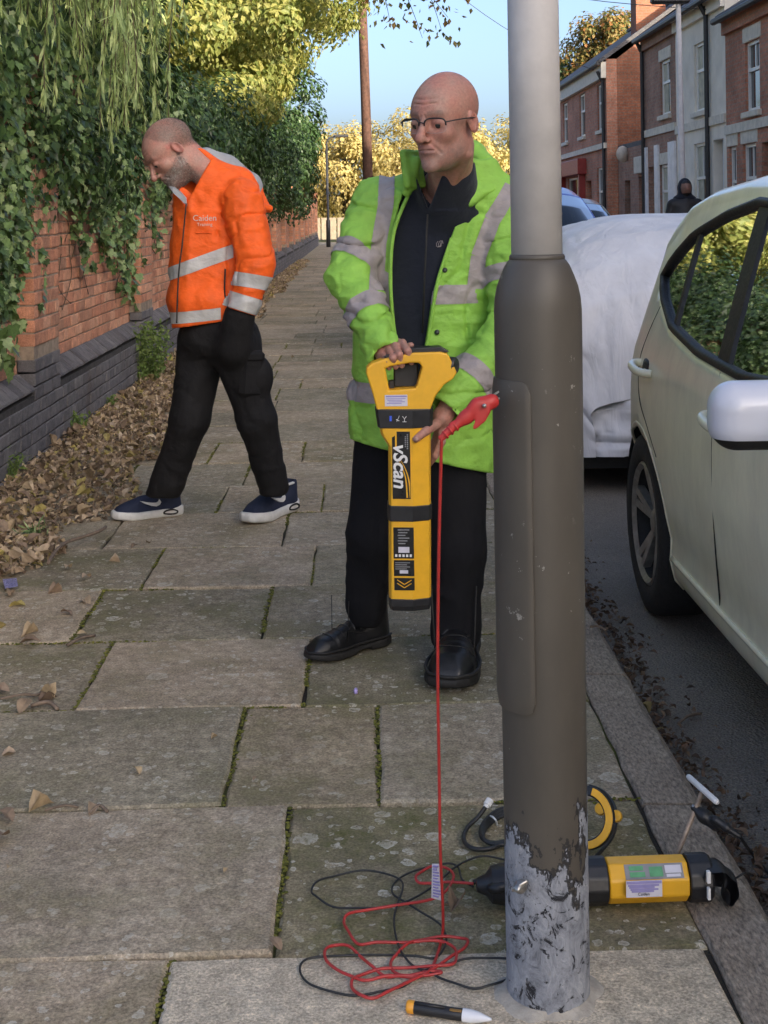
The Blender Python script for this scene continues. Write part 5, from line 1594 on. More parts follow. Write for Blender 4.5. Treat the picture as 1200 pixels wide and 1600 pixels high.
# flowing yellow stripes on the label
for off, wd in ((0, 2.2), (6.5, 2.6)):
    pts = [(622 + off * .4, 712), (629 + off * .6, 727), (634 + off * .7, 745), (636 + off * .8, 772)]
    V = []
    sp_ = spline([(a, b, 0) for a, b in pts], 6)
    for i, p in enumerate(sp_):
        wv = wd * (i / len(sp_)) + .5
        for sg in (-1, 1):
            xx = min(lx(p.x + sg * wv * .5), lx(640.6)); V.append(LM @ Vector((xx, yf2(xx), lz(p.y))))
    MB().add(V, [(2 * i, 2 * i + 1, 2 * i + 3, 2 * i + 2) for i in range(len(sp_) - 1)]).build('label_stripe', M_YEL, ut)
flat('label_stripe', [(617.5, 672, 620, 699)], M_YEL, ut, yf2, ft)
tm = LM @ Matrix.Translation((lx(624.5), yf3(lx(624.5)), lz(723))) @ Matrix.Rotation(ft, 4, 'Z') @ Matrix.Rotation(R(90), 4, 'X') @ Matrix.Rotation(R(-90), 4, 'Z')
text_obj('lettering', 'vScan', .052, M_WHT, tm, ut, .0003, .2, .0011)
flat('small_print', [(635.5, 674 + k * 3, 637.5, 676 + k * 3) for k in range(8)] + [(632.5, 677 + k * 3, 634.2, 679 + k * 3) for k in range(6)], M_GREY_P, ut, yf2, ft)['kind'] = 'stuff'
flat('rating_label', [(614.5, 818, 646, 866), (615, 868.5, 646.5, 893), (615.5, 896, 647, 915)], M_LBL, lt, yf1, ft)
flat('small_print', [(621 + (k % 2), 821 + k * 4.2, 639 - (k % 3) * 3, 822.6 + k * 4.2) for k in range(6)] + [(617, 872 + k * 3.2, 640 - 5 * (k % 2), 873 + k * 3.2) for k in range(4)], M_GREY_P, lt, yf2, ft)['kind'] = 'stuff'
flat('serial_sticker', [(622, 848, 639, 857), (624, 884, 637, 889)], M_STICK, lt, yf2, ft)
flat('small_print', [(617 + k * 5.6, 859.5, 620.4 + k * 5.6, 863.5) for k in range(5)], M_WHT, lt, yf2, ft)['kind'] = 'stuff'
cv = MB()
for dy in (0, 5.2):
    for (a, b, c, d) in ((620, 899 + dy, 631, 906 + dy), (631, 906 + dy, 642, 899 + dy)):
        pa, pb = (LM @ Vector((lx(q), yf2(lx(q)), lz(r))) for q, r in ((a, b), (c, d)))
        cv.tube([pa, pb], .0013, 4)
cv.build('chevron', M_YEL, lt)
yh = lambda x: -.0346; yh2 = lambda x: -.0352
flat('inspection_sticker', [(602, 614, 637, 631.5)], M_STICK, hf, yh)
flat('sticker_print', [(603.5, 615.2, 636, 617.5)] + [(604 + (k * 7) % 5, 619.3 + k * 2.4, 634 - (k * 5) % 9, 620.5 + k * 2.4) for k in range(4)], M_PURP, hf, yh2)
yc = lambda x: -.0500
flat('bluetooth_mark', [(609, 645.5, 612.5, 653.5)], M_BLUE_L, loc, lambda x: -.0478)
ic = MB()
for q in ([(620, 654), (623, 648), (624, 645)], [(619, 651), (624, 653)], [(629, 646), (632, 650), (635, 646)], [(632, 650), (632, 654)], [(629, 654.5), (635, 654.5)]):
    ic.tube([LM @ Vector((lx(a), -.0495, lz(b))) for a, b in q], .0008, 4)
ic.build('panel_icons', M_WHT, loc)

# ================================================================== leads, clip, transmitter, clamp, pen, earth spike
M_REDC = pm('red_cable', (.42, .032, .028), .4, .15, 60, bump=.1, bscale=300)
M_REDV = pm('red_vinyl', (.46, .03, .026), .5, .12, 40, bump=.2, bscale=160, bdist=.001)
M_BLKC = pm('black_cable', (.02, .02, .02), .5, .25, 60, bump=.1)
def zc(x, y): return (440 + x / 3.3333, 1200 + y / 3.3333)
def ground_path(lst, z0=.006, lift=()):
    out = []
    for i, (x, y) in enumerate(lst):
        p = G(*zc(x, y)); out.append(p + Vector((0, 0, z0 + .004 * abs(math.sin(i * 1.7)))))
    return out
clip_tail = P(690, 684, 2.205)
hang = [clip_tail, P(688, 760, 2.225), P(685, 900, 2.25), P(684, 1060, 2.29), P(686, 1200, 2.33), P(688, 1330, 2.38), P(692, 1420, 2.43), P(691, 1462, 2.46)]
redp = [(830, 920), (800, 1020), (765, 1090), (690, 1110), (560, 1110), (440, 1130), (360, 1110), (280, 1070), (230, 1020), (230, 970), (280, 945), (350, 955), (410, 1000), (470, 1060), (540, 1105), (620, 1110), (720, 1105), (830, 1095), (800, 1082), (740, 1092), (640, 1110), (580, 1080), (570, 1040), (600, 990), (660, 940), (740, 912), (840, 905), (930, 905), (970, 925), (950, 960), (880, 1010), (780, 1080), (690, 1125), (560, 1190), (480, 1222), (420, 1215), (370, 1170), (370, 1130), (420, 1095), (520, 1075), (660, 1062), (800, 1058), (890, 1045), (910, 1010), (905, 970), (860, 935), (780, 925), (640, 930), (500, 935), (400, 935), (350, 880), (325, 820), (350, 785), (450, 760), (600, 740), (720, 720), (800, 700), (850, 670), (885, 620), (895, 580), (860, 540), (790, 535), (730, 555), (700, 590), (715, 615), (780, 625), (860, 615), (945, 622), (1000, 626)]
rl = thing('red_test_lead', 'red test lead hanging from a clip on the lamp post and coiled on the paving', 'cable', tuple(G(690, 1500)))
MB().tube(spline(hang + ground_path(redp[1:], .006), 7), .0028, 8).build('cable', M_REDC, rl, True)
# crocodile clip
ct = A3(clip_tail)
def clip_sdf(Pn):
    d = chain(Pn, [A3(P(690, 684, 2.205)), A3(P(708, 667, 2.21)), A3(P(728, 652, 2.215))], [.0062, .0075, .010], .004)
    d = smin(d, chain(Pn, [A3(P(728, 652, 2.215)), A3(P(748, 636, 2.215)), A3(P(768, 627, 2.22))], [.011, .0145, .013], .008), .008)
    d = smin(d, chain(Pn, [A3(P(756, 642, 2.205)), A3(P(752, 655, 2.198)), A3(P(745, 666, 2.196)), A3(P(738, 673, 2.198))], [.011, .0095, .0085, .0065], .006), .006)
    d = d + .0008 * (np.sin(Pn[:, 0] * 500) > .6) * (Pn[:, 0] < P(712, 667, 2.21).x)
    d = smax(d, np.abs(Pn[:, 1] - 2.212) - .0095, .004)
    return d
lo, hi = bounds([P(690, 684, 2.2), P(770, 620, 2.22), P(735, 676, 2.19)], .03)
cl, _, _ = sdf_obj('crocodile_clip', clip_sdf, lo, hi, .0018, M_REDV, rl, 1)
for dz_, an in ((.004, -32), (-.004, -14)):
    MB().box(P(771, 621, 2.222) + Vector((0, 0, dz_)), (.022, .009, .0022), Matrix.Rotation(R(an), 3, 'Y'), bev=.0006).build('jaw', M_STEEL, cl)
for q_ in (.15, .35, .55):
    pa_, pb_ = P(690, 684, 2.205), P(728, 652, 2.215); c_ = pa_.lerp(pb_, q_); dr_ = (pb_ - pa_).normalized() * .0016
    MB().tube([c_ - dr_, c_ + dr_], .0074 + .0028 * q_, 12).build('strain_relief_ring', M_REDV, cl, True)
MB().tube([P(757, 634, 2.193), P(757, 634, 2.236)], .0035, 10).build('pivot_pin', M_STEEL, cl, True)
tagp = [P(675, 1350, 2.435), P(686, 1350, 2.43), P(692, 1408, 2.455), P(674, 1403, 2.462)]
tg = MB().add(tagp + [p + Vector((.0, .0012, 0)) for p in tagp], [(0, 1, 2, 3), (7, 6, 5, 4), (0, 4, 5, 1), (1, 5, 6, 2), (2, 6, 7, 3), (3, 7, 4, 0)]).build('paper_tag', M_STICK, rl)
tp = MB()
for k in range(11):
    f0 = .06 + k * .085
    a, b = tagp[0].lerp(tagp[3], f0), tagp[1].lerp(tagp[2], f0)
    tp.tube([a.lerp(b, .14) + Vector((0, -.0012, 0)), a.lerp(b, .86 - .2 * (k % 3 == 1)) + Vector((0, -.0012, 0))], .0021 if k < 2 else .0015, 4)
tp.build('tag_print', M_PURP, tg)
bl1 = [(1175, 492), (1060, 480), (980, 490), (900, 540), (850, 580), (770, 650), (650, 715), (520, 745), (400, 750), (270, 740), (180, 690), (155, 650), (190, 610), (280, 575), (420, 555), (540, 565), (620, 605), (630, 650), (600, 740), (585, 820), (600, 910), (630, 990), (690, 1050), (780, 1095), (830, 1110), (900, 1145), (1000, 1165), (1090, 1155), (1175, 1120), (1230, 1090)]
bl2 = [(1000, 628), (940, 600), (920, 530), (870, 515), (760, 530), (650, 570), (585, 620), (580, 670), (640, 715), (720, 760), (820, 830), (855, 880), (850, 950), (800, 1000), (700, 1000), (560, 988), (400, 995), (200, 1000), (120, 1020), (95, 1070), (130, 1130), (220, 1175), (380, 1200), (520, 1185), (640, 1145), (740, 1080), (850, 1040), (960, 1015), (1060, 1005), (1175, 1012), (1240, 1020)]
tag(MB().tube(spline(ground_path(bl1, .0045), 7), .0021, 7).build('black_lead', M_BLKC, None, True), 'thin black lead looping over the mossy flagstone above the red coil', 'cable')
tag(MB().tube(spline(ground_path(bl2, .0035), 7), .0021, 7).build('black_lead', M_BLKC, None, True), 'thin black lead with a wide loop over the pale concrete flag', 'cable')

# transmitter
TB = G(1010, 1416); TY = TB.y
TSC = FPX / TY
tr = thing('signal_transmitter', 'yellow and black cable signal transmitter lying on its side behind the lamp post', 'signal transmitter', (TB.x, TY, 0))
TMAT = Matrix.Translation((0, TY, .0455)) @ Matrix.Rotation(R(1.5), 4, 'Z')
def tX(px): return (TMAT.inverted() @ P(px, 1385, TY)).x
def oct_lathe(prof, n=8, ph=R(22.5), bev=.0025):
    mb = MB()
    m = TMAT @ Matrix.Rotation(R(90), 4, 'Y') @ Matrix.Rotation(ph, 4, 'Z')
    return mb.lathe([(r, x) for x, r in prof], n, m)
tbody = oct_lathe([(tX(949), .0415), (tX(1074), .0415)]).build('body', M_YEL, tr, False, .004, 3)
oct_lathe([(tX(790), .040), (tX(800), .0440), (tX(948), .0440)], 12, 0).build('battery_housing', M_BLACKP, tr, False, .003)
oct_lathe([(tX(745), .012), (tX(760), .020), (tX(768), .033), (tX(791), .038)], 16, 0).build('end_cap', M_BLACKP, tr, True, auto=40)
oct_lathe([(tX(1075), .0440), (tX(1108), .0440), (tX(1113), .041)], 12, 0).build('end_collar', M_BLACKP, tr, False, .003)
tz = TB.z
def hook(Pn):
    pts = [A3(P(1105, 1362, TY)), A3(P(1122, 1362, TY)), A3(P(1138, 1372, TY)), A3(P(1143, 1388, TY)), A3(P(1137, 1402, TY))]
    d = chain(Pn, pts, [.016, .016, .013, .012, .012], .008)
    return np.maximum(d, np.abs(Pn[:, 1] - TY) - .03)
lo, hi = bounds([P(1100, 1340, TY), P(1150, 1420, TY)], .03)
sdf_obj('carry_hook', lambda Pn: smin(chain(np.stack([Pn[:, 0], (Pn[:, 1] - TY) * .35 + TY, Pn[:, 2]], 1), [A3(P(1105, 1364, TY)), A3(P(1122, 1363, TY)), A3(P(1138, 1373, TY)), A3(P(1142, 1388, TY)), A3(P(1137, 1401, TY))], [.016, .015, .012, .011, .011], .008), np.full(len(Pn), 1.0), .001), lo, hi, .003, M_BLACKP, tr, 2)
tf = TY - .0415 * math.cos(R(22.5)) - .001
def tpat(name, rects, mat, parent, dy=0.0):
    mb = MB()
    for a, b, c, d in rects:
        p0, p1 = P(a, b, tf - dy), P(c, d, tf - dy)
        mb.box((p0 + p1) / 2, (abs(p1.x - p0.x), .0008, abs(p0.z - p1.z)), Matrix.Rotation(R(1.5), 3, 'Z'))
    return mb.build(name, mat, parent)
tpat('inspection_sticker', [(978, 1376.5, 1035, 1401)], M_STICK, tbody, .0006)
tpat('sticker_print', [(979, 1377.5, 1034, 1380.3)] + [(981 + (k * 9) % 7, 1382.5 + k * 3.2, 1030 - (k * 7) % 13, 1384.3 + k * 3.2) for k in range(4)], M_PURP, tbody, .0014)
text_obj('sticker_lettering', 'Caiden', .008, M_LBL, Matrix.Translation(P(1006, 1397.4, tf - .0020)) @ Matrix.Rotation(R(90), 4, 'X'), tbody, .0001)
# display panel on the upper slanted face
pu = TMAT @ Matrix.Rotation(R(-45), 4, 'X')
fl_ = .0415 * math.cos(R(22.5)) + .0008
def up(name, rects, mat, lift=0.0):
    mb = MB()
    for a, b, c, d in rects:
        mb.box(TMAT @ Matrix.Rotation(R(-45), 4, 'X') @ Vector(((tX(a) + tX(c)) / 2, -fl_ - lift, (b + d) / 2)), (tX(c) - tX(a), .0008, d - b), (TMAT @ Matrix.Rotation(R(-45), 4, 'X')).to_3x3())
    return mb.build(name, mat, tbody)
M_GRNP = pm('green_panel', (.10, .33, .15), .45, .15, 60, bump=0)
up('instruction_panel', [(974, -.014, 1065, .014)], M_GREY_P)
up('panel_picture', [(981, -.010, 1005, -.001), (981, .002, 1003, .010), (1012, -.010, 1033, .008)], M_GRNP, .0008)
up('panel_picture', [(1037, -.004, 1062, .010), (1038, -.011, 1060, -.006)], M_STICK, .0008)
for a, b in (((1104, 1361), (1110, 1379)), ((1105, 1387), (1110, 1405))):
    pp0, pp1 = P(a[0], a[1], TY - .0415), P(b[0], b[1], TY - .0415)
    MB().box((pp0 + pp1) / 2, (pp1.x - pp0.x, .010, pp0.z - pp1.z), bev=.001).build('serial_sticker', M_WHT, tr)
pgp = MB().tube(spline([G(*zc(1000, 626)) + Vector((0, 0, .012)), G(*zc(1040, 634)) + Vector((0, 0, .016)), P(770, 1388, TY - .02), P(790, 1385, TY - .02)], 4), [.005] * 4 + [.010] * 9, 10).build('plug', M_BLACKP, tr, True)

# voltage tester pen
a, b = G(635, 1572, .011), G(768, 1593, .008)
ax = (b - a).normalized(); L = (b - a).length
PMt = Matrix.Translation(a) @ ax.to_track_quat('Z', 'Y').to_matrix().to_4x4()
pen = thing('voltage_tester_pen', 'voltage tester pen with orange cap and white tip on the pale concrete flag', 'voltage tester', tuple(a))
MB().lathe([(.0, 0), (.008, .0005), (.0102, .003), (.0102, L * .085), (.0095, L * .095)], 20, PMt).build('cap', pm('orange_plastic', (.75, .33, .03), .4, .1, 60), pen, True, auto=40)
pb = MB().lathe([(.0095, L * .09), (.0098, L * .2), (.0092, L * .5), (.0096, L * .66), (.009, L * .67)], 20, PMt).build('barrel', M_BLACKP, pen, True, auto=40)
MB().lathe([(.0104, L * .665), (.0104, L * .76), (.0085, L * .85), (.004, L * .955), (.002, L * 1.0), (0, L)], 20, PMt).build('tip', pm('white_plastic', (.72, .73, .76), .35, .04, 40), pen, True, auto=40)
MB().tube([PMt @ Vector((.0, .0, L * .1)) + Vector((0, -.004, .0098)), PMt @ Vector((0, 0, L * .45)) + Vector((0, -.004, .0098))], .0022, 6).build('pocket_clip', M_BLACKP, pb, True)
MB().box(PMt @ Vector((0, 0, L * .58)) + Vector((0, -.0045, .0084)), (L * .14, .006, .0016), Matrix.Rotation(-math.atan2(-ax.y, ax.x), 3, 'Z'), bev=.0004).build('label', pm('brown_label', (.3, .16, .04), .5, .1, 40), pb)

# black accessory cable with white connector, tied
cb = thing('accessory_cable', 'tied coil of thick black cable with a white connector beside the lamp post', 'cable', tuple(G(770, 1310)))
def zz(x, y): return (700 + x / 2.4, 1180 + y / 2.4)
mbk = MB()
cpts = [G(*zz(140, 195), .035), G(*zz(110, 235), .02), G(*zz(70, 275), .008), G(*zz(60, 320), .006), G(*zz(95, 350), .006), G(*zz(160, 350), .006), G(*zz(215, 325), .007), G(*zz(300, 290), .008)]
mbk.tube(spline(cpts, 6), .0048, 9)
for k in range(4):
    q = k * 6
    lp_ = [G(*zz(260 + q, 195 + q), .02), G(*zz(190 + q, 205 + q * 1.2), .024 - k * .003), G(*zz(140 + q * .6, 245 + q), .018 - k * .003), G(*zz(122 + q * .5, 285 + q), .012), G(*zz(135 + q, 318 + q * .6), .008), G(*zz(190 + q, 328 + q * .4), .008), G(*zz(270, 300 + q), .01)]
    mbk.tube(spline(lp_, 6), .0044, 9)
mbk.build('cable', M_BLKC, cb, True)
w0, w1 = G(*zz(140, 197), .034), G(*zz(158, 168), .045)
MB().tube([w0, w0.lerp(w1, .3), w0.lerp(w1, .31), w1], [.006, .006, .0085, .0085], 12).build('connector', M_WHT, cb, True, auto=30)
MB().tube(spline([G(*zz(158, 228), .02), G(*zz(168, 232), .034), G(*zz(180, 245), .03), G(*zz(184, 262), .014)], 4), .002, 6).build('cable_tie', M_WHT, cb, True)

# signal clamp ring
rcx = P(916, 1326, 2.80)
ck = thing('signal_clamp', 'yellow and black ring-shaped signal clamp leaning behind the lamp post', 'signal clamp', (rcx.x, rcx.y, 0))
nrm = Vector((-.45, -.80, .42)).normalized()
CM = Matrix.Translation((rcx.x, rcx.y, .064)) @ nrm.to_track_quat('Z', 'Y').to_matrix().to_4x4()
def torus(r0, w, h, a0, a1, n=40, zoff=0.0):
    mb = MB(); sec = [(-w, -h), (w, -h), (w, h), (-w, h)]
    V = []
    for i in range(n + 1):
        a = a0 + (a1 - a0) * i / n
        for (dr, dz) in sec: V.append(CM @ Vector(((r0 + dr) * math.cos(a), (r0 + dr) * math.sin(a), dz + zoff)))
    Fc = [(4 * i + k, 4 * i + (k + 1) % 4, 4 * i + 4 + (k + 1) % 4, 4 * i + 4 + k) for i in range(n) for k in range(4)]
    Fc += [(0, 1, 2, 3), (4 * n + 3, 4 * n + 2, 4 * n + 1, 4 * n)]
    return mb.add(V, Fc)
torus(.052, .010, .008, 0, R(359.5), 60).build('ring', M_BLACKP, ck, False, .003)
torus(.053, .0075, .0035, R(-75), R(80), 40, .0085).build('yellow_face', M_YEL, ck, False, .0015)
for dx, dy, mt in ((933, 1262, M_YEL), (958, 1273, M_YEL)):
    c0 = P(dx + 5, dy + 2, 2.87)
    MB().lathe([(0, .006), (.011, .005), (.0125, .0), (.0125, -.006)], 16, Matrix.Translation(c0) @ Vector((-.3, -.8, .5)).to_track_quat('Z', 'Y').to_matrix().to_4x4()).build('knob', mt, ck, True, auto=40)
MB().box(P(953, 1274, 2.85), (.016, .004, .024), Matrix.Rotation(R(-25), 3, 'Y')).build('tag', M_STICK, ck)
MB().tube(spline([G(921, 1228, .008), G(944, 1238, .008), G(960, 1260, .008), G(962, 1285, .012), G(955, 1310, .012), G(930, 1340, .008)], 6), .004, 8).build('cable', M_BLKC, ck, True)

# earth spike
es = thing('earth_spike', 'steel earth spike with white handle pushed into the joint beside the kerb', 'earth spike', tuple(G(1047, 1362)))
MB().tube([G(1046, 1364) + Vector((-.012, 0, -.03)), G(1046, 1364), P(1097, 1238, 2.70)], .0052, 10).build('rod', pm('rusty_steel', (.30, .23, .17), .5, .35, 60, metal=.3), es, True)
hA, hB = P(1075, 1213, 2.76), P(1121, 1254, 2.64)
MB().tube([hA, hA.lerp(hB, .04), hA.lerp(hB, .96), hB], [.0045, .0062, .0062, .0045], 12).build('handle', M_WHT, es, True)
el_ = thing('earth_lead', 'black earth lead clipped to the steel spike and trailing into the gutter', 'cable', tuple(G(1120, 1290)))
def eclip(Pn):
    d = chain(Pn, [A3(P(1084, 1262, 2.70)), A3(P(1100, 1275, 2.69)), A3(P(1118, 1290, 2.68))], [.007, .013, .011], .008)
    return smin(d, chain(Pn, [A3(P(1118, 1281, 2.67)), A3(P(1135, 1293, 2.66)), A3(P(1156, 1307, 2.65))], [.009, .008, .005], .006), .008)
lo, hi = bounds([P(1080, 1255, 2.7), P(1160, 1310, 2.66)], .03)
ec_, _, _ = sdf_obj('crocodile_clip', eclip, lo, hi, .0025, M_BLACKP, el_, 1)
MB().tube([P(1081, 1258, 2.70), P(1090, 1266, 2.695)], .004, 8).build('jaw', M_STEEL, ec_, True)
MB().tube(spline([P(1156, 1307, 2.65), G(1172, 1330, -.05), G(1190, 1352, -.078), G(1215, 1375, -.078), G(1260, 1380, -.078)], 8), .0035, 8).build('cable', M_BLKC, el_, True)
MB().tube(spline([G(1150, 1372, .004), G(1165, 1364, .01), G(1180, 1368, -.075), G(1215, 1374, -.078)], 6), .0022, 7).build('thin_cable', M_BLKC, el_, True)
# ================================================================== vehicles
def m_paint(name, colr, coat=.6, dirt=.25, rough=.35):
    t = NT(name); w = t.co('World')
    g = t.n('ShaderNodeSeparateXYZ'); t.l(t.co(), g.inputs[0])
    c = t.ramp(t.noise(3, 3, .5, w), [(.3, tuple(x * .95 for x in colr)), (.7, tuple(x * 1.04 for x in colr))])
    film = t.ramp(t.noise(11, 6, .75, t.mapping(w, (1, 1, .4))), [(.4, 0.0), (.8, dirt)])
    c = t.mix(film, c, (.16, .14, .11))
    t.set('Base Color', c); t.set('Roughness', rough); t.set('Coat Weight', coat)
    t.set('Coat Roughness', t.ramp(t.noise(14, 4, .7, w), [(.3, .05), (.8, .2)]))
    t.bump(t.noise(7, 2, .5, w), .03, .01)
    return t.m
M_CREAM = m_paint('cream_car_paint', (.88, .83, .62))
M_BLUEC = m_paint('blue_car_paint', (.05, .10, .42))
M_GREYC = m_paint('grey_car_paint', (.22, .25, .28))
M_TRIM = pm('black_rubber_trim', (.014, .013, .012), .6, .25, 40)
M_TYRE = pm('tyre_rubber', (.018, .017, .017), .85, .3, 50, bump=.3, bscale=120, bdist=.003)
M_ALLOY = pm('dusty_alloy', (.30, .285, .26), .45, .25, 30, metal=.55, dirt=.5)
M_CABIN = pm('dark_cabin', (.02, .02, .021), .85, .3, 20)
def m_glass(name, tint, ior=1.13):
    t = NT(name); out = t.t.nodes['Material Output']
    tr_ = t.n('ShaderNodeBsdfTransparent'); t.l(t.mix(t.noise(2), tint, tuple(c * .92 for c in tint)), tr_.inputs['Color'])
    gl_ = t.n('ShaderNodeBsdfGlossy'); gl_.inputs['Roughness'].default_value = .015; gl_.inputs['Color'].default_value = (.95, .97, 1, 1)
    fr = t.n('ShaderNodeFresnel'); fr.inputs['IOR'].default_value = ior
    mx = t.n('ShaderNodeMixShader'); t.l(fr.outputs[0], mx.inputs[0]); t.l(tr_.outputs[0], mx.inputs[1]); t.l(gl_.outputs[0], mx.inputs[2])
    t.l(mx.outputs[0], out.inputs['Surface'])
    return t.m
M_CGLASS = m_glass('car_glass', (.22, .25, .23))
ZT = [(-3.42, .58), (-3.39, .70), (-3.25, .80), (-2.9, .92), (-2.4, 1.02), (-2.28, 1.05), (-1.75, 1.37), (-1.5, 1.475), (-1.1, 1.548), (-.6, 1.556), (-.2, 1.528), (.0, 1.49), (.12, 1.435), (.22, 1.355), (.30, 1.25), (.36, 1.12), (.42, .95), (.46, .78), (.475, .6)]
WB = [(-3.42, .42), (-3.37, .60), (-3.2, .74), (-2.8, .845), (-2.3, .88), (-1, .888), (0, .885), (.2, .87), (.34, .82), (.43, .72), (.475, .5)]
SS = [(.16, .90), (.2, .945), (.27, .968), (.34, .962), (.42, .978), (.6, 1.0), (.76, 1.0), (.86, .992), (.92, .978), (.97, .958), (1.02, .94), (1.2, .868), (1.4, .785), (1.5, .735), (1.56, .68)]
WLO = [(-2.18, 1.035), (-1.6, .995), (-1.18, .972), (-.7, .988), (-.29, 1.032), (-.05, 1.11), (.06, 1.178)]
WHI = [(-2.18, 1.036), (-1.85, 1.19), (-1.55, 1.33), (-1.25, 1.415), (-.8, 1.436), (-.5, 1.398), (-.18, 1.332), (-.02, 1.255), (.06, 1.182)]
def side_x(y, z, zs=1.0):
    return lerp_tab(y, WB) * lerp_tab(z / zs, SS)
M_DGLASS = m_glass('dark_windscreen', (.05, .06, .06), 1.14)
def car(name, label, paint, loc, rotz=0.0, zs=1.0, group=None, mirror_mat=None, detail=True, screen=None):
    c = thing(name, label, 'car', loc, (0, 0, rotz), group)
    B = Matrix.Translation(loc) @ Matrix.Rotation(rotz, 4, 'Z')
    ys = np.linspace(-3.42, .475, 170); nS, nC, nA, nB = 34, 12, 20, 9
    def ring(y):
        zt = float(lerp_tab(y, ZT)); r = min(.10, (zt - .2) * .35); zr = zt - r
        zl_ = min(float(lerp_tab(y, WLO)), .17 + (zr - .17) * .80); zh_ = min(max(float(lerp_tab(y, WHI)), zl_ + .002), zr - .006); zh_ = max(zh_, zl_ + .001)
        pts = []
        for k in range(nS):
            z = .17 + (zl_ - .17) * k / nA if k <= nA else (zl_ + (zh_ - zl_) * (k - nA) / nB if k <= nA + nB else zh_ + (zr - zh_) * (k - nA - nB) / (nS - 1 - nA - nB))
            pts.append((float(side_x(y, z)), z))
        xr = pts[-1][0]
        for k in range(1, nC + 1):
            a = k / nC * math.pi / 2
            pts.append((xr * math.cos(a) ** .62 if k < nC else 0.0, zr + r * math.sin(a) ** .8))
        return pts
    half = nS + nC
    V, grid = [], []
    for y in ys:
        rg = ring(y); row = []
        full = [(-x, z) for x, z in rg] + [(x, z) for x, z in rg[-2::-1]]
        for x, z in full: row.append(len(V)); V.append((x, y, z * zs))
        grid.append(row)
    nR = len(grid[0])
    body, ws, rg_ = [], [], []
    wheels = [(-2.55, .315), (0.0, .315)]
    for i in range(len(ys) - 1):
        ym = (ys[i] + ys[i + 1]) / 2
        for k in range(nR - 1):
            q = (grid[i][k], grid[i][k + 1], grid[i + 1][k + 1], grid[i + 1][k])
            zc_ = sum(V[a][2] for a in q) / 4 / zs; xc = sum(V[a][0] for a in q) / 4
            kk = k if k < half else nR - 2 - k
            if WLO[0][0] < ym < WLO[-1][0] and nA <= kk < nA + nB: continue
            if any((ym - wy) ** 2 + (zc_ - wz) ** 2 < .352 ** 2 for wy, wz in wheels) and abs(xc) > .5: continue
            if kk >= nS + 2 and -2.2 < ym < -1.52: ws.append(q)
            elif kk >= nS + 2 and .07 < ym < .33: rg_.append(q)
            else: body.append(q)
    def sub(nm, faces, mat, parent, push=0.0):
        used = sorted({a for f in faces for a in f}); mp = {a: i for i, a in enumerate(used)}
        mb = MB().add([B @ Vector(V[a]) for a in used], [tuple(mp[a] for a in f) for f in faces])
        return mb.build(nm, mat, parent, True)
    bo_ = sub('bodywork', body, paint, c)
    md = bo_.modifiers.new('skin', 'SOLIDIFY'); md.thickness = .012; md.offset = -1
    sub('windscreen', ws, screen or M_CGLASS, c); sub('rear_window', rg_, M_CGLASS, c)
    T = lambda x, y, z: B @ Vector((x, y, z * zs))
    for sg in (-1, 1):
        yy = np.linspace(WLO[0][0] + .005, WLO[-1][0] - .003, 46)
        lo_ = lerp_tab(yy, WLO) - .012; hi_ = lerp_tab(yy, WHI) + .010
        gv = []
        for y, a, b in zip(yy, lo_, hi_):
            for k in range(7):
                z = a + (b - a) * k / 6; gv.append(T(sg * (float(side_x(y, z)) - .006), y, z))
        gf = [(i * 7 + k, i * 7 + k + 1, i * 7 + k + 8, i * 7 + k + 7) for i in range(45) for k in range(6)]
        w = MB().add(gv, gf).build('side_window', M_CGLASS, c, True)
        rim = [(y, float(lerp_tab(y, WLO))) for y in np.linspace(WLO[0][0], WLO[-1][0], 34)] + [(y, float(lerp_tab(y, WHI))) for y in np.linspace(WLO[-1][0], WLO[0][0], 40)]
        MB().tube([T(sg * (float(side_x(y, z)) - .001), y, z) for y, z in rim], .016, 6).build('window_seal', M_TRIM, w, True)
        def pillar(y0, y1, wd):
            z0, z1 = float(lerp_tab(y0, WLO)) - .01, float(lerp_tab(y1, WHI)) + .01
            v = []
            for k in range(9):
                f = k / 8; y = y0 + (y1 - y0) * f; z = z0 + (z1 - z0) * f
                for s2 in (-wd / 2, wd / 2): v.append(T(sg * (float(side_x(y + s2, z)) + .001), y + s2, z))
                for s2 in (wd / 2, -wd / 2): v.append(T(sg * (float(side_x(y + s2, z)) - .03), y + s2, z))
            f_ = [(4 * k + a, 4 * k + (a + 1) % 4, 4 * k + 4 + (a + 1) % 4, 4 * k + 4 + a) for k in range(8) for a in range(4)]
            return MB().add(v, f_).build('pillar', M_TRIM, w)
        pillar(-.98, -.86, .11); pillar(-.33, -.24, .032)
        # seams, handles, arch lips, sill crease
        if detail:
            def on(y, z, o=.0): return T(sg * (float(side_x(y, z)) + o), y, z)
            sm = MB()
            for path in ([(-.05, 1.08), (.0, .98), (.02, .88), (-.03, .76), (-.15, .68), (-.29, .60)], [(-.98, .96), (-1.0, .8), (-.99, .55), (-.95, .3)], [(-2.08, 1.0), (-2.12, .8), (-2.1, .5), (-2.05, .28)], [(.30, .97), (.33, .8), (.36, .62)]):
                sm.tube(spline([on(y, z, -.001) for y, z in path], 6), .0028, 5)
            sm.build('door_seam', M_TRIM, c, True)
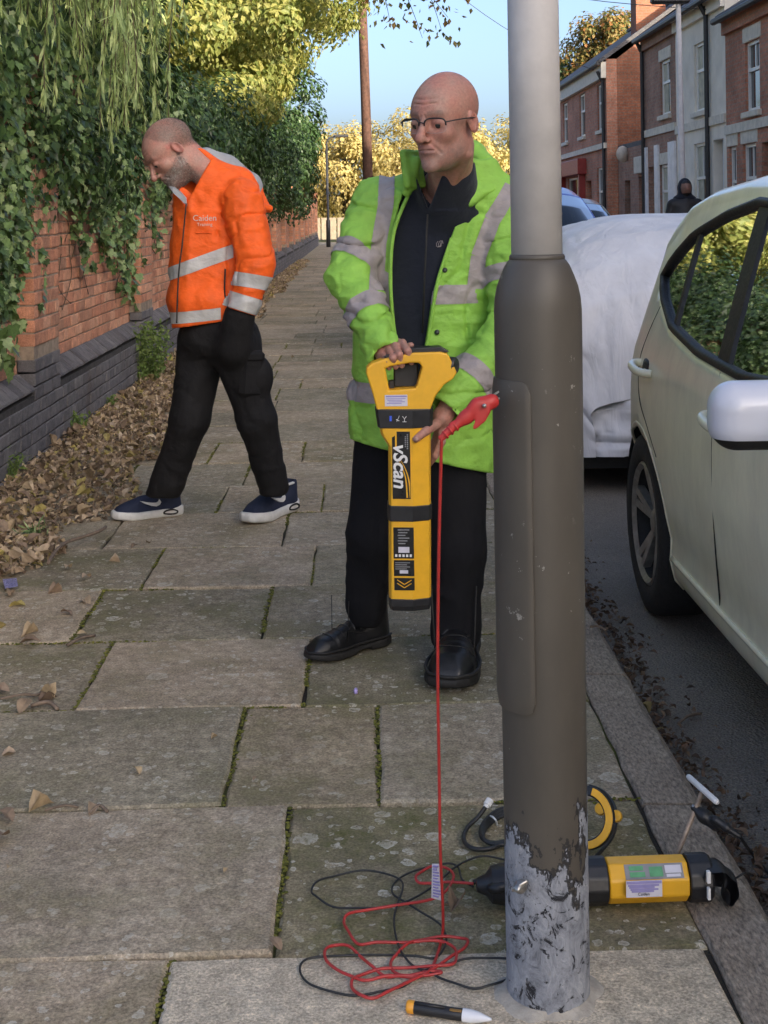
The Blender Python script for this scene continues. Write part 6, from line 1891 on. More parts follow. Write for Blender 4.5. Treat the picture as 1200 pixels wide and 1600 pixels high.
            for hy, hz in ((-.09, .872), (-1.08, .835)):
                h = MB().tube(spline([on(hy + .095, hz + .008, -.002), on(hy + .085, hz + .008, .022), on(hy + .04, hz + .004, .040), on(hy - .04, hz - .004, .040), on(hy - .085, hz - .008, .024), on(hy - .1, hz - .01, -.002)], 5), [.013] * 31 if False else .0145, 10).build('door_handle', paint, c, True)
                MB().lathe([(0, .002), (.03, .002), (.045, -.004)], 16, Matrix.Translation(on(hy, hz - .012, -.004)) @ B.to_3x3().to_4x4() @ Matrix.Rotation(sg * R(90), 4, 'Y') @ Matrix.Scale(1.7, 4, (0, 1, 0))).build('handle_recess', M_TRIM, h, True)
            MB().tube(spline([on(y, .285 + .02 * (y + 1.2) * 0, .001) for y in np.linspace(-2.15, -.38, 14)], 2), .009, 6).build('sill_trim', paint, c, True)
        for wy, wz in wheels:
            MB().tube([T(sg * (float(side_x(wy + .352 * math.cos(a), max(.17, wz + .352 * math.sin(a)))) - .003), wy + .352 * math.cos(a), wz + .352 * math.sin(a)) for a in np.linspace(R(-24), R(204), 40)], .0065, 6).build('arch_lip', paint, c, True)
            li = MB(); V2 = []
            for a in np.linspace(R(-20), R(200), 24):
                for xx in (.86, .5): V2.append(T(sg * xx, wy + .352 * math.cos(a), wz + .352 * math.sin(a)))
            li.add(V2, [(2 * k, 2 * k + 1, 2 * k + 3, 2 * k + 2) for k in range(23)]).build('arch_liner', M_TRIM, c, True)
            WM = B @ Matrix.Translation((sg * .775, wy, .315)) @ Matrix.Rotation(sg * R(90), 4, 'Y')
            wh = MB().lathe([(.215, -.1), (.27, -.105), (.305, -.09), (.315, -.06), (.315, .06), (.305, .088), (.27, .10), (.222, .096), (.212, .085)], 48, WM, cap=False).build('wheel', M_TYRE, c, True)
            rm = MB().lathe([(.214, -.09), (.212, .086), (.205, .092), (.198, .085), (.190, .03), (.06, .02), (.03, .045), (0, .047)], 48, WM, cap=False)
            rim_ = rm.build('rim', M_CABIN, wh, True, auto=40)
            spk = MB()
            for k in range(5):
                for dd in (-.13, .13):
                    a = 2 * math.pi * k / 5 + dd
                    p0 = Vector((math.cos(a + dd * -.5) * .045, math.sin(a + dd * -.5) * .045, .055)); p1 = Vector((math.cos(a) * .200, math.sin(a) * .200, .085))
                    tng = Vector((-math.sin(a), math.cos(a), 0)) * .013
                    vv = [p0 - tng, p0 + tng, p1 + tng * 1.2, p1 - tng * 1.2]; vv += [v - Vector((0, 0, .03)) for v in vv]
                    spk.add([WM @ v for v in vv], [(0, 1, 2, 3), (7, 6, 5, 4), (0, 4, 5, 1), (1, 5, 6, 2), (2, 6, 7, 3), (3, 7, 4, 0)])
            spk.lathe([(0, .066), (.035, .064), (.05, .055), (.05, .03)], 20, WM)
            spk.lathe([(.190, .08), (.205, .095), (.214, .088), (.208, .075)], 48, WM, cap=False)
            spk.build('spokes', M_ALLOY, wh, False)
        # mirror
        mc = A3(B @ Vector((sg * .985, -1.74, .955 * zs))); mrot = np.array(B.to_3x3())
        def mir(Pn):
            return smin(rbox(Pn, mc, (.100, .060, .076), .058, mrot), cap(Pn, A3(T(sg * .86, -1.74, .93)), A3(T(sg * .94, -1.74, .95)), .022, .022), .02)
        lo, hi = mc - .16, mc + .16
        mo, MV, MQ = sdf_obj('wing_mirror', mir, lo, hi, .006, M_TRIM, c, 2)
        band('mirror_cap', MV, MQ, [((0, 0, mc[2] - .046), (0, 0, -1))], lambda q: np.linalg.norm(q - mc, axis=1) < .14, .003, mirror_mat or paint, mo)
        # lamps
        MB().box(T(sg * .62, -3.16, .74), (.26, .1, .12 * zs), (B @ Matrix.Rotation(sg * R(24), 4, 'Z')).to_3x3(), bev=.03).build('headlight', M_CGLASS if False else M_ALLOY, c)
        MB().box(T(sg * .72, .36, .92), (.16, .06, .2 * zs), (B @ Matrix.Rotation(-sg * R(40), 4, 'Z')).to_3x3(), bev=.02).build('tail_light', M_REDP, c)
    fl_ = MB().box(T(0, -1.4, .24), (1.5, 3.6, .06), B.to_3x3()).build('floor', M_CABIN, c)
    for yy_ in (-.45, -1.4):
        for xx in (-.38, .38):
            st = MB().box(T(xx, yy_, .50), (.5, .52, .16), B.to_3x3(), bev=.04).box(T(xx, yy_ + .28, .83), (.48, .14, .62), (B @ Matrix.Rotation(R(-14), 4, 'X')).to_3x3(), bev=.05).box(T(xx, yy_ + .36, 1.22), (.26, .10, .18), B.to_3x3(), bev=.04)
            st.build('seat', M_CABIN, c)
    MB().box(T(0, -2.15, .86), (1.5, .4, .2), B.to_3x3(), bev=.05).build('dashboard', M_CABIN, c)
    MB().box(T(0, -3.42, .42), (1.1, .06, .2), B.to_3x3(), bev=.02).build('grille', M_TRIM, c)
    return c
M_MIRW = m_paint('white_mirror_paint', (.62, .63, .70), dirt=.05)
RZ = -.085
car('parked_car', 'dusty cream hatchback parked close to the kerb beside the lamp post', M_CREAM, (1.86, 4.72, RZ), 0.0, mirror_mat=M_MIRW)
car('parked_car', 'blue tall car parked beyond the sheeted car', M_BLUEC, (1.47, 14.4, RZ), 0.0, 1.09, mirror_mat=M_STONE, screen=M_DGLASS)
car('oncoming_car', 'grey car in the roadway beyond the blue car', M_GREYC, (3.25, 23.0, RZ), 0.0, 1.06)

# car under a cover
M_SHEET = (lambda t: (t.set('Base Color', t.ramp(t.noise(5, 5, .6, t.mapping(t.co('World'), (1, 1, .5))), [(.3, (.56, .55, .57)), (.7, (.70, .69, .71))])), t.set('Roughness', .55), t.bump(t.noise(11, 3, .5, t.mapping(t.co('World'), (1, 1, .3)), .6), .5, .03), t.m)[-1])(NT('silver_cover_sheet'))
sc_ = thing('covered_car', 'car parked at the kerb under a loose silver-white cover', 'car', (1.84, 8.6, RZ))
CT = [(6.62, .5), (6.64, .80), (6.72, 1.02), (6.85, 1.18), (7.05, 1.31), (7.3, 1.385), (7.8, 1.405), (8.6, 1.37), (9.0, 1.30), (9.5, 1.06), (10.2, .93), (10.6, .8), (10.66, .5)]
ys = np.concatenate([np.linspace(6.62, 6.75, 14)[:-1], np.linspace(6.75, 10.66, 130)]); nz, nt = 40, 34
V = []
for y in ys:
    zt = float(lerp_tab(y, CT)); w = float(np.interp(y, [6.62, 6.66, 6.8, 7.2, 10.0, 10.5, 10.66], [.70, .80, .86, .89, .89, .8, .66]))
    rr = []
    zr = zt - min(.26, (zt - .3) * .5)
    for k in range(nz):
        f = k / (nz - 1); z = .20 + (zr - .20) * f
        rr.append((w * np.interp(z, [.3, .45, .9, 1.2, 1.45], [.98, 1.03, 1.0, .84, .72]), z))
    x0 = rr[-1][0]
    for k in range(1, nt + 1):
        a = k / nt * math.pi / 2; rr.append((x0 * math.cos(a) ** .75 if k < nt else 0., zr + (zt - zr) * math.sin(a) ** .85))
    V += [(-x + 1.84, y, z + RZ) for x, z in rr] + [(x + 1.84, y, z + RZ) for x, z in rr[-2::-1]]
V = np.array(V); nr = 2 * (nz + nt) - 1
lowf = np.clip((1.0 - V[:, 2]) / .7, 0, 1)
cr = crease(V, (4, 4, 1.3), 71, .22); cr2 = crease(V, (9, 9, 4), 73, .2)
cx_ = np.array([1.84, 8.6, .5]); nd = V - cx_; nd[:, 1] *= np.where(np.abs(nd[:, 1]) > 1.6, 1, .1); nd[:, 2] *= .5; nd /= np.linalg.norm(nd, axis=1)[:, None]
V = V + nd * (.035 * vnoise(V, 2.2, 4) * (.3 + lowf) - .034 * cr * (.3 + lowf) - .016 * cr2 * (.3 + lowf))[:, None]
hemn = np.arange(len(V)) % nr
hm = (hemn == 0) | (hemn == nr - 1); V[hm, 2] += .05 * vnoise(V[hm], 3, 9)
Fq = np.array([(i * nr + k, i * nr + k + 1, (i + 1) * nr + k + 1, (i + 1) * nr + k) for i in range(len(ys) - 1) for k in range(nr - 1)])
capn = [len(V)]
e0 = np.array([[1.84, 6.60, .32 + RZ]])
V2 = V; 
cov = link('cover', mesh_np('cover', V2, Fq), M_SHEET, sc_)
# close the end of the sheet with a hanging face
ends = MB()
for r0, yo in ((0, -.012), ((len(ys) - 1) * nr, .012)):
    ringv = [Vector(V[r0 + k]) for k in range(nr)]; n2 = 14; vv = []
    for k in range(nr):
        p = ringv[k]; q = ringv[nr - 1 - k] if k < nr / 2 else ringv[nr - 1 - k]
        vv.append(p)
    half_ = nr // 2
    ev = []
    for k in range(half_ + 1):
        a, b = ringv[k], ringv[nr - 1 - k]
        for m in range(61):
            p = a.lerp(b, m / 60); p.y += yo * 3 * math.sin(math.pi * m / 60); ev.append(p)
    EV = np.array([A3(p) for p in ev]); dpl = np.sign(yo) * (-.06 * crease(EV, (5, 5, 1.2), 91, .3) - .03 * crease(EV, (11, 11, 3), 92, .25) + .03 * vnoise(EV, 3, 5))
    ev = [p + Vector((0, float(d_), 0)) for p, d_ in zip(ev, dpl)]
    ends.add(ev, [(k * 61 + m, k * 61 + m + 1, k * 61 + m + 62, k * 61 + m + 61) for k in range(half_) for m in range(60)])
    ends.build('cover_end', M_SHEET, sc_, True); ends = MB()
MB().box((1.84, 8.6, .22 + RZ), (1.5, 3.7, .2)).build('underbody', M_TRIM, sc_)
for sg in (-1, 1):
    for wy in (7.3, 9.85):
        MB().lathe([(.12, -.1), (.29, -.1), (.31, -.06), (.31, .06), (.29, .1), (.12, .1)], 32, Matrix.Translation((1.84 + sg * .74, wy, .31 + RZ)) @ Matrix.Rotation(R(90), 4, 'Y')).build('wheel', M_TYRE, sc_, True)

# ================================================================== far things
M_WOOD = pm('creosoted_pole', (.075, .036, .024), .9, .4, 12, bump=.6, bscale=60, world=True)
tp_ = P(576, 268, 32); 
tpo = thing('telegraph_pole', 'tall dark brown wooden telegraph pole rising from the pavement beyond the people', 'telegraph pole', (tp_.x, 32, 0))
MB().tube([(tp_.x + .02, 32, -.1), (tp_.x - .05, 32, 4), (tp_.x - .14, 32, 8.4)], [.125, .115, .10], 14).build('pole', M_WOOD, tpo, True)
MB().box((tp_.x - .14, 31.9, 8.2), (.9, .08, .08)).build('crossarm', M_WOOD, tpo)
for k in (-.38, .38): MB().lathe([(.03, 0), (.04, .05), (.02, .1)], 10, Matrix.Translation((tp_.x - .14 + k, 31.9, 8.24))).build('insulator', M_WHITE, tpo, True)
for k, (sx, sy, sz) in enumerate(((6.45, 24.5, 5.0), (6.45, 36, 5.1))):
    a, b = Vector((tp_.x - .14 + (.38 if k else -.38), 31.9, 8.3)), Vector((sx, sy, sz))
    pts = [a.lerp(b, t) - Vector((0, 0, .5 * math.sin(math.pi * t))) for t in np.linspace(0, 1, 14)]
    tag(MB().tube(pts, .008, 5).build('overhead_wire', M_PIPE, None, True), ('thin overhead wire from the telegraph pole to the grey rendered house', 'thin overhead wire from the telegraph pole to the corner shop')[k], 'wire')
fp = P(513, 368, 56)
fpo = thing('street_lamp', 'slim dark street lamp where the brick wall ends', 'street lamp', (fp.x, 56, 0))
MB().tube([(fp.x, 56, -.05), (fp.x, 56, 1.1), (fp.x, 56, 1.15), (fp.x - .02, 56, 4.3)], [.09, .09, .055, .045], 12).build('column', M_PIPE, fpo, True)
MB().tube(spline([(fp.x - .02, 56, 4.25), (fp.x + .05, 56, 4.5), (fp.x + .35, 56, 4.6)], 4), .035, 8).build('arm', M_PIPE, fpo, True)
MB().box((fp.x + .6, 56, 4.62), (.6, .22, .12), bev=.03).build('lantern', M_PIPE, fpo)
hl_ = P(1066, 250, 21.5)
hpo = thing('street_lamp', 'grey street lamp on the far pavement in front of the rendered house', 'street lamp', (hl_.x, 21.5, 0))
MB().tube([(hl_.x, 21.5, -.05), (hl_.x, 21.5, 1.2), (hl_.x, 21.5, 1.24), (hl_.x - .03, 21.5, 4.65)], [.085, .085, .055, .04], 14).build('column', M_SHAFT, hpo, True)
MB().box((hl_.x - .16, 21.5, 4.70), (.62, .20, .10), bev=.03).build('lantern', M_PIPE, hpo)
# pedestrian in black
pk = thing('person', 'person in black hooded coat crossing towards the houses', 'person', (P(1071, 320, 19.6).x, 19.6, 0))
bx_ = P(1071, 320, 19.6).x; by_ = 19.6
def pk_sdf(Pn):
    o = A3((bx_, by_, 0)); q = Pn - o
    d = chain(q, [A3((-.09, .0, .05)), A3((-.09, -.03, .48)), A3((-.08, 0, .92))], [.055, .07, .09], .03)
    d = smin(d, chain(q, [A3((.1, -.12, .05)), A3((.09, -.08, .48)), A3((.08, 0, .92))], [.055, .07, .09], .03), .03)
    d = smin(d, ell(q, (0, 0, 1.12), (.23, .16, .40)), .05)
    d = smin(d, cap(q, (-.17, 0, 1.42), (.17, 0, 1.42), .085), .06)
    d = smin(d, chain(q, [A3((-.2, 0, 1.4)), A3((-.27, -.02, 1.12)), A3((-.23, -.1, .92))], [.075, .062, .05], .03), .03)
    d = smin(d, chain(q, [A3((.2, 0, 1.4)), A3((.27, -.02, 1.12)), A3((.23, -.1, .92))], [.075, .062, .05], .03), .03)
    d = smin(d, cap(q, (0, 0, 1.45), (0, -.01, 1.56), .07, .06), .04)
    for sgn in (-1, 1):
        d = smin(d, ell(q, (sgn * .095, -.1 if sgn > 0 else -.03, .03), (.05, .13, .04)), .02)
        for k in range(4): d = smin(d, cap(q, (sgn * .23, -.1 + .02 * (k - 1.5), .90), (sgn * .225, -.115 + .02 * (k - 1.5), .81), .011, .009), .008)
    h = ell(q, (0, -.02, 1.655), (.085, .105, .125))
    h = smin(h, ell(q, (0, -.12, 1.64), (.018, .025, .025)), .02)
    return smin(d, h, .03)
def pk_col(V):
    q = V - A3((bx_, by_, 0)); col = np.tile(A3((.012, .012, .014)), (len(V), 1))
    face = (q[:, 2] > 1.58) & (q[:, 1] < -.06) & (q[:, 2] < 1.72); col[face] = (.22, .13, .1)
    hand = (q[:, 2] < .93) & (np.abs(q[:, 0]) > .17) & (q[:, 2] > .78); col[hand] = (.25, .15, .11)
    return col
sdf_obj('body', pk_sdf, (bx_ - .4, by_ - .3, -.02), (bx_ + .4, by_ + .3, 1.82), .014, M_SKIN, pk, 2, lambda V: {'col': pk_col(V)})
sdf_obj('hood', lambda Pn: smax(smin(ell(Pn, (bx_, by_ + .03, 1.655), (.105, .125, .15)), ell(Pn, (bx_, by_ + .05, 1.50), (.17, .13, .07)), .06), -ell(Pn, (bx_, by_ - .12, 1.645), (.085, .12, .11)), .02), (bx_ - .22, by_ - .15, 1.38), (bx_ + .22, by_ + .22, 1.85), .012, M_FLEECE, pk, 2)
# low fence at the end of the street
M_FENCE = pm('weathered_fence', (.22, .18, .13), .9, .25, 6, bump=.4, world=True)
fe = thing('low_fence', 'low pale fence in front of the trees where the street ends', 'fence', (-.5, 71, 0))
for k in range(12):
    MB().box((-2.2 + k * .42, 71, .62), (.36, .04, 1.15), bev=.01).build('board', M_FENCE, fe)
MB().box((.1, 71.06, .8), (5.2, .05, .1)).build('rail', M_FENCE, fe)
# ================================================================== vegetation
def m_leaf(name, cols, trans=.35, rough=.5, boost=1.3):
    t = NT(name); out = t.t.nodes['Material Output']
    r = t.rnd()
    cols = [tuple(x * boost for x in k) for k in cols]
    c = t.ramp(r, [(i / max(1, len(cols) - 1), k) for i, k in enumerate(cols)])
    c = t.mix(1.0, c, t.ramp(t.noise(60, 2, .5, t.co('World')), [(.3, .8), (.7, 1.2)]), 'MULTIPLY')
    t.set('Base Color', c); t.set('Roughness', rough); t.set('Specular IOR Level', .35)
    tl = t.n('ShaderNodeBsdfTranslucent'); t.l(t.mix(1.0, c, (1.2, 1.15, .7), 'MULTIPLY'), tl.inputs['Color'])
    mx = t.n('ShaderNodeMixShader'); mx.inputs[0].default_value = trans
    t.l(t.b.outputs[0], mx.inputs[1]); t.l(tl.outputs[0], mx.inputs[2]); t.l(mx.outputs[0], out.inputs['Surface'])
    return t.m
M_IVY = m_leaf('ivy_leaf', [(.02, .038, .012), (.035, .065, .02), (.06, .10, .032), (.10, .15, .055), (.17, .21, .10)], .2, .38, 1.9)
M_EVER = m_leaf('evergreen_leaf', [(.014, .03, .010), (.022, .045, .014), (.035, .07, .02), (.05, .085, .03)], .2, .4)
M_SUNL = m_leaf('broad_leaf', [(.09, .12, .03), (.15, .18, .05), (.22, .24, .07), (.29, .28, .09), (.25, .25, .08)], .5)
M_WILL = m_leaf('willow_leaf', [(.11, .15, .06), (.17, .22, .085), (.23, .28, .12), (.30, .34, .16)], .4, .5, 1.9)
M_AUT = m_leaf('autumn_leaf', [(.26, .22, .08), (.34, .28, .11), (.40, .33, .15), (.30, .27, .11)], .45)
M_AUTR = m_leaf('russet_leaf', [(.05, .07, .02), (.09, .10, .03), (.20, .13, .04), (.15, .14, .05), (.25, .11, .04)], .4)
M_BARK = pm('bark', (.06, .045, .032), .95, .4, 14, bump=.9, bscale=40, bdist=.02, world=True)
M_STEM = pm('ivy_stem', (.10, .07, .045), .9, .3, 40, bump=.5)
# leaf shapes, long axis +y, facing +z
LEAF4 = (np.array([(0, 0, 0), (.32, .4, .06), (0, .45, -.03), (-.32, .4, .06), (0, 1, -.05)], np.float32), np.array([(0, 1, 2), (0, 2, 3), (1, 4, 2), (2, 4, 3)], np.int32))
LEAF2 = (np.array([(0, 0, 0), (.3, .5, .05), (0, 1, -.03), (-.3, .5, .05)], np.float32), np.array([(0, 1, 2), (0, 2, 3)], np.int32))
WLEAF = (np.array([(0, 0, 0), (.07, .45, .01), (0, 1, 0), (-.07, .45, .01)], np.float32), np.array([(0, 1, 2), (0, 2, 3)], np.int32))
_iv = [(0, 0), (.22, -.10), (.50, .10), (.34, .34), (.42, .58), (.16, .62), (0, 1.0), (-.16, .62), (-.42, .58), (-.34, .34), (-.50, .10), (-.22, -.10)]
IVY = (np.array([(x, y, .10 * abs(x) - .05 * y) for x, y in _iv] + [(0, .32, -.02)], np.float32), np.array([(12, i, (i + 1) % 12) for i in range(12)], np.int32))
def leaf_mats(n, nrm, size, down=None, spread=.5):
    """orthonormal frames: z along nrm (jittered), y biased to hang down"""
    z = nrm + rng.normal(0, spread, (n, 3)); z /= np.linalg.norm(z, axis=1)[:, None]
    d = np.tile(np.array([0, 0, -1.0]), (n, 1)) if down is None else down
    d = d + rng.normal(0, .5, (n, 3))
    y = d - z * (d * z).sum(1)[:, None]; y /= np.maximum(np.linalg.norm(y, axis=1), 1e-6)[:, None]
    x = np.cross(y, z)
    return np.stack([x, y, z], 2) * size[:, None, None]
def leaf_mesh(name, shape, mats, pos): return scatter_mesh(name, shape[0], shape[1], mats, pos)

def make_tree(name, label, trunk, clumps, nleaf, lsize, mat, parent_group=None, shape=LEAF4, limbs=True, trunk_r=.18, centre=None, sigma=.42, flat=.75, cat='tree'):
    """clumps: (k,3) centres; leaves gather round each clump"""
    t = thing(name, label, cat, tuple(trunk[0]), group=parent_group)
    tm_ = MB(); tm_.tube(spline(trunk, 4), [trunk_r * (1 - .6 * i / (4 * (len(trunk) - 1))) for i in range(4 * (len(trunk) - 1) + 1)], 10)
    top = Vector(trunk[-1])
    if limbs:
        for c_ in clumps[:: max(1, len(clumps) // 26)]:
            c_ = Vector(c_); base = Vector(trunk[-1]).lerp(Vector(trunk[len(trunk) // 2]), rng.uniform(0, .8))
            mid = base.lerp(c_, .5) + Vector(rng.normal(0, .25, 3)) + Vector((0, 0, .2))
            tm_.tube(spline([base, mid, c_], 4), [trunk_r * .35 * (1 - .85 * i / 8) + .006 for i in range(9)], 6, False)
    tm_.build('trunk', M_BARK, t, True)
    n = nleaf; k = len(clumps); w = rng.uniform(.4, 1.6, k); w /= w.sum()
    idx = rng.choice(k, n, p=w)
    off = rng.normal(0, 1, (n, 3)); off /= np.linalg.norm(off, axis=1)[:, None]
    sg = sigma * rng.uniform(.6, 1.35, k)[idx]
    rad = sg * rng.uniform(.25, 1.0, n) ** .5
    o3 = off * rad[:, None]; o3[:, 2] *= flat
    pos = np.asarray(clumps)[idx] + o3
    cen = np.asarray(clumps).mean(0) if centre is None else A3(centre)
    nr = off * .8 + (pos - cen) / np.linalg.norm(pos - cen, axis=1)[:, None] * .6 + np.array([0, 0, .5])
    m = leaf_mats(n, nr, lsize * rng.uniform(.6, 1.25, n), None, .45)
    cr_ = link('crown', leaf_mesh('crown', shape, m, pos), mat, t)
    tag(cr_, kind='stuff')
    return t
def clump_ellipsoid(k, c, r, shell=.55, zmin=None):
    d = rng.normal(0, 1, (k, 3)); d /= np.linalg.norm(d, axis=1)[:, None]
    p = d * (rng.uniform(shell ** 3, 1, k) ** (1 / 3))[:, None] * A3(r) + A3(c)
    return p if zmin is None else p[p[:, 2] > zmin]

# ---- ivy on the wall
iv = thing('wall_ivy', 'dark ivy spilling over the brick wall with long trailing stems', 'ivy', (-1.85, 7.5, 1.0))
ZL = [(4, .75), (6.2, .74), (6.75, .80), (7.05, .95), (7.3, 1.22), (8.4, 1.24), (9.3, 1.16), (10.2, 1.10), (10.9, 1.02), (11.5, 1.25), (13, 1.45), (16, 1.5), (20, 1.62), (28, 1.78), (44, 1.9)]
n = 42000
yy = 4.2 + (rng.random(n) ** 1.35) * 26
zl = lerp_tab(yy, ZL) + .16 * vnoise(np.stack([yy, yy * 0, yy * 0], 1), 3.1, 3) + .10 * vnoise(np.stack([yy, yy * 0, yy * 0], 1), 8.3, 4)
u = rng.random(n) ** .85
ztop = np.interp(yy, [4, 8, 14, 30], [2.5, 2.5, 2.6, 2.9])
zz_ = zl + (ztop - zl) * u
bulge = .03 + .34 * np.clip((zz_ - zl) / .9, 0, 1) ** .7 * (.6 + .4 * vnoise(np.stack([yy, zz_, yy * 0], 1), 2.3, 8)) 
xx = WX + bulge * rng.uniform(.35, 1.0, n) + .02
pos = np.stack([xx, yy, zz_], 1)
hole = vnoise(pos, 4.5, 17) + .5 * vnoise(pos, 11, 18)
keep = (hole > -.42 + .5 * np.clip(1 - (zz_ - zl) / .25, 0, 1)) & (rng.random(n) < np.clip((zz_ - zl) / .22 + .25, 0, 1))
pos = pos[keep]; n = len(pos)
size = rng.uniform(.028, .062, n)
nr = np.tile(np.array([1.0, -.35, .35]), (n, 1))
# trailing strands near the frame's left edge and below the fringe
strands = []
for (y0, z0, z1, dy) in [(6.55, 1.25, .62, .12), (6.72, 1.3, .55, .18), (6.95, 1.3, .74, .1), (7.02, 1.2, .60, -.1), (7.42, 1.3, .98, .2), (7.75, 1.3, .86, -.25), (10.1, 1.2, .82, .2), (10.45, 1.25, .72, .12), (10.7, 1.2, .64, .25), (11.0, 1.2, .86, .1), (9.6, 1.25, 1.0, .25), (11.9, 1.4, 1.0, .2), (8.7, 1.3, 1.02, .3), (6.42, 1.2, .58, .05)]:
    k = 7; p0 = [Vector((WX + .04 + .02 * math.sin(i * 2 + y0), y0 + dy * i / k + .03 * math.sin(i * 1.9 + y0 * 3), z0 + (z1 - z0) * i / k)) for i in range(k + 1)]
    strands.append(spline(p0, 4))
sm = MB()
for s in strands: sm.tube(s, .0032, 5)
for k in range(26):
    y0 = rng.uniform(6.4, 14); z0 = rng.uniform(1.1, 1.7)
    p0 = [Vector((WX + .012, y0 + rng.normal(0, .05) + .2 * i * rng.uniform(-.3, .5), z0 - i * .11)) for i in range(rng.integers(3, 6))]
    sm.tube(spline(p0, 4), .0026, 5)
tag(sm.build('stem', M_STEM, iv, True), kind='stuff')
big = []
for s in strands:
    for p in s[::2]:
        for q in range(2): big.append(np.array(p) + rng.normal(0, .022, 3) + np.array([.02, 0, 0]))
big = np.array(big); bs = rng.uniform(.045, .085, len(big))
bm_ = leaf_mats(len(big), np.tile(np.array([.9, -.6, .3]), (len(big), 1)), bs, None, .45)
ivm = bpy.data.meshes.new('leaf'); ivm.from_pydata([tuple(map(float, v)) for v in IVY[0]], [], [tuple(map(int, f)) for f in IVY[1]]); ivm.materials.append(M_IVY)
order = np.argsort(pos[:, 1] + 50 * (pos[:, 1] < 6.35))
allm = leaf_mats(n, nr, size, None, .55)
def add_leaf(m3, p):
    o = bpy.data.objects.new('leaf', ivm); C.objects.link(o); o.parent = iv; o.matrix_parent_inverse = wm(iv).inverted()
    M4 = Matrix([[float(v) for v in r] for r in m3]).to_4x4(); M4.translation = Vector([float(v) for v in p]); o.matrix_basis = M4
nb_ = min(len(big), 200)
for i in range(nb_): add_leaf(bm_[i], big[i])
low = [i for i in order if pos[i, 2] < 1.25 and 6.4 < pos[i, 1] < 8.5][:290 - nb_]
for i in low: add_leaf(allm[i], pos[i])
rest = np.setdiff1d(np.arange(n), np.array(low))
tag(link('leaves', leaf_mesh('leaves', IVY, np.concatenate([allm[rest], bm_[nb_:]]) if len(big) > nb_ else allm[rest], np.concatenate([pos[rest], big[nb_:]]) if len(big) > nb_ else pos[rest]), M_IVY, iv), kind='stuff')

# ---- evergreen bushes behind and over the wall
for (y0, y1, zt, lab) in ((4.5, 12.5, 3.0, 'dark evergreen bush behind the wall under the willow'), (12, 21, 2.75, 'dark evergreen bush leaning over the wall behind the orange jacket'), (20, 31, 3.2, 'dark evergreen bush over the wall below the sunlit tree'), (30, 45, 3.7, 'tall dark evergreen bush over the far part of the wall')):
    k = int((y1 - y0) * 11)
    c = np.stack([rng.uniform(-3.6, -1.62, k), rng.uniform(y0, y1, k), rng.uniform(1.55, zt, k)], 1)
    c[:, 0] += np.clip((c[:, 2] - 1.8) * .15, -.1, .25)
    ym = (y0 + y1) / 2
    make_tree('evergreen_bush', lab, [(-3.2, ym, 0), (-3.1, ym, 1.0), (-3.0, ym, 2.0)], c, int(k * 240), .06 * (1 + .02 * ym), M_EVER, 'evergreen bushes behind the wall', LEAF4, True, .09, (-4.5, ym, 1.5), .42, .9, 'bush')

# ---- willow with hanging fronds
wt_ = thing('willow_tree', 'weeping willow with long green fronds hanging over the brick wall', 'tree', (-4.6, 9.0, 0))
tb = MB(); tb.tube(spline([(-4.6, 9, 0), (-4.5, 9, 1.8), (-4.2, 8.9, 3.4), (-3.6, 8.7, 4.6)], 4), [.22 * (1 - .05 * i) for i in range(13)], 10)
fr_p, fr_d = [], []
tw = MB()
for k in range(420):
    y0 = rng.uniform(5.6, 12.2); x0 = rng.uniform(-2.6, -1.05 - .14 * max(0, y0 - 7.2)); z0 = rng.uniform(3.6, 5.2)
    drop = np.interp(y0, [5.6, 7, 8.5, 10.5, 12], [2.25, 1.75, 2.0, 2.0, 2.5]) + rng.uniform(-.15, 1.2) + .15 * math.sin(y0 * 5)
    z1 = max(drop, 1.5)
    dx, dy = rng.normal(0, .09), rng.normal(0, .12)
    L = z0 - z1
    m = max(4, int(L / .18))
    pts = [Vector((x0 + dx * (1 - (1 - i / m) ** 2) + .02 * math.sin(i + k), y0 + dy * i / m, z0 - L * i / m)) for i in range(m + 1)]
    tw.tube(pts, .0025, 4, False)
    nl = int(L / .013)
    tpar = np.sort(rng.random(nl)); P0 = np.array([np.array(p) for p in pts])
    idx = np.clip((tpar * m).astype(int), 0, m - 1); fr = (tpar * m - idx)[:, None]
    fr_p.append(P0[idx] * (1 - fr) + P0[idx + 1] * fr)
    if k % 11 == 0: tb.tube(spline([(-4.2, 8.9, 3.6), ((-4.2 + x0) / 2, (8.9 + y0) / 2, 5.3), (x0, y0, z0)], 4), [.05, .045, .04, .035, .03, .022, .016, .01, .006], 6, False)
tb.build('trunk', M_BARK, wt_, True)
tag(tw.build('twigs', M_STEM, wt_), kind='stuff')
fp_ = np.concatenate(fr_p); n = len(fp_)
dn = np.tile(np.array([0, 0, -1.0]), (n, 1)) + rng.normal(0, .13, (n, 3))
_z = rng.normal(0, 1, (n, 3)); _z[:, 2] *= .3; _z /= np.linalg.norm(_z, axis=1)[:, None]
_y = dn - _z * (dn * _z).sum(1)[:, None]; _y /= np.linalg.norm(_y, axis=1)[:, None]
mm = np.stack([np.cross(_y, _z), _y, _z], 2) * rng.uniform(.06, .13, n)[:, None, None]
tag(link('fronds', leaf_mesh('fronds', WLEAF, mm, fp_), M_WILL, wt_), kind='stuff')

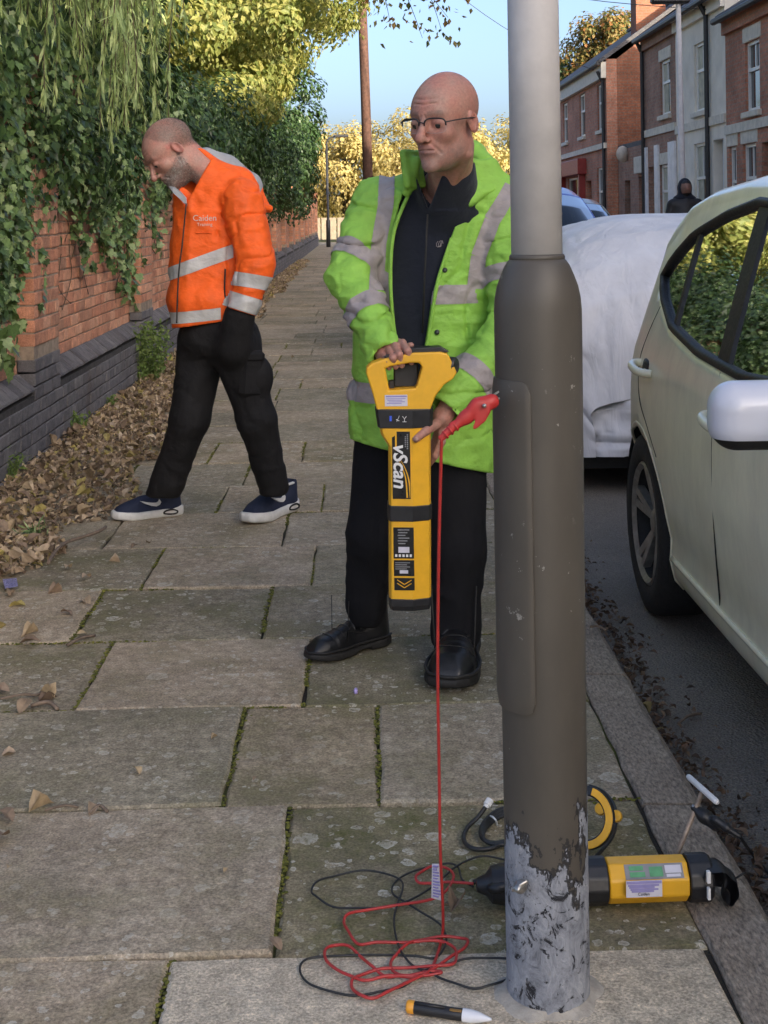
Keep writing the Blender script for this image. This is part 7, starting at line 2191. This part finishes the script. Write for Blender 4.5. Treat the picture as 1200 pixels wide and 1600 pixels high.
# ---- sunlit broadleaf tree
c1 = clump_ellipsoid(150, (-3.1, 20.5, 6.3), (3.0, 4.6, 3.0), .5, 3.4)
c2 = np.stack([rng.uniform(-3.2, -1.3, 26), rng.uniform(17, 23, 26), rng.uniform(2.9, 4.2, 26)], 1)
c3 = np.stack([rng.uniform(-1.8, .15, 44), rng.uniform(17.5, 23, 44), rng.uniform(3.5, 5.8, 44)], 1)
c3 = c3[c3[:, 2] > 3.9 + .55 * (c3[:, 0] + 1.0)]
make_tree('broadleaf_tree', 'tall broadleaf tree with sunlit yellow-green leaves overhanging the pavement', [(-3.6, 20.5, 0), (-3.5, 20.5, 2.2), (-3.2, 20.5, 4.5), (-3.0, 20.4, 6.5)], np.concatenate([c1, c2, c3]), 76000, .105, M_SUNL, None, LEAF4, True, .24, (-3.2, 20.5, 5.5), .50, .8)
c4 = clump_ellipsoid(110, (-4.4, 34, 7.4), (3.6, 6, 3.6), .5, 3.6)
make_tree('broadleaf_tree', 'darker green tree behind the sunlit one, further along the wall', [(-4.4, 34, 0), (-4.3, 34, 3), (-4.3, 34, 6)], c4, 36000, .15, M_SUNL, None, LEAF4, True, .26, None, .6, .8)
c5 = clump_ellipsoid(60, (-4.8, 13.5, 4.6), (2.0, 3.2, 1.7), .5, 3.0)
make_tree('broadleaf_tree', 'shaded tree behind the willow, orange and green leaves', [(-4.9, 13.5, 0), (-4.9, 13.5, 2.4), (-4.8, 13.5, 4)], c5, 18000, .11, M_AUTR, None, LEAF4, True, .22, None, .5, .8)
c6 = clump_ellipsoid(80, (-2.7, 38, 4.0), (1.5, 3.2, 2.8), .3, 1.8)
make_tree('ivy_clad_tree', 'dark ivy-clad tree standing over the far part of the wall', [(-2.4, 38, 0), (-2.3, 38, 2.5), (-2.1, 38, 5)], c6, 24000, .14, M_EVER, None, LEAF4, True, .2, None, .5, .9)
# ---- trees closing the street
for i, (x, y, h, r, mt, lab) in enumerate(((-6.5, 78, 7.6, 4.6, M_AUT, 'yellow-green autumn tree beyond the far end of the brick wall'), (-.8, 82, 6.8, 4.0, M_AUT, 'yellow autumn tree behind the low pale fence'), (4.6, 80, 7.2, 4.2, M_AUT, 'golden autumn tree closing the street between pole and lamp post'), (9.8, 84, 7.0, 4.4, M_AUT, 'olive autumn tree beyond the corner shop'), (15.5, 80, 7.5, 4.6, M_AUTR, 'russet autumn tree hidden behind the corner shop'), (-12.5, 84, 8.5, 5, M_SUNL, 'green tree beyond the garden at the end of the street'))):
    cl_ = clump_ellipsoid(90, (x, y, h * .52), (r, r * .8, h * .5), .45, .5)
    make_tree('autumn_tree', lab, [(x, y, 0), (x, y, h * .3), (x + .2, y, h * .6)], cl_, 15000, .26, mt, 'trees closing the street', LEAF2, True, .2, None, 1.0, .9)
# green bush by the fence
cl_ = clump_ellipsoid(24, (.9, 73, .9), (1.0, .8, .8), .3, .2)
make_tree('green_bush', 'small dark green bush beside the low pale fence', [(.9, 73, 0), (.9, 73, .4), (.9, 73, .8)], cl_, 3000, .16, M_EVER, None, LEAF2, False, .05, None, .35, .9, 'bush')
cl_ = clump_ellipsoid(90, (11.6, 60, 8.0), (2.6, 2.4, 2.4), .45)
make_tree('garden_tree', 'russet and green tree rising behind the corner shop roof', [(11.8, 60, 0), (11.7, 60, 3), (11.6, 60, 6.5)], cl_, 16000, .2, M_AUTR, None, LEAF2, True, .2, None, .65, .85)
cl_ = clump_ellipsoid(60, (9.6, 62, 6.2), (2.0, 2.0, 2.2), .45)
make_tree('garden_tree', 'dark green tree beside the corner shop roof', [(9.6, 62, 0), (9.6, 62, 3), (9.6, 62, 5)], cl_, 11000, .2, M_EVER, None, LEAF2, True, .2, None, .65, .85)

# ---- overhanging twig with autumn leaves at the top of the view
ob2 = thing('overhanging_branch', 'thin branch with sparse orange leaves hanging across the sky beside the telegraph pole', 'branch', tuple(P(620, -60, 14)))
bb = MB(); bp = []
for (a, b) in (((590, -60), (700, 30)), ((600, -60), (660, 62)), ((620, -50), (712, -2)), ((585, -40), (610, 40)), ((640, -60), (690, 50))):
    pts = [P(a[0] + (b[0] - a[0]) * t, a[1] + (b[1] - a[1]) * t - 18 * math.sin(t * 3), 14 + .5 * t) for t in np.linspace(0, 1, 8)]
    bb.tube(pts, [.008 * (1 - .1 * i) for i in range(8)], 5, False)
    for p in pts[1:]:
        for q in range(7): bp.append(np.array(p) + rng.normal(0, .10, 3))
bb.build('twig', M_BARK, ob2, True)
bp = np.array(bp)
tag(link('leaves', leaf_mesh('leaves', LEAF4, leaf_mats(len(bp), rng.normal(0, 1, (len(bp), 3)), rng.uniform(.05, .10, len(bp)), None, .5), bp), M_AUTR, ob2), kind='stuff')

# ---- weeds at the foot of the wall
def weed(px, py, h, w, nb, lab, mat, lf=.03):
    g = G(px, py); t = thing('weed', lab, 'weed', tuple(g))
    bl = MB(); lp2, ln = [], []
    for k in range(nb):
        a = rng.uniform(0, 2 * math.pi); r = w * math.sqrt(rng.random()); hh = h * rng.uniform(.45, 1.0)
        b0 = g + Vector((abs(r * math.cos(a)) * .8 - .03, r * math.sin(a), 0)); tip = b0 + Vector((rng.normal(.03, w * .25), rng.normal(0, w * .35), hh))
        mid = b0.lerp(tip, .5) + Vector((0, rng.normal(0, .02), hh * .12))
        bl.tube(spline([b0, mid, tip], 3), [.0022, .002, .0018, .0016, .0013, .001, .0006], 4, False)
        for f in np.linspace(.15, 1, int(4 + hh / .03)):
            p = b0.lerp(mid, min(1, f * 2)) if f < .5 else mid.lerp(tip, f * 2 - 1)
            lp2.append(np.array(p) + rng.normal(0, .008, 3)); ln.append(rng.normal(0, .6, 3) + np.array([.4, -.4, .6]))
    tag(bl.build('stem', mat, t, True), kind='stuff')
    lp2 = np.array(lp2); ln = np.array(ln)
    d = rng.normal(0, 1, (len(lp2), 3)); d[:, 2] += .3
    tag(link('leaves', leaf_mesh('leaves', WLEAF if lf > .04 else LEAF2, leaf_mats(len(lp2), ln, lf * rng.uniform(.6, 1.4, len(lp2)), d, .3), lp2), mat, t), kind='stuff')
M_WEED = m_leaf('weed_leaf', [(.08, .13, .03), (.12, .18, .045), (.17, .22, .07)], .35)
weed(218, 598, .52, .26, 60, 'tall bright green weeds growing against the plinth behind the walking person', M_WEED, .036)
weed(112, 680, .14, .08, 26, 'small yellowish weed tuft at the foot of the plinth', M_WEED, .03)
weed(117, 640, .34, .03, 8, 'single thin weed climbing the blue brick plinth', M_IVY, .03)
weed(12, 755, .16, .09, 26, 'grass tuft at the foot of the plinth', M_WEED, .05)
weed(50, 842, .07, .08, 16, 'low dark weed among the fallen leaves', M_IVY, .045)
weed(172, 640, .10, .05, 12, 'little weed sprouting beside the plinth corner', M_WEED, .028)
weed(62, 700, .08, .06, 12, 'low sprig of green by the plinth', M_WEED, .03)

# ---- fallen leaves
M_DEAD = m_leaf('dead_leaf', [(.12, .085, .06), (.24, .17, .115), (.38, .285, .195), (.52, .41, .285), (.20, .14, .10), (.46, .345, .205), (.10, .07, .05), (.44, .36, .12)], .12, .75, 1.05)
_dl = [(0, 0), (.17, .12), (.27, .36), (.22, .62), (.10, .82), (0, 1.0), (-.10, .82), (-.22, .62), (-.27, .36), (-.17, .12)]
def dead_shape(curl, bend):
    v = [(x, y, curl * x * x * 6 + bend * math.sin(y * 3) * .2) for x, y in _dl] + [(0, y, bend * math.sin(y * 3) * .2) for y in (.33, .66)]
    f = [(0, 1, 10), (0, 10, 9), (1, 2, 10), (9, 10, 8), (2, 11, 10), (8, 10, 11), (2, 3, 11), (7, 8, 11), (3, 4, 11), (6, 7, 11), (4, 5, 11), (5, 6, 11)]
    return np.array(v, np.float32), np.array(f, np.int32)
shapes = [dead_shape(.5, .5), dead_shape(.9, -.4), dead_shape(.3, .9), dead_shape(1.3, .3)]
n = 32000
ly = 3.4 + (rng.random(n) ** 1.5) * 36
edge = lerp_tab(ly, [(3.4, .16), (4.3, .26), (4.8, .50), (5.4, .74), (6.2, .70), (7.5, .66), (9, .62), (12, .55), (20, .42), (40, .35)]) * .88 * (1 + .28 * vnoise(np.stack([ly, ly * 0, ly * 0], 1), 2.1, 5))
rr = rng.random(n) ** 1.15
lx_ = -1.76 + edge * rr
hh = np.clip(.030 * (1 - rr) + .008, 0, 1) * rng.random(n) * np.clip((ly - 3) / 2, .3, 1)
pos = np.stack([lx_, ly, .006 + hh], 1)
lsz = np.where(rng.random(n) < .07, rng.uniform(.055, .09, n), rng.uniform(.012, .05, n))
tilt = rng.normal(0, .45, n); rl_ = rng.normal(0, .45, n)
Mx = rot_mats(n, None, tilt, rl_) * lsz[:, None, None]
pick = rng.integers(0, 4, n)
VV, TT_, off = [], [], 0
for s in range(4):
    m = pick == s; V0, T0 = shapes[s]
    v = (np.einsum('nij,kj->nki', Mx[m], V0) + pos[m][:, None, :]).reshape(-1, 3)
    v[:, 2] = np.maximum(v[:, 2], .003)
    TT_.append((T0[None] + (np.arange(m.sum()) * len(V0))[:, None, None]).reshape(-1, 3) + off); VV.append(v); off += len(v)
lit = link('leaf_litter', mesh_np('leaf_litter', np.concatenate(VV), np.concatenate(TT_), False), M_DEAD)
tag(lit, 'drift of brown fallen leaves along the foot of the wall', 'leaf litter', kind='stuff')
# gutter debris
n = 2600
gy = 2.4 + rng.random(n) ** 1.3 * 14; gx_ = .78 + np.abs(rng.normal(0, .055, n)) * (1 + .5 * vnoise(np.stack([gy, gy, gy], 1), 2, 3))
gm = rot_mats(n, None, rng.normal(0, .5, n), rng.normal(0, .5, n)) * rng.uniform(.008, .036, n)[:, None, None]
gp = np.stack([gx_, gy, -.078 + rng.random(n) * .02], 1)
M_DEADD = m_leaf('damp_leaf', [(.04, .026, .017), (.07, .045, .03), (.11, .07, .045), (.15, .10, .06)], .05, .7)
tag(link('gutter_litter', scatter_mesh('gutter_litter', shapes[0][0], shapes[0][1], gm, gp), M_DEADD), 'dark damp leaves and grit lying in the gutter', 'leaf litter', kind='stuff')
# single leaves and twigs on the flags
dme = []
for V0, T0 in shapes:
    me = bpy.data.meshes.new('fallen_leaf'); me.from_pydata([tuple(map(float, v)) for v in V0], [], [tuple(map(int, f)) for f in T0]); me.materials.append(M_DEAD); dme.append(me)
spots = [(218, 1215, .055), (150, 1262, .07), (20, 1290, .10), (45, 1275, .09), (10, 1310, .11), (60, 1100, .09), (30, 1120, .10), (85, 1095, .08), (15, 1085, .10), (25, 1180, .06), (440, 1492, .05), (705, 1432, .085), (712, 1425, .05), (130, 940, .09), (95, 960, .08), (60, 990, .09), (30, 1010, .10), (10, 980, .10), (140, 905, .08), (170, 880, .07), (205, 860, .06), (235, 850, .06), (120, 995, .06), (330, 1160, .03), (395, 1225, .03), (960, 985, .05), (985, 1050, .06), (1015, 1120, .06), (1040, 1150, .05), (350, 1370, .025), (15, 1360, .03), (75, 930, .09), (40, 950, .10), (15, 935, .09), (110, 890, .08), (455, 560, .05), (470, 600, .05), (500, 540, .05)]
for i, (a, b, s) in enumerate(spots):
    kerbside = a > 950
    o = bpy.data.objects.new('fallen_leaf', dme[i % 4]); C.objects.link(o)
    o.location = G(a, b, -.078 if kerbside else 0) + Vector((0, 0, .008)); s *= .72; o.scale = (s, s, s); o.rotation_euler = (rng.normal(0, .18), rng.normal(0, .18), rng.uniform(0, 6.28))
    tag(o, 'curled brown leaf lying in the gutter by the kerb' if kerbside else 'curled brown leaf lying singly on the flagstones', 'leaf', 'single leaves in the gutter' if kerbside else 'single fallen leaves on the flagstones')
M_TWIG = pm('twig_bark', (.17, .125, .09), .9, .3, 60, bump=.4)
for k, (pts, r, lab) in enumerate(((((75, 880), (88, 862), (105, 845), (130, 838), (155, 832), (165, 822)), .007, 'long pale bent twig lying on the leaf drift'), (((105, 1008), (125, 1000), (148, 990)), .005, 'short thick twig beside the reddish flagstone'), (((0, 1092), (35, 1088), (60, 1082), (75, 1068)), .004, 'thin curved twig at the edge of the leaf drift'), (((48, 1103), (75, 1100), (90, 1106)), .006, 'dark stub of twig among single leaves'), (((70, 1266), (100, 1262), (122, 1258)), .003, 'thin straight twig lying along a flag joint'), (((168, 1268), (155, 1262), (140, 1268)), .004, 'forked dry twig on a flag joint'), (((1060, 1130), (1075, 1122), (1095, 1112)), .004, 'thin stick in the gutter'), (((922, 979), (935, 981), (948, 983)), .004, 'small pale stick at the kerb edge'))):
    z = -.07 if pts[0][0] > 1000 else (.045 if k == 0 else .008)
    tag(MB().tube(spline([G(a, b, z) + Vector((0, 0, .006 * math.sin(i * 2))) for i, (a, b) in enumerate(pts)], 4), r, 6).build('twig', M_TWIG, None, True), lab, 'twig')
# litter
tag(MB().add([G(4, 905, .02), G(26, 903, .03), G(28, 916, .03), G(8, 920, .015)], [(0, 1, 2, 3)]).build('litter_wrapper', pm('wrapper_foil', (.25, .25, .45), .3, .5, 90), None), 'crumpled blue and white wrapper among the leaves', 'wrapper')
tag(MB().lathe([(0, .012), (.005, .010), (.006, .0)], 8, Matrix.Translation(G(556, 1082)) @ Matrix.Scale(2.2, 4, (0, 1, 0))).build('petal', pm('lilac_petal', (.5, .4, .75), .6, .1, 60), None, True), 'small lilac fleck lying in front of the boots', 'petal')
# ---- moss cushions in the joints
mp, ms = [], []
for (a, b, y0, y1, i) in slabs:
    if y0 > 14: continue
    den = 1.0 if y0 < 8 else .5
    for (p, q) in (((a, y0), (b, y0)), ((a, y0), (a, y1))):
        L = math.hypot(q[0] - p[0], q[1] - p[1])
        k = int(L * 300 * den); t_ = rng.random(k)
        X = p[0] + (q[0] - p[0]) * t_; Y = p[1] + (q[1] - p[1]) * t_
        nz_ = vnoise(np.stack([X, Y, X * 0], 1), 2.6, 12) + .5 * vnoise(np.stack([X, Y, X * 0], 1), 7, 13)
        kk = nz_ > (-.25 if p[0] == q[0] else .12)
        jit = rng.normal(0, 1, (k, 2)) * (.0045 + .004 * np.clip(nz_, 0, 1))[:, None]
        for x_, y_, j in zip(X[kk], Y[kk], jit[kk]): mp.append((x_ + j[0], y_ + j[1], -.003)); ms.append(rng.uniform(.002, .0065))
mp = np.array(mp); n = len(mp)
oc = np.array([(1, 0, 0), (0, 1, 0), (-1, 0, 0), (0, -1, 0), (0, 0, .55), (.6, .6, .3), (-.6, .6, .3), (-.6, -.6, .3), (.6, -.6, .3)], np.float32)
ot = np.array([(0, 5, 8), (5, 4, 8), (1, 6, 5), (6, 4, 5), (2, 7, 6), (7, 4, 6), (3, 8, 7), (8, 4, 7), (0, 1, 5), (1, 2, 6), (2, 3, 7), (3, 0, 8)], np.int32)
M_MOSS = (lambda t: (t.set('Base Color', t.ramp(t.rnd(), [(0, (.055, .06, .010)), (.5, (.125, .13, .02)), (1, (.22, .21, .035))])), t.set('Roughness', 1.0), t.bump(t.noise(400, 3, .7, t.co('World')), 1.0, .003), t.m)[-1])(NT('moss'))
ml = link('joint_moss', scatter_mesh('joint_moss', oc, ot, rot_mats(n) * np.array(ms)[:, None, None], mp, None, True), M_MOSS)
tag(ml, 'green moss growing in the joints between the flagstones', 'moss', kind='stuff')
